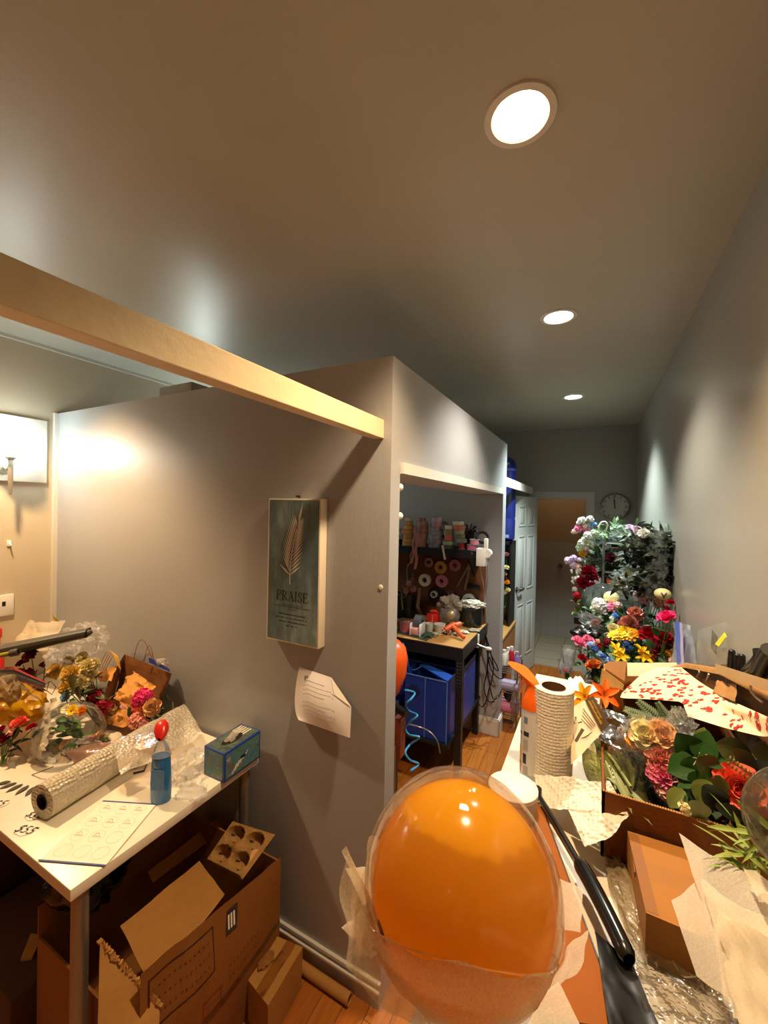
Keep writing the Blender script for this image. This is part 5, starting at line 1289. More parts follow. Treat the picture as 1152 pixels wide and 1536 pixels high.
# ---- guillotine cutter
hg, hs, he = atz(806, 1190, KZ+.045), atz(866, 1289, KZ+.045), atz(944, 1440, KZ+.05)
t = thing('paper_cutter', 'wooden guillotine paper cutter with long black handle under the balloon', 'paper cutter', (-.06, .95, KZ))
e0, e1 = atz(812, 1204, KZ+.03), atz(938, 1545, KZ+.03); dv_ = (e1-e0).normalized(); sv = V((dv_.y, -dv_.x, 0)); sv = -sv if sv.x > 0 else sv
mb = MB(); w_ = .125
c = [e0, e1, e1+sv*w_, e0+sv*w_]
mb.poly([V((p.x, p.y, KZ+.002)) for p in c], (0, 0, .028))
part('base_board', mb, mat('cutter_wood', '96551f', .65, .12, 14, .05, 60, spec=.12), t, 'orange brown wooden board', smooth=False)
part('steel_edge', MB().poly([e0+sv*.003, e1+sv*.003, e1+sv*.0005, e0+sv*.0005], (0, 0, .002)), mat('arm_black', '17140f', .35, .1), t)
part('blade_arm', MB().tube([hg, hg.lerp(hs, .5)+V((0, 0, .004)), hs], .006, 8), mat('arm_black', '17140f', .35, .1), t, 'thin dark blade arm')
part('blade', MB().poly([hg+V((0, 0, -.006)), hs+V((0, 0, -.006)), hs+V((0, 0, -.018)), hg+V((0, 0, -.014))], sv*.002), mat('steel_bright', 'b8b2a8', .3, .05, metal=.8), t)
part('pivot', MB().cyl(hg+V((0, 0, -.012)), hg+V((0, 0, .014)), .011).lump(hg+V((0, 0, .012)), (.011, .011, .008), 0, 1, 1, 2), mat('arm_black', '17140f', .35, .1), t)
def grip(u, v):
    a = 2*pi*u; r = .0165*(.35+.65*min(1, sqrt(max(0, v*9))))*(1-.12*v)*(1 if v < .97 else .7); p = hs.lerp(he, v)+V((0, 0, .006*sin(pi*v)))
    d = (he-hs).normalized(); s = d.cross(V((0, 0, 1))).normalized(); up = s.cross(d)
    return p+s*r*cos(a)+up*r*sin(a)
part('handle', MB().grid(grip, 20, 24, closeu=True), mat('grip_black', '0c0b0a', .22, .1), t, 'glossy black grip')
# black plastic and clear wrap at the counter's near end
bs_ = MB(); sheet([atz(892, 1394, KZ+.04), atz(950, 1448, KZ+.036), atz(1002, 1570, KZ+.03), atz(918, 1575, KZ+.044)], bs_, 20, 20, .007, 12, 4)
solo('black_plastic_sheet', bs_, mat('black_sheet', '0b0a09', .38, .2, 20), 'black plastic sheet beside the wooden cutter board', 'plastic sheet')
P = atz(944, 1352, KZ+.012); solo('clear_wrap_strip', MB().lump(P, (.024, .10, .014), .5, 2.5, 5, 4, KZ+.002, R=Matrix.Rotation(.25, 3, 'Z')), film('clear_plastic_milky', body=.35, bump=.6, bodycol='c8b48c'), 'clear wrap crumpled between black handle and kraft carton', 'plastic wrap')
P = atz(1010, 1500, KZ+.012); solo('clear_wrap_crumple', MB().lump(P, (.08, .07, .02), .6, 2.5, 7, 4, KZ+.002), film('clear_plastic_dim', body=.12, bump=.7, bscale=35, bodycol='8a7a5c'), 'crumpled clear wrap in front of the kraft carton', 'plastic wrap')
# ---- things standing along the right wall
P = atx(1012, 990, .36)
t = thing('zip_bag', 'clear zip bag with blue seal standing by the flowers at the right wall', 'zip bag', atx(1025, 1000, .34)-V((0, 0, .02)))
zq = [atx(1011, 933, .320), atx(1034, 938, .362), atx(1046, 996, .362), atx(1008, 996, .318)]
part('pouch', sheet(zq, None, 14, 16, .015, 12, 4), film('zip_film', body=.5, bump=.3, bodycol='e4e8f0', edge=.4, rough=.15), t)
part('blue_seal', sheet([atx(1012, 932, .318), atx(1018, 933, .322), atx(1021, 997, .320), atx(1015, 997, .316)], None, 3, 12, .002, 12, 4), mat('zip_blue', '4a6ed0', .35, .1), t)
part('lilac_strip', sheet([atx(1019, 933, .322), atx(1023, 934, .326), atx(1026, 997, .324), atx(1022, 997, .320)], None, 3, 12, .002, 12, 4), mat('zip_lilac', 'b8aedc', .4, .1), t)
t = thing('clear_sleeve_pack', 'pack of clear sleeves with yellow tag against the right wall', 'plastic sleeves', atx(1070, 1000, .37)-V((0, 0, .02)))
part('sleeves', sheet([atx(1044, 945, .366), atx(1091, 932, .372), atx(1093, 997, .372), atx(1048, 997, .364)], None, 10, 12, .008, 10, 4), film('sleeve_film', body=.3, bump=.15, rough=.2, bodycol='dce4dc', edge=.3), t)
part('green_flap', MB().poly([atx(1068, 944, .362), atx(1077, 955, .364), atx(1075, 983, .364), atx(1066, 972, .362)]), film('flap_film', body=.5, bodycol='a8b48c'), t)
part('yellow_tag', MB().poly([atx(1072, 966, .356), atx(1086, 949, .358), atx(1089, 955, .358), atx(1078, 970, .356)], (.002, 0, 0)), mat('tag_yellow', 'e6e03c', .5, .04), t, 'bright yellow tag')
def tubes(name, label, items, cat):
    for k, (x0, y0, x1, y1, r) in enumerate(items):
        X = XR-.012
        a, b = atx(x0, y0, X), atx(x1, y1, X); 
        d = (a-b).normalized(); mb = MB().tube([b-d*.10, b, a], r*mpp(a), 14); mb.lump(a, (r*mpp(a),)*3, .02, 1, 1, 2)
        solo(name, mb, m_black, label[k], cat, 'black tubes by the right wall')
tubes('black_tube', ['tallest black plastic tube against the right wall', 'middle black plastic tube of three against the right wall', 'black plastic tube nearest the camera of the three at the wall'], ((1098, 978, 1096, 1000, 4.5), (1106, 984, 1106, 1002, 4), (1113, 985, 1112, 1004, 4.5)), 'tube')
bk = MB(); X = XR-.022
bk.tube([atx(1120, 1008, X), atx(1131, 996, X), atx(1138, 985, X), atx(1136, 974, X)], .012, 10, .8); bk.tube([atx(1138, 1010, X), atx(1147, 990, X), atx(1156, 975, X)], .018, 10)
solo('black_clamp', bk, m_black, 'bulky black plastic clamp at the right photo edge', 'clamp')
# ---- the orange balloon bouquet
Bc = aty(690, 1318, .604); Bc = Bc; Rb = .1455; Ro = .1335
t = thing('balloon_bouquet', 'orange balloon inside a clear bubble balloon wrapped in tissue paper', 'balloon', (Bc.x, Bc.y, KZ+.031))
def balloonmat():
    m, nt, out = newmat('orange_balloon'); b = N(nt, 'ShaderNodeBsdfPrincipled', Roughness=.16)
    b.inputs['Base Color'].default_value = lin('ffc418'); b.inputs['Subsurface Weight'].default_value = .0; b.inputs['Coat Weight'].default_value = .3; b.inputs['Coat Roughness'].default_value = .06
    tl = N(nt, 'ShaderNodeBsdfTranslucent'); tl.inputs[0].default_value = lin('ffc41e'); mx = N(nt, 'ShaderNodeMixShader'); mx.inputs[0].default_value = .55
    nt.links.new(b.outputs[0], mx.inputs[1]); nt.links.new(tl.outputs[0], mx.inputs[2]); nt.links.new(mx.outputs[0], out.inputs[0]); return m
oc = Bc+V((.002, 0, -.006))
def orange(u, v):
    a = 2*pi*u; th = pi*v; r = Ro*(1.0); z = -cos(th)
    d = V((sin(th)*cos(a), sin(th)*sin(a), z)); k = 1-.0
    if z < -.5: k *= 1+.10*((-z-.5)/.5)**2
    return oc+d*r*k
part('inner_balloon', MB().grid(orange, 56, 40, closeu=True), balloonmat(), t, 'opaque orange balloon')
bb_ = MB()
def bub(u, v):
    a = 2*pi*u; th = pi*v; d = V((sin(th)*cos(a), sin(th)*sin(a), -cos(th)))
    k = 1+.018*noise.noise(d*1.7+V((3, 1, 2)))
    top = max(0, (d.z-.55)/.45)
    k -= .012*top*abs(sin(a*9))*(1-top)*2
    w = max(0, -d.z-.2); k -= .006*w*abs(sin(a*11))
    return Bc+d*Rb*k+V((0, 0, .004*top))
bb_.grid(bub, 96, 48, closeu=True)
part('clear_bubble', bb_, film('balloon_film', tint='fdf8f0', body=.03, rough=.05, edge=.6, bump=.28, bscale=11, bodycol='f0d8b0'), t, 'clear outer bubble')
sm_ = MB()
for k in range(1): pass
AF = math.atan2(-.9625, .2711)
def rimz(a): return Rb*(-.55+.75*cos(a-AF))
eq = []
for k in range(49):
    a = AF+radians(-110+220*k/48); z = rimz(a); r = sqrt(Rb*Rb-z*z)*1.012; eq.append(Bc+V((r*cos(a), r*sin(a), z)))
part('seam', MB().tube(eq, .0011, 5), film('seam_film', body=.5, bodycol='f0b860'), t)
# black dots printed on the orange balloon
def dot(px, py, rw, rh, nm):
    d = ray(px, py).normalized(); oc_ = EYE-oc; b_ = d.dot(oc_); c_ = oc_.dot(oc_)-(Ro*1.004)**2; disc = b_*b_-c_
    if disc <= 0: disc = 0
    p = EYE+d*(-b_-sqrt(disc)); n = (p-oc).normalized(); q = n.to_track_quat('Z', 'Y').to_matrix()
    pts = []
    for k in range(20):
        a = 2*pi*k/20; w = (n + (q @ V((cos(a)*rw, sin(a)*rh, 0)))).normalized(); pts.append(oc+w*(Ro*1.006))
    part(nm, MB().poly(pts), m_ink, t, 'black printed dot')
dot(555, 1310, .11, .11, 'printed_dot'); dot(572, 1398, .10, .10, 'printed_dot')
# tissue wrap round the lower half: overlapping squares of tissue
def petalsheet(a0, spread, zlo, zhi, rlo, rhi, seed, m_, tipk=1.0, dz=0):
    def fn(u, v):
        a = radians(a0+(u-.5)*spread*(1-.35*v)); r = rlo+(rhi-rlo)*v**.8; tip = (1-abs(u-.5)*2)
        z = zlo+(zhi-zlo)*v*(.55+.45*tip*tipk) + .005*noise.noise(V((u*3, v*3, seed)))
        r += .006*noise.noise(V((u*4+9, v*3, seed)))+.006*sin(u*18+seed)*v
        return Bc+V((r*cos(a), r*sin(a), z+dz))
    part('tissue_wrap', MB().grid(fn, 24, 18), m_, t)
zb = KZ+.033-Bc.z
m_tw = tissue('tissue_wrap_thin', 'f2e6c8', .58)
def hug(u, v):
    a = AF+radians(-125+250*u); zt = rimz(a)+.004*sin(u*40); z0 = -.86*Rb
    if v > .3: z = z0+(zt-z0)*(v-.3)/.7; r = sqrt(max(.0004, Rb*Rb-z*z))*(1.02+.02*noise.noise(V((u*9, v*3, 2)))*(1-v))
    else: k = v/.3; z = zb+(z0-zb)*k; r = .05+(sqrt(Rb*Rb-z0*z0)*1.02-.05)*k
    r += .003*sin(u*60)*(1-v)
    return Bc+V((r*cos(a), r*sin(a), z))
part('tissue_wrap', MB().grid(hug, 90, 24), m_tw, t)
for (a0, sp_, zh, rh) in ((170, 80, -.02, .172), (205, 70, .045, .178), (60, 100, -.03, .165), (120, 80, -.03, .165)):
    petalsheet(a0, sp_, zb, zh, .045, rh, a0*.1, m_tw)
def corner(pts, seed, m_=m_tissue): part('tissue_corner', sheet([aty(*p) for p in pts], None, 12, 12, .006, 14, seed), m_, t)
corner(((545, 1360, .62), (518, 1302, .64), (548, 1300, .66), (560, 1345, .64)), 3, m_tissue2)
corner(((580, 1440, .50), (512, 1392, .58), (541, 1361, .60), (572, 1400, .56)), 5)
corner(((575, 1440, .48), (528, 1425, .55), (545, 1390, .57), (590, 1420, .52)), 6)
corner(((836, 1395, .63), (838, 1318, .70), (876, 1332, .70), (872, 1400, .62)), 7)
corner(((820, 1480, .52), (850, 1420, .60), (884, 1396, .62), (866, 1466, .52)), 9)
corner(((775, 1545, .42), (838, 1472, .52), (872, 1540, .45), (820, 1590, .40)), 11)
# ================================================================== work alcove between the two partitions
m_blackm = mat('black_steel', '121214', .45, .1)
m_part_board = mat('particle_board', 'a3783f', .7, .25, 90, .05, 150)
m_peg = mat('pegboard_brown', '6b4022', .75, .12, 12)
BX0, BX1, BY0, BY1, BZ = -1.95, -.742, 2.568, 3.262, .90
t = thing('workbench', 'black steel workbench with brown pegboard back and top shelf in the alcove', 'workbench', ((BX0+BX1)/2, 2.9, 0))
part('worktop', MB().bb(BX0, BX1, BY0, BY1, BZ-.016, BZ), m_part_board, t, 'speckled particle board top', smooth=False)
part('top_rail', MB().bb(BX0, BX1, BY0-.004, BY0+.002, BZ-.085, BZ-.004).bb(BX1-.002, BX1+.004, BY0, BY1, BZ-.085, BZ-.004), m_blackm, t, smooth=False)
for (x, y, z1) in ((BX1-.02, BY0+.02, BZ-.016), (BX0+.02, BY0+.02, BZ-.016), (BX1-.075, BY1-.02, 1.445), (BX0+.02, BY1-.02, 1.445)):
    part('leg', MB().bb(x-.022, x+.022, y-.022, y+.022, 0, z1), m_blackm, t, smooth=False)
hl = MB()
for k in range(8):
    for dx in (-.008, .010): hl.cyl((BX1-.02+dx, BY0-.003, .80-.022*k), (BX1-.02+dx, BY0-.006, .80-.022*k), .0035, n=10)
part('leg_holes', hl, mat('hole_grey', '4c4c50', .6), t)
part('lower_shelf', MB().bb(BX0, BX1-.045, 2.46, BY1, .28, .30), m_blackm, t, smooth=False)
pgm = MB().bb(BX0, BX1-.01, 3.205, 3.212, BZ, 1.445)
part('pegboard', pgm, m_peg, t, 'brown pegboard', smooth=False)
SZ = 1.497; SY = 2.95
part('upper_shelf', MB().bb(BX0, -.762, SY, 3.262, 1.44, SZ), m_blackm, t, 'black top shelf', smooth=False)
for x in (BX1-.09, BX0+.02): part('bracket', MB().add([(x, 3.2, 1.44), (x, 2.98, 1.44), (x, 3.2, 1.26)], [(0, 1, 2)]).add([(x-.01, 3.2, 1.44), (x-.01, 2.98, 1.44), (x-.01, 3.2, 1.26)], [(0, 2, 1)]), m_blackm, t)
part('shelf_bolt', MB().cyl(aty(708, 830, SY), aty(708, 830, SY)-V((0, .006, 0)), .007, n=12), m_steel, t)
# spools of ribbon on the top shelf
RC = dict(gold='c2923a', amber='b5822e', cream='d8cfb4', white='d9d6cf', mauve='a3716e', rose='a8696c', dusk='8c5a5a', lavender='8d86a0', lilac='a59ab4', slate='7e7f8e', pink='c2788a', mint='a3b89a', coral='cf6a52', olive='857d55', sage='a8ac7e', moss='3f5038', red='c2231f', blue='7f98a6', violet='4d3a68', magenta='b2567c', dark='16161a', black='0d0d0f', salmon='d07458')
def spool(p, r, h, col, label, axis=(0, 0, 1), group='ribbon spools on the black shelf', core=.45, name='ribbon_spool', flange=True):
    t = thing(name, label, 'ribbon', V(p)-V((0, 0, h/2)) if axis[2] else V(p), group)
    ax = V(axis)
    part('ribbon', MB().ring(p, ax, r*.94, r*core, h*.82, 26), mat('ribbon_'+col, RC[col], .35 if col != 'black' else .75, .12, 60, spec=.6 if col != 'black' else .15), t)
    if flange:
        for sg in (-1, 1): part('flange', MB().ring(V(p)+ax*sg*h*.45, ax, r, r*core*.9, h*.09, 26), mat('flange_clear', '8a8580', .4, .1) if col not in ('dark', 'black') else m_black, t)
    return t
ordn = ['bottom', 'second', 'third', 'fourth', 'fifth', 'top']
cname = dict(gold='gold', amber='amber', cream='cream', white='white', mauve='mauve', rose='rose pink', dusk='dusky pink', lavender='lavender', lilac='pale lilac', slate='grey lavender', pink='pink', mint='mint green', coral='coral', olive='olive', sage='pale sage', moss='dark green', red='bright red', blue='pale blue', violet='violet', magenta='magenta pink', dark='black', black='black', salmon='salmon')
def stack(px, cols, rpx, hpx, word, y=3.03, jit=1.5, pxs=None):
    p0 = aty(px, 800, y); m_ = mpp(p0); z = SZ+.001
    for k, c in enumerate(cols):
        h = (hpx[k] if isinstance(hpx, (list, tuple)) else hpx)*m_; r = (rpx[k] if isinstance(rpx, (list, tuple)) else rpx)*m_
        x = p0.x + rnd.uniform(-jit, jit)*m_ + (pxs[k]*m_ if pxs else 0)
        spool(V((x, y+rnd.uniform(-.006, .006), z+h/2)), r, h, c, '%s ribbon spool, %s of the %s stack on the black shelf' % (cname[c], 'topmost' if k == len(cols)-1 else ordn[k]+' from below' if k else 'lowest', word))
        z += h+.0005
stack(612, ['gold', 'gold', 'amber', 'gold', 'gold', 'amber', 'cream'], [9.5, 9.5, 8.5, 9.5, 8.5, 7, 5], [5, 6, 6.4, 6.4, 6, 6, 6], 'gold')
stack(633, ['rose', 'rose', 'mauve', 'dusk', 'dusk', 'mauve', 'rose'], [9, 9, 9.5, 9.5, 9.5, 9, 7], [5.5, 6, 6.5, 6.5, 6.5, 6.5, 5], 'dusky pink')
stack(654, ['slate', 'slate', 'lavender', 'lavender', 'slate', 'pink', 'lilac'], [10, 10, 10, 9.5, 9, 7.5, 8], [6, 6, 6.2, 6.2, 6, 6, 9], 'grey lavender')
stack(674, ['moss', 'mint', 'coral', 'olive', 'white'], [9, 9, 7.5, 8, 6.5], [5.5, 5.5, 9, 8, 6.5], 'mixed green')
stack(693, ['red', 'blue', 'olive', 'sage', 'coral', 'cream'], [5, 8.5, 6, 7, 9, 9], [10, 6, 6, 6, 7, 6.5], 'red based', pxs=[-1, 0, -1, -4, -5, -5])
stack(709, ['magenta', 'pink'], [8.5, 7.5], [8, 8], 'magenta', pxs=[0, 5])
p = aty(664, 787, 3.14); spool(V((p.x, 3.14, SZ+.16)), .05, .03, 'violet', 'violet ribbon spool behind the lavender stack', (0, 1, 0)); spool(V((p.x, 3.14, SZ+.052)), .05, .03, 'black', 'black ribbon spool under the violet one', (0, 1, 0))
p = aty(600, 790, 3.1); spool(V((p.x, 3.1, SZ+.09)), .045, .03, 'dusk', 'dusky pink spool standing at the hidden end of the black shelf', (0, 1, 0)); spool(V((p.x, 3.1, SZ+.022)), .045, .04, 'black', 'black spool lying at the hidden end of the black shelf')
p = aty(723, 806, 3.04); spool(V((p.x, 3.05, p.z)), .052, .03, 'black', 'black ring shaped spool leaning at the open end of the black shelf', (.35, -.8, .45), core=.72, flange=False)
bw = MB(); c = aty(704, 797, 3.10)
for k in range(9):
    a = k*.7; d = V((cos(a), .3*sin(a*2), sin(a))); bw.tube(arc(c, c+d*.03+V((0, .02, .01)), c+d*.09+V((.01, -.01, 0)), 8), .006, 5)
bw.bb(c.x-.05, c.x+.05, 3.06, 3.14, SZ+.001, c.z-.02)
solo('black_bow', bw, m_black, 'black ribbon bow on a black box at the back of the black shelf', 'bow')
# streamers from the pink stack
st = MB()
for (x0, y0, x1, y1, w) in ((622, 790, 618, 845, 1.5), (626, 800, 623, 854, 2.2), (619, 820, 614, 848, .8)):
    pts = [aty(x0+(x1-x0)*k/8+1.2*sin(k*1.3), y0+(y1-y0)*k/8, 2.935-.0*k) for k in range(9)]
    vs = []
    for q in pts: vs += [q-V((w*.0052, 0, 0)), q+V((w*.0052, .002, 0))]
    st.add(vs, [(2*k, 2*k+1, 2*k+3, 2*k+2) for k in range(8)])
solo('ribbon_streamers', st, mat('ribbon_mauve', RC['mauve'], .35), 'mauve ribbon ends trailing down from the dusky pink spools', 'ribbon')
solo('white_ribbon_end', MB().add([aty(662, 818, 2.94), aty(665, 818, 2.94), aty(669, 839, 2.94), aty(666, 840, 2.94)], [(0, 1, 2, 3)]), mat('ribbon_white', RC['white'], .4), 'short white ribbon end hanging over the shelf edge', 'ribbon')
# spools hung on the pegboard
for (x, y, r, c, co, lab) in ((644, 843.5, 7.5, 'mauve', .4, 'small mauve ribbon spool high on the pegboard'), (661.5, 851, 10, 'gold', .34, 'gold ribbon spool hanging on the pegboard'), (683, 848, 9.5, 'rose', .34, 'rose ribbon spool hanging nearest the silver tongs'), (637.5, 870, 10, 'cream', .38, 'beige ribbon spool hanging low on the pegboard'), (663, 871.5, 10, 'pink', .32, 'pink ribbon spool hanging under the gold one'), (651, 891.5, 5.5, 'white', .58, 'small white cored spool on a dark disc on the pegboard'), (676, 889, 4.2, 'dusk', .6, 'tiny dusky spool low on the pegboard'), (703.5, 899.5, 10, 'white', .34, 'white ribbon spool hanging lowest on the pegboard')):
    q = aty(x, y, 3.175); m_ = mpp(q)
    tt = spool(q, r*m_, .035, c, lab, (0, 1, 0), 'ribbon spools hung on the pegboard', co, flange=False)
    part('peg', MB().cyl(q+V((0, .03, 0)), q-V((0, .03, 0)), .005, n=10), m_steel, tt)
q = aty(655, 893, 3.195); solo('dark_disc', MB().ring(q, (0, 1, 0), .075, .03, .016, 30), mat('disc_plum', '2a1c24', .4), 'dark plum disc behind the small white cored spool', 'spool')
tg = MB()
def bar(mb, a, b, w):
    s = (b-a).cross(V((0, 1, 0))).normalized()*w/2; mb.add([a-s, a+s, b+s, b-s, a-s+V((0, .006, 0)), a+s+V((0, .006, 0)), b+s+V((0, .006, 0)), b-s+V((0, .006, 0))], [(0, 1, 2, 3), (7, 6, 5, 4), (0, 4, 5, 1), (1, 5, 6, 2), (2, 6, 7, 3), (3, 7, 4, 0)])
t = thing('silver_tongs', 'pair of silver tongs hanging open on the pegboard', 'tongs', aty(706, 842, 3.185))
for (x1, y1, w) in ((685, 881, .013), (697, 885, .017)):
    mb = MB(); bar(mb, aty(706.5, 842, 3.185), aty(x1, y1, 3.185), w); part('arm', mb, mat('silver', '9c9a94', .3, .05, metal=.8), t, smooth=False)
part('pivot', MB().cyl(aty(706.5, 842, 3.19), aty(706.5, 842, 3.175), .008, n=12), m_black, t)
solo('black_holder', MB().box(aty(710, 880, 3.19), (.10, .02, .045), R=Euler((0, radians(8), 0)).to_matrix(), bev=.004), m_black, 'black holder strip under the silver tongs on the pegboard', 'holder')
solo('silver_wire_hook', MB().tube([aty(612, 846, 3.15), aty(610, 856, 3.15), aty(611, 868, 3.15), aty(612, 880, 3.15)], .006, 6), mat('silver', '9c9a94', .3, .05, metal=.8), 'thin silver cord hanging from the shelf beside the streamers', 'cord')
# things on the bench top
def onb(px, py, h=0): return atz(px, py, BZ+h)
solo('cutting_mat', MB().poly([onb(594, 949), onb(640, 962), onb(652, 950), onb(600, 938)], (0, 0, .003)), mat('mat_green', '2f3d33', .6, .1), 'dark green cutting mat at the bench front', 'cutting mat')
q = onb(609, 947); t = thing('pink_tape_roll', 'pink tape roll lying on the green cutting mat', 'tape', q+V((0, 0, .003)))
part('roll', MB().ring(q+V((0, 0, .036)), (0, 0, 1), .046, .022, .066, 30), mat('tape_pink', 'b8616a', .45, .12), t); part('paper_core', MB().ring(q+V((0, 0, .036)), (0, 0, 1), .0225, .019, .068, 24), mat('tape_core', 'c9b898', .7), t)
q = onb(626, 952); t = thing('tape_dispenser', 'pink tape dispenser with grey tape on the bench front', 'tape dispenser', q+V((0, 0, .003)))
part('body', MB().box(q+V((0, 0, .03)), (.07, .10, .05), bev=.008), mat('pale_pink', 'd49a98', .4, .05), t)
part('tape', MB().ring(q+V((0, .03, .085)), (1, 0, 0), .05, .02, .05, 28), mat('tape_grey', '55565c', .35, .1), t)
for sg in (-1, 1): part('side_plate', MB().box(q+V((sg*.036, 0, .045)), (.006, .11, .085), bev=.002), mat('clear_white', 'c9c4c2', .3, .05), t)
for (x, y, r, h, lab) in ((644, 946, .035, .055, 'white cup on the bench next to the tape dispenser'), (659, 948, .042, .06, 'wide white cup between tape dispenser and glue guns')):
    q = onb(x, y); solo('white_cup', MB().lathe([(.001, .001), (r*.8, .001), (r, h), (r*.92, h), (r*.74, .006), (.001, .006)], q, 26), mat('cup_white', 'b8b4aa', .5, .05), lab, 'cup', 'white cups on the bench')
q = onb(651, 934, 0); t = thing('red_gift_box', 'small red box with a bow at the back of the bench', 'gift box', q)
part('box', MB().box(q+V((0, 0, .035)), (.10, .07, .07), bev=.004), mat('ribbon_red', RC['red'], .4), t); part('bow', MB().lump(q+V((0, 0, .085)), (.03, .02, .018), .4, 2, 3, 3), mat('ribbon_red', RC['red'], .4), t); part('ribbon_band', MB().box(q+V((0, -.036, .035)), (.012, .002, .07)), mat('ribbon_salmon', RC['salmon'], .4), t)
q = onb(674, 938); t = thing('glass_bowl', 'round glass bowl with grey cloth and gold ball at the back of the bench', 'bowl', q)
part('bowl', MB().lathe([(.03, 0), (.07, .03), (.085, .08), (.07, .13), (.06, .14)], q, 30, caps=False), film('bowl_glass', body=.12, rough=.05), t); part('gold_ball', MB().lump(q+V((.02, -.03, .09)), (.035, .03, .035), .05, 2, 1, 3), mat('gold_foil', 'b08a3a', .3, .1, metal=.6), t); part('cloth', MB().lump(q+V((0, .02, .16)), (.09, .05, .06), .5, 2, 5, 4), mat('grey_gauze', '7a6e60', .8, .1), t)
q = onb(707, 938); t = thing('black_canister', 'dark glass canister topped with crumpled white cloth on the bench', 'canister', q)
part('jar', MB().lathe([(.001, .001), (.075, .001), (.085, .02), (.085, .14), (.07, .15)], q, 28), mat('smoked_glass', '26282a', .12, .1), t); part('cloth', MB().lump(q+V((0, 0, .165)), (.095, .07, .035), .4, 2.2, 6, 4), mat('cloth_white', 'b3aea4', .8, .05), t)
def gluegun(a, b, c, label):
    t = thing('glue_gun', label, 'glue gun', V((a+b)/2)-V((0, 0, .03)), 'orange glue guns on the bench'); om = mat('glue_orange', 'c8521c', .4, .06)
    part('barrel', MB().tube([a, a.lerp(b, .5), b], .02, 12), om, t); part('grip', MB().tube([a.lerp(b, .7), c], .017, 10, .8), om, t)
    part('nozzle', MB().cyl(a, a+(a-b).normalized()*.035, .011, .004), m_steel, t); part('trigger', MB().tube([a.lerp(b, .45)+V((0, 0, -.012)), a.lerp(b, .6).lerp(c, .5)], .006, 8), m_black, t)
gluegun(onb(668, 945, .04), onb(682, 936, .075), onb(696, 957, .02), 'orange glue gun with its grip towards the bench corner')
gluegun(onb(690, 936, .05), onb(676, 940, .045), onb(664, 946, .022), 'second orange glue gun crossed over the first')
for k, (x, y, s, lab) in enumerate(((697, 950, .022, 'thin white glue stick beside the glue gun grips'), (711, 947, .03, 'white folded paper piece near the bench edge'), (672, 951, .02, 'silvery foil scrap in front of the glue guns'), (653, 953, .02, 'pale scrap in front of the white cups'), (685, 953, .016, 'crumpled clear scrap by the bench front edge'))):
    q = onb(x, y); solo('bench_scrap', MB().lump(q+V((0, 0, .010)), (s*1.3, s, .009), .5, 2.2, k+3, 3), mat('scrap_%d' % (k % 2), ('c9c4ba', '8f8a7a')[k % 2], .4, .2, 30), lab, 'scrap')
lv = MB()
for k in range(7): lv_d = V((cos(k*.9), sin(k*.9), .1)); leafblade(lv, onb(643, 952, .012), lv_d, (0, 0, 1), .07, .022, .1, .3)
solo('dark_leaf_sprig', lv, mat('leaf_grey', '35463c', .6, .2), 'dark grey green leaf sprig on the cutting mat edge', 'leaves')
q = onb(607, 925); solo('black_bin', MB().lathe([(.001, .001), (.085, .001), (.10, .2), (.09, .2), (.078, .01), (.001, .01)], q, 26), m_black, 'black bucket of tools at the hidden end of the bench', 'bucket')
t = thing('dried_flowers', 'brown dried flowers standing in the black bucket', 'dried flowers', q+V((0, 0, .02)))
foliage(t, [aty(614, 878, 3.0), aty(618, 885, 3.0), aty(611, 890, 3.0), aty(620, 872, 3.02), aty(607, 882, 3.0)], 60, .05, .012, '7a5c34', 51)
for (x, y) in ((614, 876), (620, 884), (609, 886)): bl_ = bl('cluster', 'dusty', x, y, 5, 3.0); bloom(t, 'cluster', 'dusty', bl_[2], (0, -.7, .7), bl_[3])
stems(t, [aty(614, 880, 3.0), aty(609, 888, 3.0)], q+V((0, 0, .02)), .003, '6a4a2a')
solo('pale_branch', MB().tube([onb(629, 924, 0)+V((0, .02, .01)), aty(626, 910, 3.03), aty(628, 895, 3.05), aty(629, 882, 3.08)], .016, 10, .7), mat('branch_pale', '8e7c68', .8, .15, 30), 'pale bare branch standing beside the black bucket', 'branch')
solo('brown_paper_cone', MB().lump(onb(612, 935, .03), (.10, .05, .03), .4, 2, 4, 4, BZ+.001), mat('kraft_shade', '7a5a3c', .8, .1), 'brown crumpled wrapping paper in front of the black bucket', 'wrapping paper')
solo('scissor_handles', MB().ring(aty(599, 889, 2.9), (0, 1, .2), .022, .016, .008, 20).ring(aty(606, 893, 2.9), (0, 1, .2), .02, .014, .008, 20).tube([aty(602, 895, 2.9), aty(604, 915, 2.92)], .007, 6), m_steel, 'silver scissor handles sticking out of the black bucket', 'scissors')
# clamp lamp / charger on bench corner
q = aty(715, 961, 2.95); t = thing('white_clip_charger', 'white clip with chrome arm hanging at the bench corner', 'clip', q)
wht = mat('white_gloss', 'e4e1da', .3)
part('clip', MB().box(q, (.035, .02, .10), bev=.004), wht, t); part('arm', MB().tube([q+V((-.03, -.012, -.01)), q+V((.03, -.012, -.03)), q+V((.10, -.012, -.045))], .008, 8), mat('silver', '9c9a94', .3, .05, metal=.8), t); part('head', MB().lump(q+V((.09, -.012, -.04)), (.025, .012, .014), .1, 2, 2, 3), wht, t)
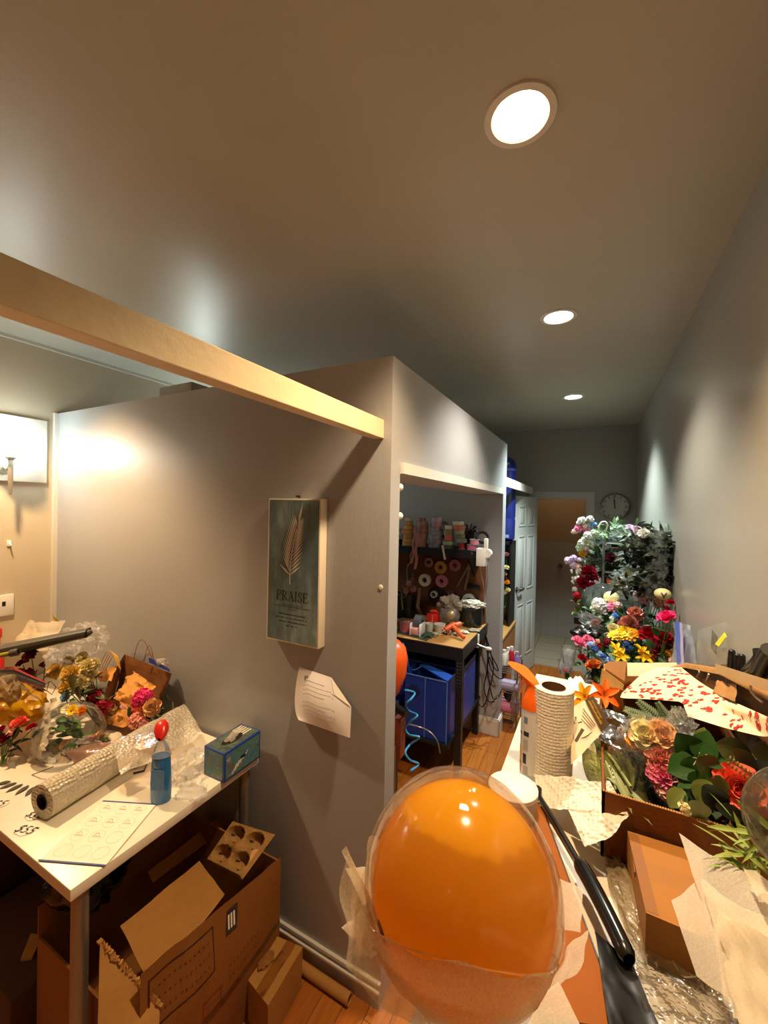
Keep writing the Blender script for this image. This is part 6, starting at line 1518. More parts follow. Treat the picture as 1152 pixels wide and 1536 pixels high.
# blue folding bins
blu = mat('blue_corrugated', '18348f', .35, .15, 6, .05, 90)
def bin_(name, x0, x1, y0, y1, z0, z1, label, flap=None):
    t = thing(name, label, 'storage bin', ((x0+x1)/2, (y0+y1)/2, z0), 'blue corrugated bins under the workbench'); k = .005
    part('walls', MB().bb(x0, x0+k, y0, y1, z0, z1).bb(x1-k, x1, y0, y1, z0, z1).bb(x0, x1, y0, y0+k, z0, z1).bb(x0, x1, y1-k, y1, z0, z1).bb(x0, x1, y0, y1, z0, z0+k), blu, t, smooth=False)
    part('rim', MB().bb(x0-.002, x1+.002, y0-.002, y0+.006, z1-.006, z1).bb(x1-.006, x1+.002, y0, y1, z1-.006, z1).bb(x1-.003, x1+.002, y0-.002, y0+.002, z0, z1).bb((x0+x1)/2-.002, (x0+x1)/2+.002, y0-.002, y0, z0, z1), mat('blue_edge_light', '5f80d8', .4, .05), t, 'paler folded edges', smooth=False)
    if flap: part('flap', MB().poly(flap, (0, 0, .006)), mat('blue_flap', '2f62d8', .35, .1), t, 'brighter blue lid flap', smooth=False)
    return t
y0 = 2.478; L0, L1 = aty(611, 1009, y0), aty(671, 1023, y0)
b1 = bin_('blue_bin', L0.x-.02, L1.x, y0, 2.70, .30, L1.z, 'nearest open blue bin under the workbench with a tilted lid flap',
          [aty(629, 998, 2.66), aty(635, 995, 2.68), aty(680, 1015, 2.56), aty(671, 1023, 2.47)])
part('inner_lining', MB().tube([aty(612, 1003, 2.6), aty(622, 1005, 2.6), aty(632, 1000, 2.62)], .004, 6), mat('blue_edge_light', '5f80d8', .4), b1)
bl1 = MB().lump(aty(621, 1036, y0-.001), (.04, .002, .035), .4, 2.5, 4, 3); part('dark_logo', bl1, mat('print_navy', '14204e', .4), b1)
tb = atx(694, 1003, -.79)
bin_('blue_bin', -1.30, -.788, 2.73, 3.09, .30, tb.z, 'second blue bin under the workbench seen past the black leg')
mb = MB(); solo('blue_handle_rod', MB().tube([aty(604, 965, 2.4), aty(610, 985, 2.4), aty(613, 1002, 2.50), aty(615, 1030, 2.55), aty(617, 1090, 2.58)], .008, 8), mat('blue_flap', '2f62d8', .35), 'bright blue rod rising from the nearest blue bin', 'rod')
# orange upright machine half hidden by the partition, with coiled blue hose
ex = aty(608, 1010, 2.05).x; c = V((ex-.115, 2.05, 0))
t = thing('orange_machine', 'orange shelled upright machine half hidden behind the partition', 'machine', c)
part('shell', MB().lathe([(.02, .70), (.075, .76), (.11, .86), (.118, .95), (.105, 1.01), (.07, 1.045), (.001, 1.06)], c, 32), mat('machine_orange', 'e2591a', .35, .05), t, 'rounded orange shell')
part('base', MB().lathe([(.10, .001), (.11, .02), (.10, .08), (.05, .10)], c, 28).box(c+V((.02, 0, .40)), (.10, .07, .62), bev=.01), m_black, t, 'black column and base')
part('valve', MB().cyl(c+V((.06, -.03, .70)), c+V((.15, -.05, .69)), .022).cyl(c+V((.05, -.05, .60)), c+V((.05, -.05, .75)), .012), m_black, t)
part('lower_band', MB().bb(c.x+.07, c.x+.11, c.y-.035, c.y+.03, .42, .64), mat('machine_brown', '7a3216', .4, .1), t)
part('rod', MB().cyl(c+V((.085, -.06, .1)), c+V((.085, -.06, .5)), .008), m_steel, t)
pts = []
ctl = [(608, 1035), (622, 1039), (617, 1048), (609, 1056), (613, 1066), (626, 1073), (616, 1082), (608, 1092), (614, 1102), (629, 1106), (616, 1116), (608, 1128), (615, 1140), (628, 1146), (616, 1156)]
def crom(P, n=6):
    out = []
    for i in range(len(P)-1):
        a, b, c_, d = P[max(i-1, 0)], P[i], P[i+1], P[min(i+2, len(P)-1)]
        for k in range(n):
            t_ = k/n; out.append(.5*((2*b)+(c_-a)*t_+(2*a-5*b+4*c_-d)*t_*t_+(3*b-a-3*c_+d)*t_**3))
    return out+[P[-1]]
solo('coiled_hose', MB().tube(crom([aty(x, y, 2.05+(.05 if i % 3 == 1 else -.04)) for i, (x, y) in enumerate(ctl)]), .0055, 7), mat('hose_blue', '3f93c8', .25, .05), 'coiled bright blue air hose beside the orange machine', 'hose')
solo('grey_cable_arc', MB().tube(crom([aty(612, 1086, 2.15), aty(628, 1090, 2.2), aty(645, 1098, 2.2), aty(656, 1112, 2.2), aty(660, 1130, 2.2)]), .004, 6), m_steel, 'thin grey cable curving in front of the blue bin', 'cable')
# knobs on the alcove side of the partition edge
for (x, y, lab) in ((601, 731, 'upper white round knob beside the alcove opening'), (600.5, 774, 'lower white round knob beside the alcove opening')):
    q = aty(x, y, YP2+.022); q.x -= .004; solo('mounted_peg', MB().lathe([(.006, -.022), (.006, -.012), (.013, -.006), (.0145, .002), (.010, .009), (.001, .011)], q, 18, axis=(0, 1, 0)), wht, lab, 'knob')
# adapters and cable tangle by the far wall end
q = aty(724, 835, 2.985); t = thing('white_adapter', 'white power adapter plugged in beside the bench shelf', 'adapter', q)
part('block', MB().box(q+V((0, -.03, 0)), (.068, .06, .13), bev=.006), wht, t); part('plug', MB().box(q+V((.03, -.03, .10)), (.026, .03, .075), bev=.004), wht, t); part('round_plug', MB().cyl(q+V((.042, 0, .03)), q+V((.042, -.05, .03)), .030, n=26), wht, t)
part('cord', MB().tube(crom([q+V((-.01, -.04, -.06)), aty(722, 862, 3.0), aty(727, 890, 3.1), aty(727, 930, 3.24), aty(730, 955, 3.24)]), .005, 6), mat('cord_grey', 'a8a49c', .5), t)
part('cord', MB().tube(crom([q+V((.05, -.03, -.01)), aty(731, 870, 3.02), aty(728, 900, 3.15), aty(731, 950, 3.25), aty(734, 985, 3.25)]), .005, 6), mat('cord_grey', 'a8a49c', .5), t)
cab = [[(716, 925), (722, 935), (727, 950), (730, 965), (738, 985), (745, 998), (747, 1006), (740, 1000), (734, 985)],
       [(722, 930), (729, 955), (735, 975), (740, 1005), (732, 1040), (728, 1055), (722, 1060), (716, 1052), (708, 1035), (706, 1015), (712, 990)],
       [(733, 975), (731, 1000), (735, 1030), (740, 1048), (748, 1045), (752, 1036)], [(730, 968), (735, 1000), (742, 1012), (750, 1018), (757, 1016)], [(733, 985), (730, 1010), (726, 1032), (733, 1052), (742, 1052)]]
for k, c_ in enumerate(cab):
    solo('black_cable', MB().tube(crom([aty(x, y, 3.20-.02*k) if x < 748 else aty(x, y, 3.26-.02*k) for x, y in c_]), .0045, 6), m_black,
         ['black cable looping highest beside the bench corner', 'long black cable hanging in a big loop towards the floor', 'thin black cable ending near the lavender roll', 'black cable crossing the wall end sideways', 'innermost black cable of the tangle beside the bench'][k], 'cable', 'black cables beside the workbench')
solo('tall_cabinet', MB().bb(-2.10, -1.84, YP2+.01, 1.72, 0, 2.425, bev=.004), painted('cabinet_grey', '9c9a92', .4, 0, .03), 'pale grey cabinet top showing above the partition', 'cabinet')

# ================================================================== bay past the alcove
dk = mat('desk_wood', 'a86c34', .4, .15, 5)
t = thing('wooden_desk', 'brown wooden desk end between cubicle wall and open door', 'desk', (-.95, 3.87, 0))
part('desktop', MB().bb(-1.4, -.686, YB2+.01, 4.30, .655, .68, bev=.002), mat('desk_top_wood', 'b98a4c', .4, .12, 5), t)
part('side_panel', MB().bb(-.712, -.694, YB2+.01, 4.28, .42, .655), dk, t, smooth=False); part('leg_panel', MB().bb(-1.4, -.72, 4.25, 4.28, 0, .655), dk, t, smooth=False); part('leg_panel', MB().bb(-1.4, -.72, YB2+.012, YB2+.03, 0, .655), dk, t, smooth=False)
t = thing('black_shelf_unit', 'black shelf unit standing on the wooden desk', 'shelf unit', (-.95, 4.15, .682))
part('frame', MB().bb(-1.3, -.705, 4.02, 4.28, 1.47, 1.5).bb(-1.3, -.705, 4.02, 4.28, 1.05, 1.07).bb(-1.3, -.705, 4.265, 4.28, .682, 1.5).bb(-.72, -.705, 4.02, 4.28, .682, 1.5).bb(-1.3, -1.28, 4.02, 4.28, .682, 1.5), m_blackm, t, smooth=False)
c = V((-.815, 4.15, 1.501)); t = thing('blue_jug', 'tall dark blue plastic jug on the black shelf unit', 'jug', c)
part('body', MB().lathe([(.09, 0), (.115, .02), (.118, .2), (.112, .22), (.118, .24), (.118, .56), (.112, .60), (.118, .63), (.117, .74), (.10, .80), (.05, .835), (.001, .84)], c, 32), mat('jug_blue', '161f60', .3, .1), t); part('band', MB().ring(c+V((0, 0, .70)), (0, 0, 1), .1195, .110, .025, 32), mat('jug_band', '3a4a9c', .4), t); part('pale_sticker', MB().box(c+V((.06, -.105, .05)), (.04, .004, .03)), mat('jug_pale', '8f9cc8', .5), t)
bunch('cream_flower_stand', 'cream flowers on long stems seen between wall end and door', 'flowers', V((-.73, 3.75, .682)), [bl('carnation', 'cream', 759.5, 852, 5, 3.75), bl('carnation', 'peach', 757, 862, 4, 3.75), bl('carnation', 'gold', 760, 874, 5, 3.75), bl('carnation', 'cream', 757, 889, 5, 3.75), bl('carnation', 'crimson', 757, 868, 4, 3.75), bl('carnation', 'dusty', 760, 832, 4, 3.75), bl('carnation', 'cream', 762, 885, 4, 3.75)], (14, .06, .02, '35422a'), seed=61)
solo('red_canister', MB().cyl((-.735, 3.47, .681), (-.735, 3.47, .80), .03), mat('ribbon_red', RC['red'], .4), 'small red canister on the wooden desk', 'canister')
# wire basket with rolls in front of the desk
t = thing('wire_basket', 'low wire trolley holding rolls of wrap in front of the desk', 'trolley', (-.60, 3.52, 0)); wm = mat('wire_grey', '6a6864', .4, .1, metal=.5)
for z in (.12, .30, .46):
    wb = MB()
    for x in (-.672, -.53): wb.cyl((x, 3.43, z), (x, 3.66, z), .004, n=8)
    for y in (3.43, 3.47, 3.51, 3.55, 3.59, 3.63, 3.66): wb.cyl((-.672, y, z), (-.53, y, z), .003, n=6)
    part('wire_shelf', wb, wm, t)

for x in (-.672, -.53):
    for y in (3.43, 3.66): part('post', MB().cyl((x, y, 0), (x, y, .52), .006, n=8), wm, t)
def roll(px, py, y, r, L, col, label, z=None):
    p = aty(px, py, y); z = p.z if z is None else z; a = V((-.672, y, z)); b = V((-.672+L, y, z)); t = thing('wrap_roll', label, 'roll', (a+b)/2-V((0, 0, r)), 'rolls in the wire trolley')
    part('roll', MB().ring((a+b)/2, b-a, r, r*.3, L, 26), mat('roll_'+col, col, .5, .1, 30, .1, 60), t); part('core', MB().ring((a+b)/2, b-a, r*.32, r*.22, L+.004, 18), m_card, t)
roll(760, 1020, 3.46, .048, .15, '9a8fae', 'lavender wrap roll on the trolley top', .352)
roll(758, 1062, 3.46, .045, .135, 'c4708a', 'pink wrap roll lying lowest in the trolley', .17)
roll(755, 1048, 3.56, .04, .12, 'b58a8a', 'dusky wrap roll behind the pink one', .165)
solo('dark_pouch', MB().lump((-.60, 3.455, .265), (.035, .02, .04), .3, 2, 3, 3), m_black, 'dark pouch hanging under the lavender roll', 'pouch')
def can_(px, py, y, r, h, c1, c2, label, z0=.463):
    p = aty(px, py, y); c = V((p.x, y, z0)); t = thing('small_bottle', label, 'bottle', c, 'small bottles on the trolley')
    part('body', MB().lathe([(.001, 0), (r, 0), (r, h*.7), (r*.6, h*.8)], c, 18), mat('btl_'+c1, c1, .4, .1), t); part('cap', MB().lathe([(r*.6, h*.78), (r*.62, h), (.001, h)], c, 18), mat('btl_'+c2, c2, .4, .05), t)
can_(756, 1005, 3.60, .024, .13, 'cfd6c8', 'e8e6e0', 'white capped pale bottle on the trolley'); can_(762, 1000, 3.62, .024, .15, 'd8d6d0', 'e8e6e0', 'milky white bottle on the trolley'); can_(767, 998, 3.60, .022, .17, 'b21f3c', 'f0ecea', 'crimson bottle with white cap on the trolley'); can_(775, 1003, 3.58, .024, .14, '8a6aa8', 'b59ac8', 'purple bottle on the trolley edge')
solo('clear_film_bundle', MB().lump((-.545, 3.44, .22), (.03, .04, .13), .5, 2.4, 6, 4), film('bundle_film', body=.35, bump=.6, bodycol='b8b0a8'), 'crinkled clear film bundle at the side of the trolley', 'plastic film')
t = thing('yellow_green_tuft', 'fuzzy yellow green tuft by the foot of the open door', 'flowers', (-.60, 3.78, .0)); foliage(t, [aty(773, 985, 3.78), aty(771, 990, 3.78), aty(775, 991, 3.78)], 50, .05, .010, '9aa048', 63); stems(t, [aty(773, 988, 3.78)], (-.60, 3.78, .002), .004)
# bathroom details
q = V((-.42, 6.298, 1.03)); solo('wooden_peg', MB().lathe([(.02, 0), (.02, .01), (.035, .03), (.03, .05), (.001, .055)], q, 20, axis=(0, -1, 0)), mat('knob_wood', '7a4a24', .5), 'brown round knob on the bathroom wall', 'knob')
# wall clock
q = aty(922, 760, YF); cr_ = 20*mpp(q)
t = thing('wall_clock', 'round silver wall clock on the far wall', 'clock', q)
part('rim', MB().lathe([(cr_*.9, 0), (cr_, .004), (cr_, .03), (cr_*.93, .036), (cr_*.9, .03)], q, 48, axis=(0, -1, 0), caps=False), mat('clock_rim', '8f8f8c', .25, .05, metal=.7), t); part('dial', MB().lathe([(.0001, .012), (cr_*.92, .012)], q, 48, axis=(0, -1, 0), caps=False), mat('clock_dial', 'a8a8a2', .3, .1, 12), t, 'grey dial')
def hand(a, L, w, nm):
    d = V((sin(radians(a)), 0, cos(radians(a)))); s = V((d.z, 0, -d.x))*w/2; p = q-V((0, .018, 0)); part(nm, MB().poly([p-s-d*.02, p+s-d*.02, p+d*L+s*.4, p+d*L-s*.4], (0, -.002, 0)), m_ink, t)
hand(-8, cr_*.85, .008, 'minute_hand'); hand(-3, cr_*.55, .011, 'hour_hand')
tk = MB()
for k in range(12):
    a = k*pi/6; d = V((sin(a), 0, cos(a))); tk.box(q+d*cr_*.78-V((0, .014, 0)), (.010, .002, .026), R=Matrix.Rotation(a, 3, 'Y'))
part('hour_marks', tk, mat('clock_mark', '55554f', .5), t)
part('glass', MB().lathe([(.0001, .034), (cr_*.5, .033), (cr_*.92, .030)], q, 40, axis=(0, -1, 0), caps=False), film('clock_glass', body=.02, rough=.03), t)
# ================================================================== flower racks at the end of the corridor
wm = mat('rack_wire', '848684', .4, .1, metal=.3)
def rack(name, x0, x1, y0, y1, tiers, ztop, label):
    t = thing(name, label, 'shelf rack', ((x0+x1)/2, (y0+y1)/2, 0))
    for x in (x0, x1):
        for y in (y0, y1): part('post', MB().cyl((x, y, 0), (x, y, ztop), .009, n=10), wm, t)
    for z in tiers:
        mb = MB()
        for x in (x0, x1): mb.cyl((x, y0, z), (x, y1, z), .006, n=8)
        for y in (y0, y1): mb.cyl((x0, y, z), (x1, y, z), .006, n=8); mb.cyl((x0, y, z-.03), (x1, y, z-.03), .004, n=8)
        k = 12
        for i in range(1, k): mb.cyl((x0, y0+(y1-y0)*i/k, z), (x1, y0+(y1-y0)*i/k, z), .0025, n=6)
        part('wire_shelf', mb, wm, t)
    return t
rack('flower_rack', .068, .362, 3.60, 3.98, (.30, .80, 1.06, 1.335, 1.56), 1.60, 'tall wire rack packed with wrapped artificial flowers by the far wall')
rack('low_rack', -.02, .355, 2.46, 3.42, (.25, .55, .80), .84, 'low wire rack heaped with bright flowers in front of the tall rack')
def fb(name, label, items, y, basepx, leaves, seed, zb=None, x=None, cat='flowers', stem=True):
    bx = clampx(aty(basepx[0], basepx[1], y+.04), .05); base = V((min(.29, bx.x), bx.y, zb if zb is not None else bx.z))
    bunch(name, label, cat, base, [bl(k, c, px, py, r, y+dy) for (k, c, px, py, r, dy) in items], leaves, seed=seed, stem=stem)
G1, G2, G3 = '3f6b2a', '5d7f35', '2c4a22'
# left side of the tall rack, top to bottom
fb('blossom_branch', 'white and pale pink blossom branch at the top corner of the tall rack', [('cluster', 'white', 873, 781, 6, 0), ('cluster', 'white', 885, 779, 6, 0), ('cluster', 'blush', 878, 788, 5, 0), ('cluster', 'pink', 868, 793, 6, 0), ('cluster', 'blush', 862, 798, 5, 0), ('cluster', 'pink', 880, 797, 5, 0), ('cluster', 'white', 868, 785, 4, 0)], 3.62, (890, 815), (8, .05, .02, G1), 71)
fb('blue_blossom', 'pale blue blossom beside the white blossom branch', [('carnation', 'sky', 890, 788, 6, 0)], 3.62, (895, 812), (3, .03, .015, G1), 72)
ck = MB().tube(crom([aty(x, y, 3.62) for x, y in ((897, 806), (898, 792), (902, 784), (908, 783), (911, 788), (909, 795), (906, 800))]), .006, 6)
solo('curly_stem', ck, mat('curl_pale', 'dfe6c8', .5), 'curled pale green stem on top of the tall rack', 'stem')
fb('white_hydrangea', 'white hydrangea heads spilling off the tall rack upper tier', [('cluster', 'white', 882, 804, 7, 0), ('cluster', 'mint', 878, 810, 6, 0), ('cluster', 'white', 873, 815, 7, 0), ('cluster', 'white', 884, 815, 6, 0), ('cluster', 'mint', 870, 822, 6, 0), ('cluster', 'white', 879, 822, 5, 0), ('cluster', 'mint', 892, 800, 6, 0)], 3.58, (898, 828), (12, .06, .03, G2), 73)
fb('yellow_blossom', 'single yellow blossom below the white hydrangeas', [('carnation', 'yellow', 873, 832, 6, 0), ('carnation', 'salmon', 880, 828, 4, 0)], 3.57, (893, 846), (5, .05, .02, G2), 74)
fb('lavender_cherry', 'lavender and pink cherry blossoms sticking out from the tall rack', [('cluster', 'lilac', 852, 841, 6, 0), ('cluster', 'lavender', 860, 838, 6, 0), ('cluster', 'lilac', 860, 848, 6, 0), ('cluster', 'blush', 867, 850, 5, 0), ('cluster', 'lilac', 869, 840, 4, 0), ('cluster', 'white', 868, 856, 5, 0)], 3.55, (895, 866), (8, .05, .015, G2), 75)
fb('white_tassel_stem', 'white drooping tassel flowers below the lavender blossoms', [('bud', 'white', 858, 860, 6, 0), ('bud', 'white', 866, 862, 5, 0), ('bud', 'white', 860, 871, 6, 0), ('bud', 'white', 861, 876, 6, 0), ('cluster', 'white', 866, 868, 5, 0), ('cluster', 'white', 862, 884, 4, 0)], 3.52, (890, 886), (6, .05, .012, G2), 76)
fb('crimson_dahlia', 'large crimson dahlias on the corridor side of the tall rack', [('carnation', 'crimson', 883, 860, 13, 0), ('carnation', 'crimson', 874, 875, 11, -.02), ('carnation', 'red', 888, 878, 6, -.03), ('carnation', 'crimson', 889, 868, 9, 0)], 3.52, (900, 890), (10, .07, .03, G3), 77)
fb('dark_red_spray', 'dark red berries and trailing green leaves below the crimson dahlias', [('cluster', 'red', 866, 893, 6, 0), ('cluster', 'burgundy', 863, 900, 4, 0), ('bud', 'dusty', 866, 908, 5, 0), ('bud', 'salmon', 862, 915, 4, 0)], 3.46, (885, 920), (46, .06, .02, '5f7035'), 78)
# wrapped bunches on the tiers
def wrapped(label, px, py, y, rad, cols, seed, film_='rack_film', green='3c5230', dark='27331f'):
    P = clampx(aty(px, py, y+.08), .02+rad[0]); t = thing('wrapped_bunch', label, 'flowers', P-V((0, 0, rad[2]*.8)), 'film wrapped bunches on the tall rack')
    rr = random.Random(seed)
    pts = [P+V((rr.uniform(-.8, .8)*rad[0], rr.uniform(-.7, .5)*rad[1], rr.uniform(-.6, .7)*rad[2])) for _ in range(12)]
    foliage(t, pts, 60, .075, .03, green, seed); foliage(t, [p+V((0, .05, -.01)) for p in pts], 70, .085, .035, dark, seed+50)  # second leaf layer coloured darker as shade inside the bunch
    for k, c in enumerate(cols): bloom(t, ('cluster', 'carnation', 'rose')[k % 3], c, pts[k]+V((0, -.03, .01)), (0, -.7, .6), .034)
    part('film', MB().lump(P, rad, .45, 2.4, seed, 4), film(film_, body=.09, bump=.2, bscale=20, edge=.28, rough=.24, bodycol='dce6e0'), t)
wrapped('film wrapped greenery on the tall rack top nearest the blossoms', 905, 806, 3.70, (.11, .14, .06), ('mint', 'white'), 81, green='5d7f45', dark='55694a')
wrapped('film wrapped greenery in the centre of the tall rack top', 935, 800, 3.74, (.12, .16, .065), ('mint', 'white', 'lilac'), 82, green='5d7a4a', dark='55694a')
wrapped('film wrapped violet and white bunch on the tall rack top by the right wall', 968, 806, 3.72, (.10, .14, .06), ('lavender', 'white', 'lilac'), 83, green='4a5a48', dark='55694a')
wrapped('grey film bundle hanging over the tall rack edge at the right wall', 986, 822, 3.68, (.05, .10, .10), (), 84, green='4a5444')
wrapped('film wrapped leaves on the upper tier under the top bunches', 893, 838, 3.62, (.09, .12, .06), ('mint',), 85)
wrapped('dark green film bunch on the upper tier of the tall rack', 930, 832, 3.72, (.13, .14, .055), ('burgundy', 'cream'), 86, green='2f4024')
wrapped('shadowed film bunch on the upper tier beside the right wall', 962, 834, 3.72, (.10, .14, .055), (), 87, green='33402a')
wrapped('film wrapped olive bunch on the middle tier of the tall rack', 955, 875, 3.72, (.13, .14, .08), (), 88, film_='rack_film_dim', green='5a5a34')
wrapped('leafy bundle added dark for the shade low at the right wall side of the tall rack', 978, 872, 3.68, (.07, .13, .09), (), 111, green='2a3222')  # this and the next two are added, dark green as rack shade
wrapped('leafy bundle added dark for the shade at the left of the middle tier on the tall rack', 918, 862, 3.74, (.08, .14, .06), (), 112, green='30381f')
wrapped('leafy bundle added dark for the shade at the right wall under the grey film bundle', 986, 848, 3.70, (.05, .11, .07), (), 113, green='2f3826')
fb('dark_red_rose', 'rose red bloom on the middle tier of the tall rack', [('rose', 'coral', 920, 872, 10, 0), ('carnation', 'burgundy', 912, 882, 8, .04)], 3.60, (925, 892), (14, .06, .03, G3), 89)
fb('burgundy_bunch', 'burgundy petals and cream bud lying on the upper tier', [('carnation', 'burgundy', 917, 838, 9, 0), ('bud', 'cream', 932, 843, 8, 0)], 3.60, (925, 852), (4, .05, .02, G3), 90)
# heap on the low rack : back row
P = aty(905, 897, 3.36); t = thing('bubble_arrangement', 'clear bubble dome with a small cream balloon and hydrangea in the heap', 'bouquet', (P.x, P.y, .81))
R = 32*mpp(P); part('bubble', MB().lump(P+V((.03, 0, -.03)), (R*1.1, R*.8, R*.9), .06, 1.4, 3, 4), film('dome_film', body=.05, rough=.05, tint='d4dcd2', edge=.8), t)
q = aty(917, 897, 3.22); part('cream_balloon', MB().lump(q, (11*mpp(q), 11*mpp(q), 10*mpp(q)), .02, 1, 1, 3), mat('balloon_cream', 'e2e09a', .3, .03), t, 'small cream yellow balloon')
fol = [aty(x, y, 3.34) for x, y in ((890, 920), (905, 930), (920, 925), (880, 910))]; foliage(t, fol, 30, .07, .03, G3, 91)
part('stem', MB().tube([P-V((0, 0, .05)), V((P.x, P.y, .812))], .006, 6), mat('stem_4d6b2c', '4d6b2c', .6), t)
fb('white_pink_hydrangea', 'white and pink hydrangea pair in front of the cream balloon', [('cluster', 'white', 899, 908, 12, 0), ('cluster', 'mint', 893, 914, 8, 0), ('cluster', 'pink', 918, 912, 9, 0), ('cluster', 'blush', 926, 909, 7, 0), ('cluster', 'white', 903, 922, 8, 0)], 3.15, (910, 960), (14, .08, .04, G3), 92, .81)
fb('icy_blue_flower', 'icy blue white bloom below the pink hydrangea', [('carnation', 'sky', 925, 926, 8, 0), ('cluster', 'white', 920, 928, 6, 0)], 3.1, (930, 960), (6, .06, .03, G2), 93, .81)
fb('peach_rose_pair', 'peach rose over salmon carnations in the middle of the heap', [('rose', 'salmon', 953, 922, 13, 0), ('carnation', 'salmon', 944, 936, 14, -.05), ('carnation', 'pink', 952, 941, 11, -.05), ('carnation', 'salmon', 935, 939, 11, -.04)], 3.05, (948, 970), (20, .08, .04, G3), 94, .81)
fb('pink_blossom_spray', 'loose pale pink blossom spray at the back of the heap', [('cluster', 'blush', 958, 893, 8, 0), ('cluster', 'white', 964, 888, 6, 0), ('cluster', 'blush', 976, 888, 9, 0), ('cluster', 'pink', 967, 900, 7, 0), ('cluster', 'blush', 981, 897, 8, 0), ('cluster', 'blush', 972, 896, 6, 0), ('cluster', 'salmon', 990, 901, 7, 0), ('cluster', 'blush', 984, 908, 6, 0), ('cluster', 'blush', 1001, 905, 5, 0)], 3.2, (965, 930), (30, .045, .03, G3), 95, .81)
q = clampx(aty(994, 891, 3.18), .06); t = thing('cream_ornament', 'cream oval ornament with dark V mark on top of the heap', 'ornament', (q.x, q.y, .81))
part('body', MB().lump(q, (11*mpp(q), .04, 8.5*mpp(q)), .0, 1, 1, 4), mat('ornament_cream', 'd8cd92', .5, .05), t)
part('v_mark', MB().tube([q+V((-.012, -.042, .014)), q+V((0, -.044, -.004)), q+V((.012, -.042, .014))], .003, 6).tube([q+V((0, -.044, -.004)), q+V((0, -.044, -.016))], .003, 6), m_ink, t); part('stick', MB().cyl((q.x, q.y, .811), q-V((0, 0, .03)), .003), mat('stem_4d6b2c', '4d6b2c', .6), t)
fb('crimson_bud', 'crimson carnation next to the cream ornament', [('carnation', 'red', 1006, 905, 7, 0)], 3.12, (1000, 930), (4, .05, .02, G3), 96, .81)
fb('hot_pink_roses', 'hot pink roses above the zip bag', [('rose', 'hot', 1001, 928, 15, 0), ('rose', 'hot', 997, 914, 8, .03), ('bud', 'pink', 1010, 921, 6, 0)], 2.86, (995, 960), (8, .06, .03, G3), 97, .81)
# middle row
fb('yellow_gerbera', 'pair of golden yellow gerberas in the middle of the heap', [('daisy', 'yellow', 927, 954, 15, 0), ('daisy', 'gold', 946, 953, 14, .02), ('daisy', 'yellow', 938, 948, 11, .03)], 2.86, (935, 985), (10, .07, .03, G1), 98, .81)
fb('white_peony', 'white and cream blooms behind the yellow gerberas', [('carnation', 'cream', 920, 943, 9, 0), ('carnation', 'white', 912, 954, 6, 0)], 2.94, (920, 975), (8, .07, .02, G2), 99, .81)
fb('red_roses', 'trio of deep red roses in front of the right wall', [('rose', 'red', 974, 953, 16, 0), ('rose', 'red', 993, 957, 16, -.02), ('rose', 'crimson', 985, 974, 19, -.06), ('rose', 'crimson', 1000, 966, 9, 0)], 2.76, (980, 995), (16, .08, .04, G3), 100, .81)
fb('red_berries', 'bright red berry cluster beside the gerberas', [('cluster', 'red', 904, 966, 5, 0), ('cluster', 'crimson', 910, 963, 6, 0), ('cluster', 'red', 900, 970, 4, 0), ('cluster', 'salmon', 896, 962, 4, 0)], 2.82, (905, 985), (8, .05, .02, G2), 101, .81)
fb('blue_berries', 'small dark blue blooms under the gerberas', [('cluster', 'blue', 940, 966, 4.5, 0), ('cluster', 'blue', 945, 972, 4, 0), ('cluster', 'blue', 937, 974, 3.5, 0)], 2.72, (940, 990), (18, .06, .03, G3), 102, .81)
fb('yellow_pansy', 'bright yellow pansies at the front of the heap', [('lily', 'yellow', 923, 974, 11, 0), ('lily', 'yellow', 929, 984, 12, -.02), ('bud', 'yellow', 934, 975, 5, 0)], 2.62, (930, 1000), (12, .06, .03, G3), 103, .81)
fb('golden_pansy', 'golden yellow pansies beside the dark red rose', [('lily', 'yellow', 961, 978, 13, 0), ('lily', 'yellow', 969, 988, 12, -.02), ('carnation', 'gold', 980, 990, 8, -.02), ('cluster', 'gold', 1003, 980, 6, .02)], 2.60, (965, 1003), (12, .06, .03, G3), 104, .81)
fb('pink_white_bud', 'pale pink blossom at the foot of the zip bag', [('cluster', 'blush', 1008, 991, 5, 0), ('cluster', 'pink', 1001, 993, 4, 0)], 2.5, (1003, 1003), (3, .04, .02, G2), 105, .81)
# left front of the heap
fb('pink_rose_bunch', 'light pink roses at the corridor side of the heap', [('rose', 'pink', 868, 965, 13, 0), ('rose', 'pink', 882, 962, 11, .02), ('bud', 'blush', 869, 976, 6, 0), ('bud', 'white', 876, 980, 6, 0), ('rose', 'red', 873, 988, 8, -.03)], 2.72, (885, 1000), (10, .06, .025, G3), 106, .81)
fb('delphinium', 'blue delphinium spike slanting across the front', [('cluster', 'sky', 886, 967, 5, 0), ('cluster', 'blue', 892, 974, 5.5, 0), ('cluster', 'sky', 898, 981, 5.5, 0), ('cluster', 'blue', 904, 985, 6, 0), ('cluster', 'sky', 908, 990, 6, 0), ('cluster', 'blue', 913, 993, 5, 0)], 2.62, (908, 1002), (6, .05, .02, G3), 107, .81)
fb('orange_rose', 'rusty orange rose lowest at the front of the heap', [('rose', 'rust', 891, 1000, 13, 0), ('bud', 'salmon', 904, 998, 6, .02)], 2.52, (893, 1012), (14, .06, .03, '2a3a1e'), 108, .81)
fb('pink_bud', 'pink rosebud hanging low by the clear cups', [('bud', 'pink', 849, 1009, 9, 0)], 2.56, (860, 1015), (4, .05, .02, G3), 109, .81)
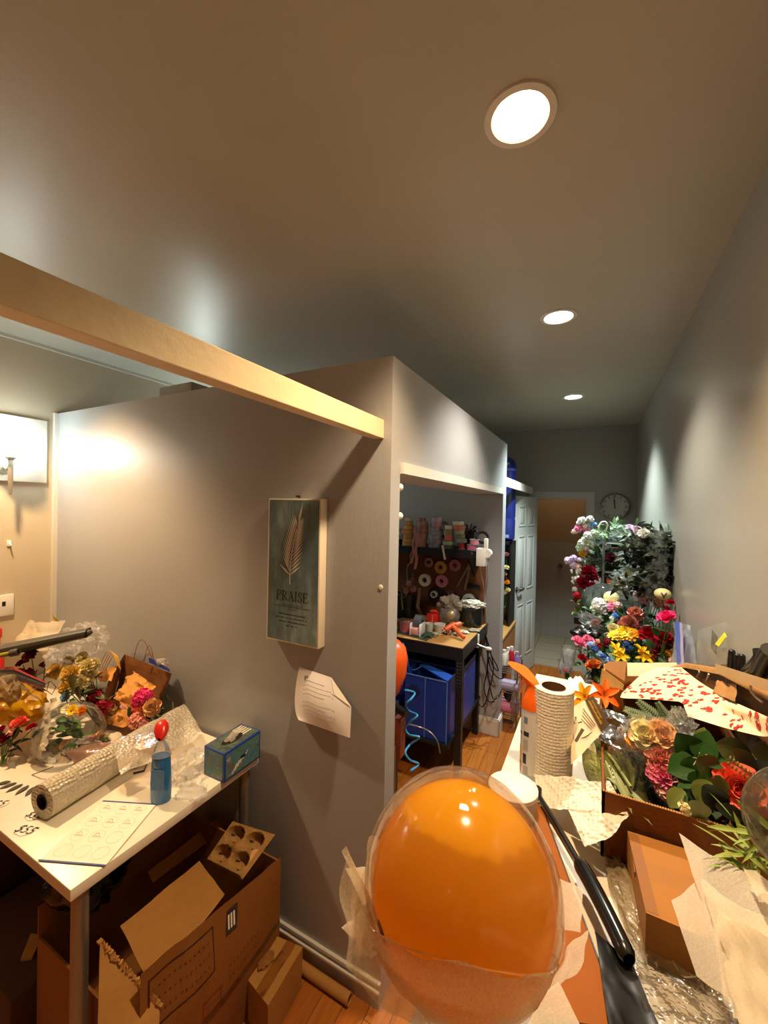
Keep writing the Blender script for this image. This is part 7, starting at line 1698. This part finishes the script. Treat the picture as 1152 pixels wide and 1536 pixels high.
for (px, py, h, lab) in ((853, 985, .11, 'upper clear plastic cup at the corridor side of the heap'), (848, 1003, .09, 'lower clear plastic cup at the corridor side of the heap')):
    q = aty(px, py, 2.68); solo('clear_cup', MB().lathe([(.03, -h/2), (.042, h/2), (.044, h/2+.003)], q, 24, caps=False).lump(q, (.03, .03, h*.4), .5, 2.5, int(px), 3), film('cup_film', body=.22, rough=.06, bump=.4, bodycol='d8dcdc'), lab, 'cup', 'clear cups beside the flowers')
P = aty(893, 936, 3.0); t = thing('clear_flower_pack', 'clear pack with a pinkish flower above the black bags', 'pack', P-V((0, 0, .05)))
part('film', MB().lump(P, (.10, .05, .05), .35, 2, 6, 4, R=Matrix.Rotation(.5, 3, 'Y')), film('pack_film', body=.14, bump=.5, bodycol='c8c8c8'), t); bloom(t, 'carnation', 'dusty', P, (0, -.8, .4), .035)
solo('black_bag', MB().lump(aty(882, 953, 2.98), (.09, .07, .06), .35, 2, 3, 4), mat('bin_liner', '0b0a09', .22), 'shiny black bag under the clear flower pack', 'bag'); solo('black_tray', MB().box(aty(880, 930, 3.2), (.16, .12, .05), bev=.006), m_black, 'black tray at the corridor side behind the black bag', 'tray')
# filler leaves deep in the heap
t = thing('heap_greenery', 'dark leaves filling the heap of flowers on the low rack', 'leaves', (.17, 2.95, .812)); rr = random.Random(77)
pts = [V((rr.uniform(.02, .31), rr.uniform(2.55, 3.3), 0)) for _ in range(60)]; pts = [V((p.x, p.y, .86+.28*max(0, min(1, (p.y-2.5)/.75))*rr.uniform(.5, 1))) for p in pts]
foliage(t, pts, 150, .10, .04, '2f4a26', 78); foliage(t, pts[::2], 60, .09, .03, '54703a', 79)
# ================================================================== pieces that belong to a part rather than to the whole thing
def stem_of(n): return n.split('.')[0]
def nest(thing_names, parent_part, kids):
    for o in [o for o in COL.objects if o.parent is None and stem_of(o.name) in thing_names]:
        ps = [c for c in o.children if stem_of(c.name) == parent_part]
        if not ps: continue
        for c in list(o.children):
            if stem_of(c.name) in kids and c not in ps:
                p = min(ps, key=lambda q: (WLD[q]-WLD[c]).length); c.parent = p
nest({'door_1'}, 'leaf', {'panel_moulding', 'door_handle'})
nest({'canvas_picture'}, 'printed_face', {'palm_leaf_print', 'title_text', 'verse_text'})
nest({'sticker_sheet'}, 'paper', {'sticker_rings', 'logo_print', 'cut_line', 'blue_edge'})
nest({'price_tag'}, 'card', {'price'})
nest({'glove_box'}, 'carton', {'printed_panel', 'top_panel', 'stripe_print', 'white_print', 'dark_print', 'opening'})
nest({'spray_bottle'}, 'trigger_head', {'trigger', 'nozzle'}); nest({'spray_bottle'}, 'liquid_body', {'label'})
nest({'spray_can'}, 'can', {'label', 'yellow_band', 'red_band', 'navy_band', 'black_square', 'black_bar', 'blue_print', 'text_line'}); nest({'spray_can'}, 'trigger_cap', {'trigger'})
nest({'printed_pack'}, 'card', {'printed_text'}); nest({'printed_pack'}, 'header_band', {'header_text'})
nest({'big_carton'}, 'printed_side', {'side_print', 'red_print', 'shipping_label', 'label_print', 'packing_tape'})
nest({'balloon_bouquet'}, 'inner_balloon', {'printed_dot'}); nest({'balloon_bouquet'}, 'clear_bubble', {'seam'})
nest({'wall_clock'}, 'dial', {'hour_marks', 'minute_hand', 'hour_hand'})
nest({'heart_paper'}, 'sheet', {'heart_print'}); nest({'taped_paper'}, 'sheet', {'faint_print', 'logo_print', 'folded_corner'})
nest({'wall_outlet'}, 'plate', {'slot'}); nest({'kraft_box'}, 'body', {'tape', 'lid_seam', 'small_mark'}); nest({'taped_carton'}, 'body', {'tape'})
nest({'flower_tray'}, 'front_panel', {'corrugated_edge'}); nest({'cup_carrier'}, 'tray', {'slot_pattern'})
nest({'paper_cutter'}, 'blade_arm', {'blade', 'pivot', 'handle'}); nest({'paper_cutter'}, 'base_board', {'steel_edge'})
nest({'workbench'}, 'upper_shelf', {'bracket', 'shelf_bolt'}); nest({'workbench'}, 'worktop', {'top_rail'})
nest({'zip_bag'}, 'pouch', {'blue_seal', 'lilac_strip'}); nest({'clear_sleeve_pack'}, 'sleeves', {'green_flap', 'yellow_tag'})
nest({'blue_bin'}, 'walls', {'rim', 'dark_logo', 'inner_lining'}); nest({'white_adapter'}, 'block', {'plug', 'round_plug', 'cord'})
nest({'glue_gun'}, 'barrel', {'nozzle', 'trigger'}); nest({'bubble_wrap_roll'}, 'roll', {'core'}); nest({'paper_towel_roll'}, 'towels', {'core_tube'})
nest({'blue_jug'}, 'body', {'band', 'pale_sticker'}); nest({'recessed_downlight'}, 'reflector', {'diffuser'}); nest({'foil_packet'}, 'pouch', {'blue_band'})
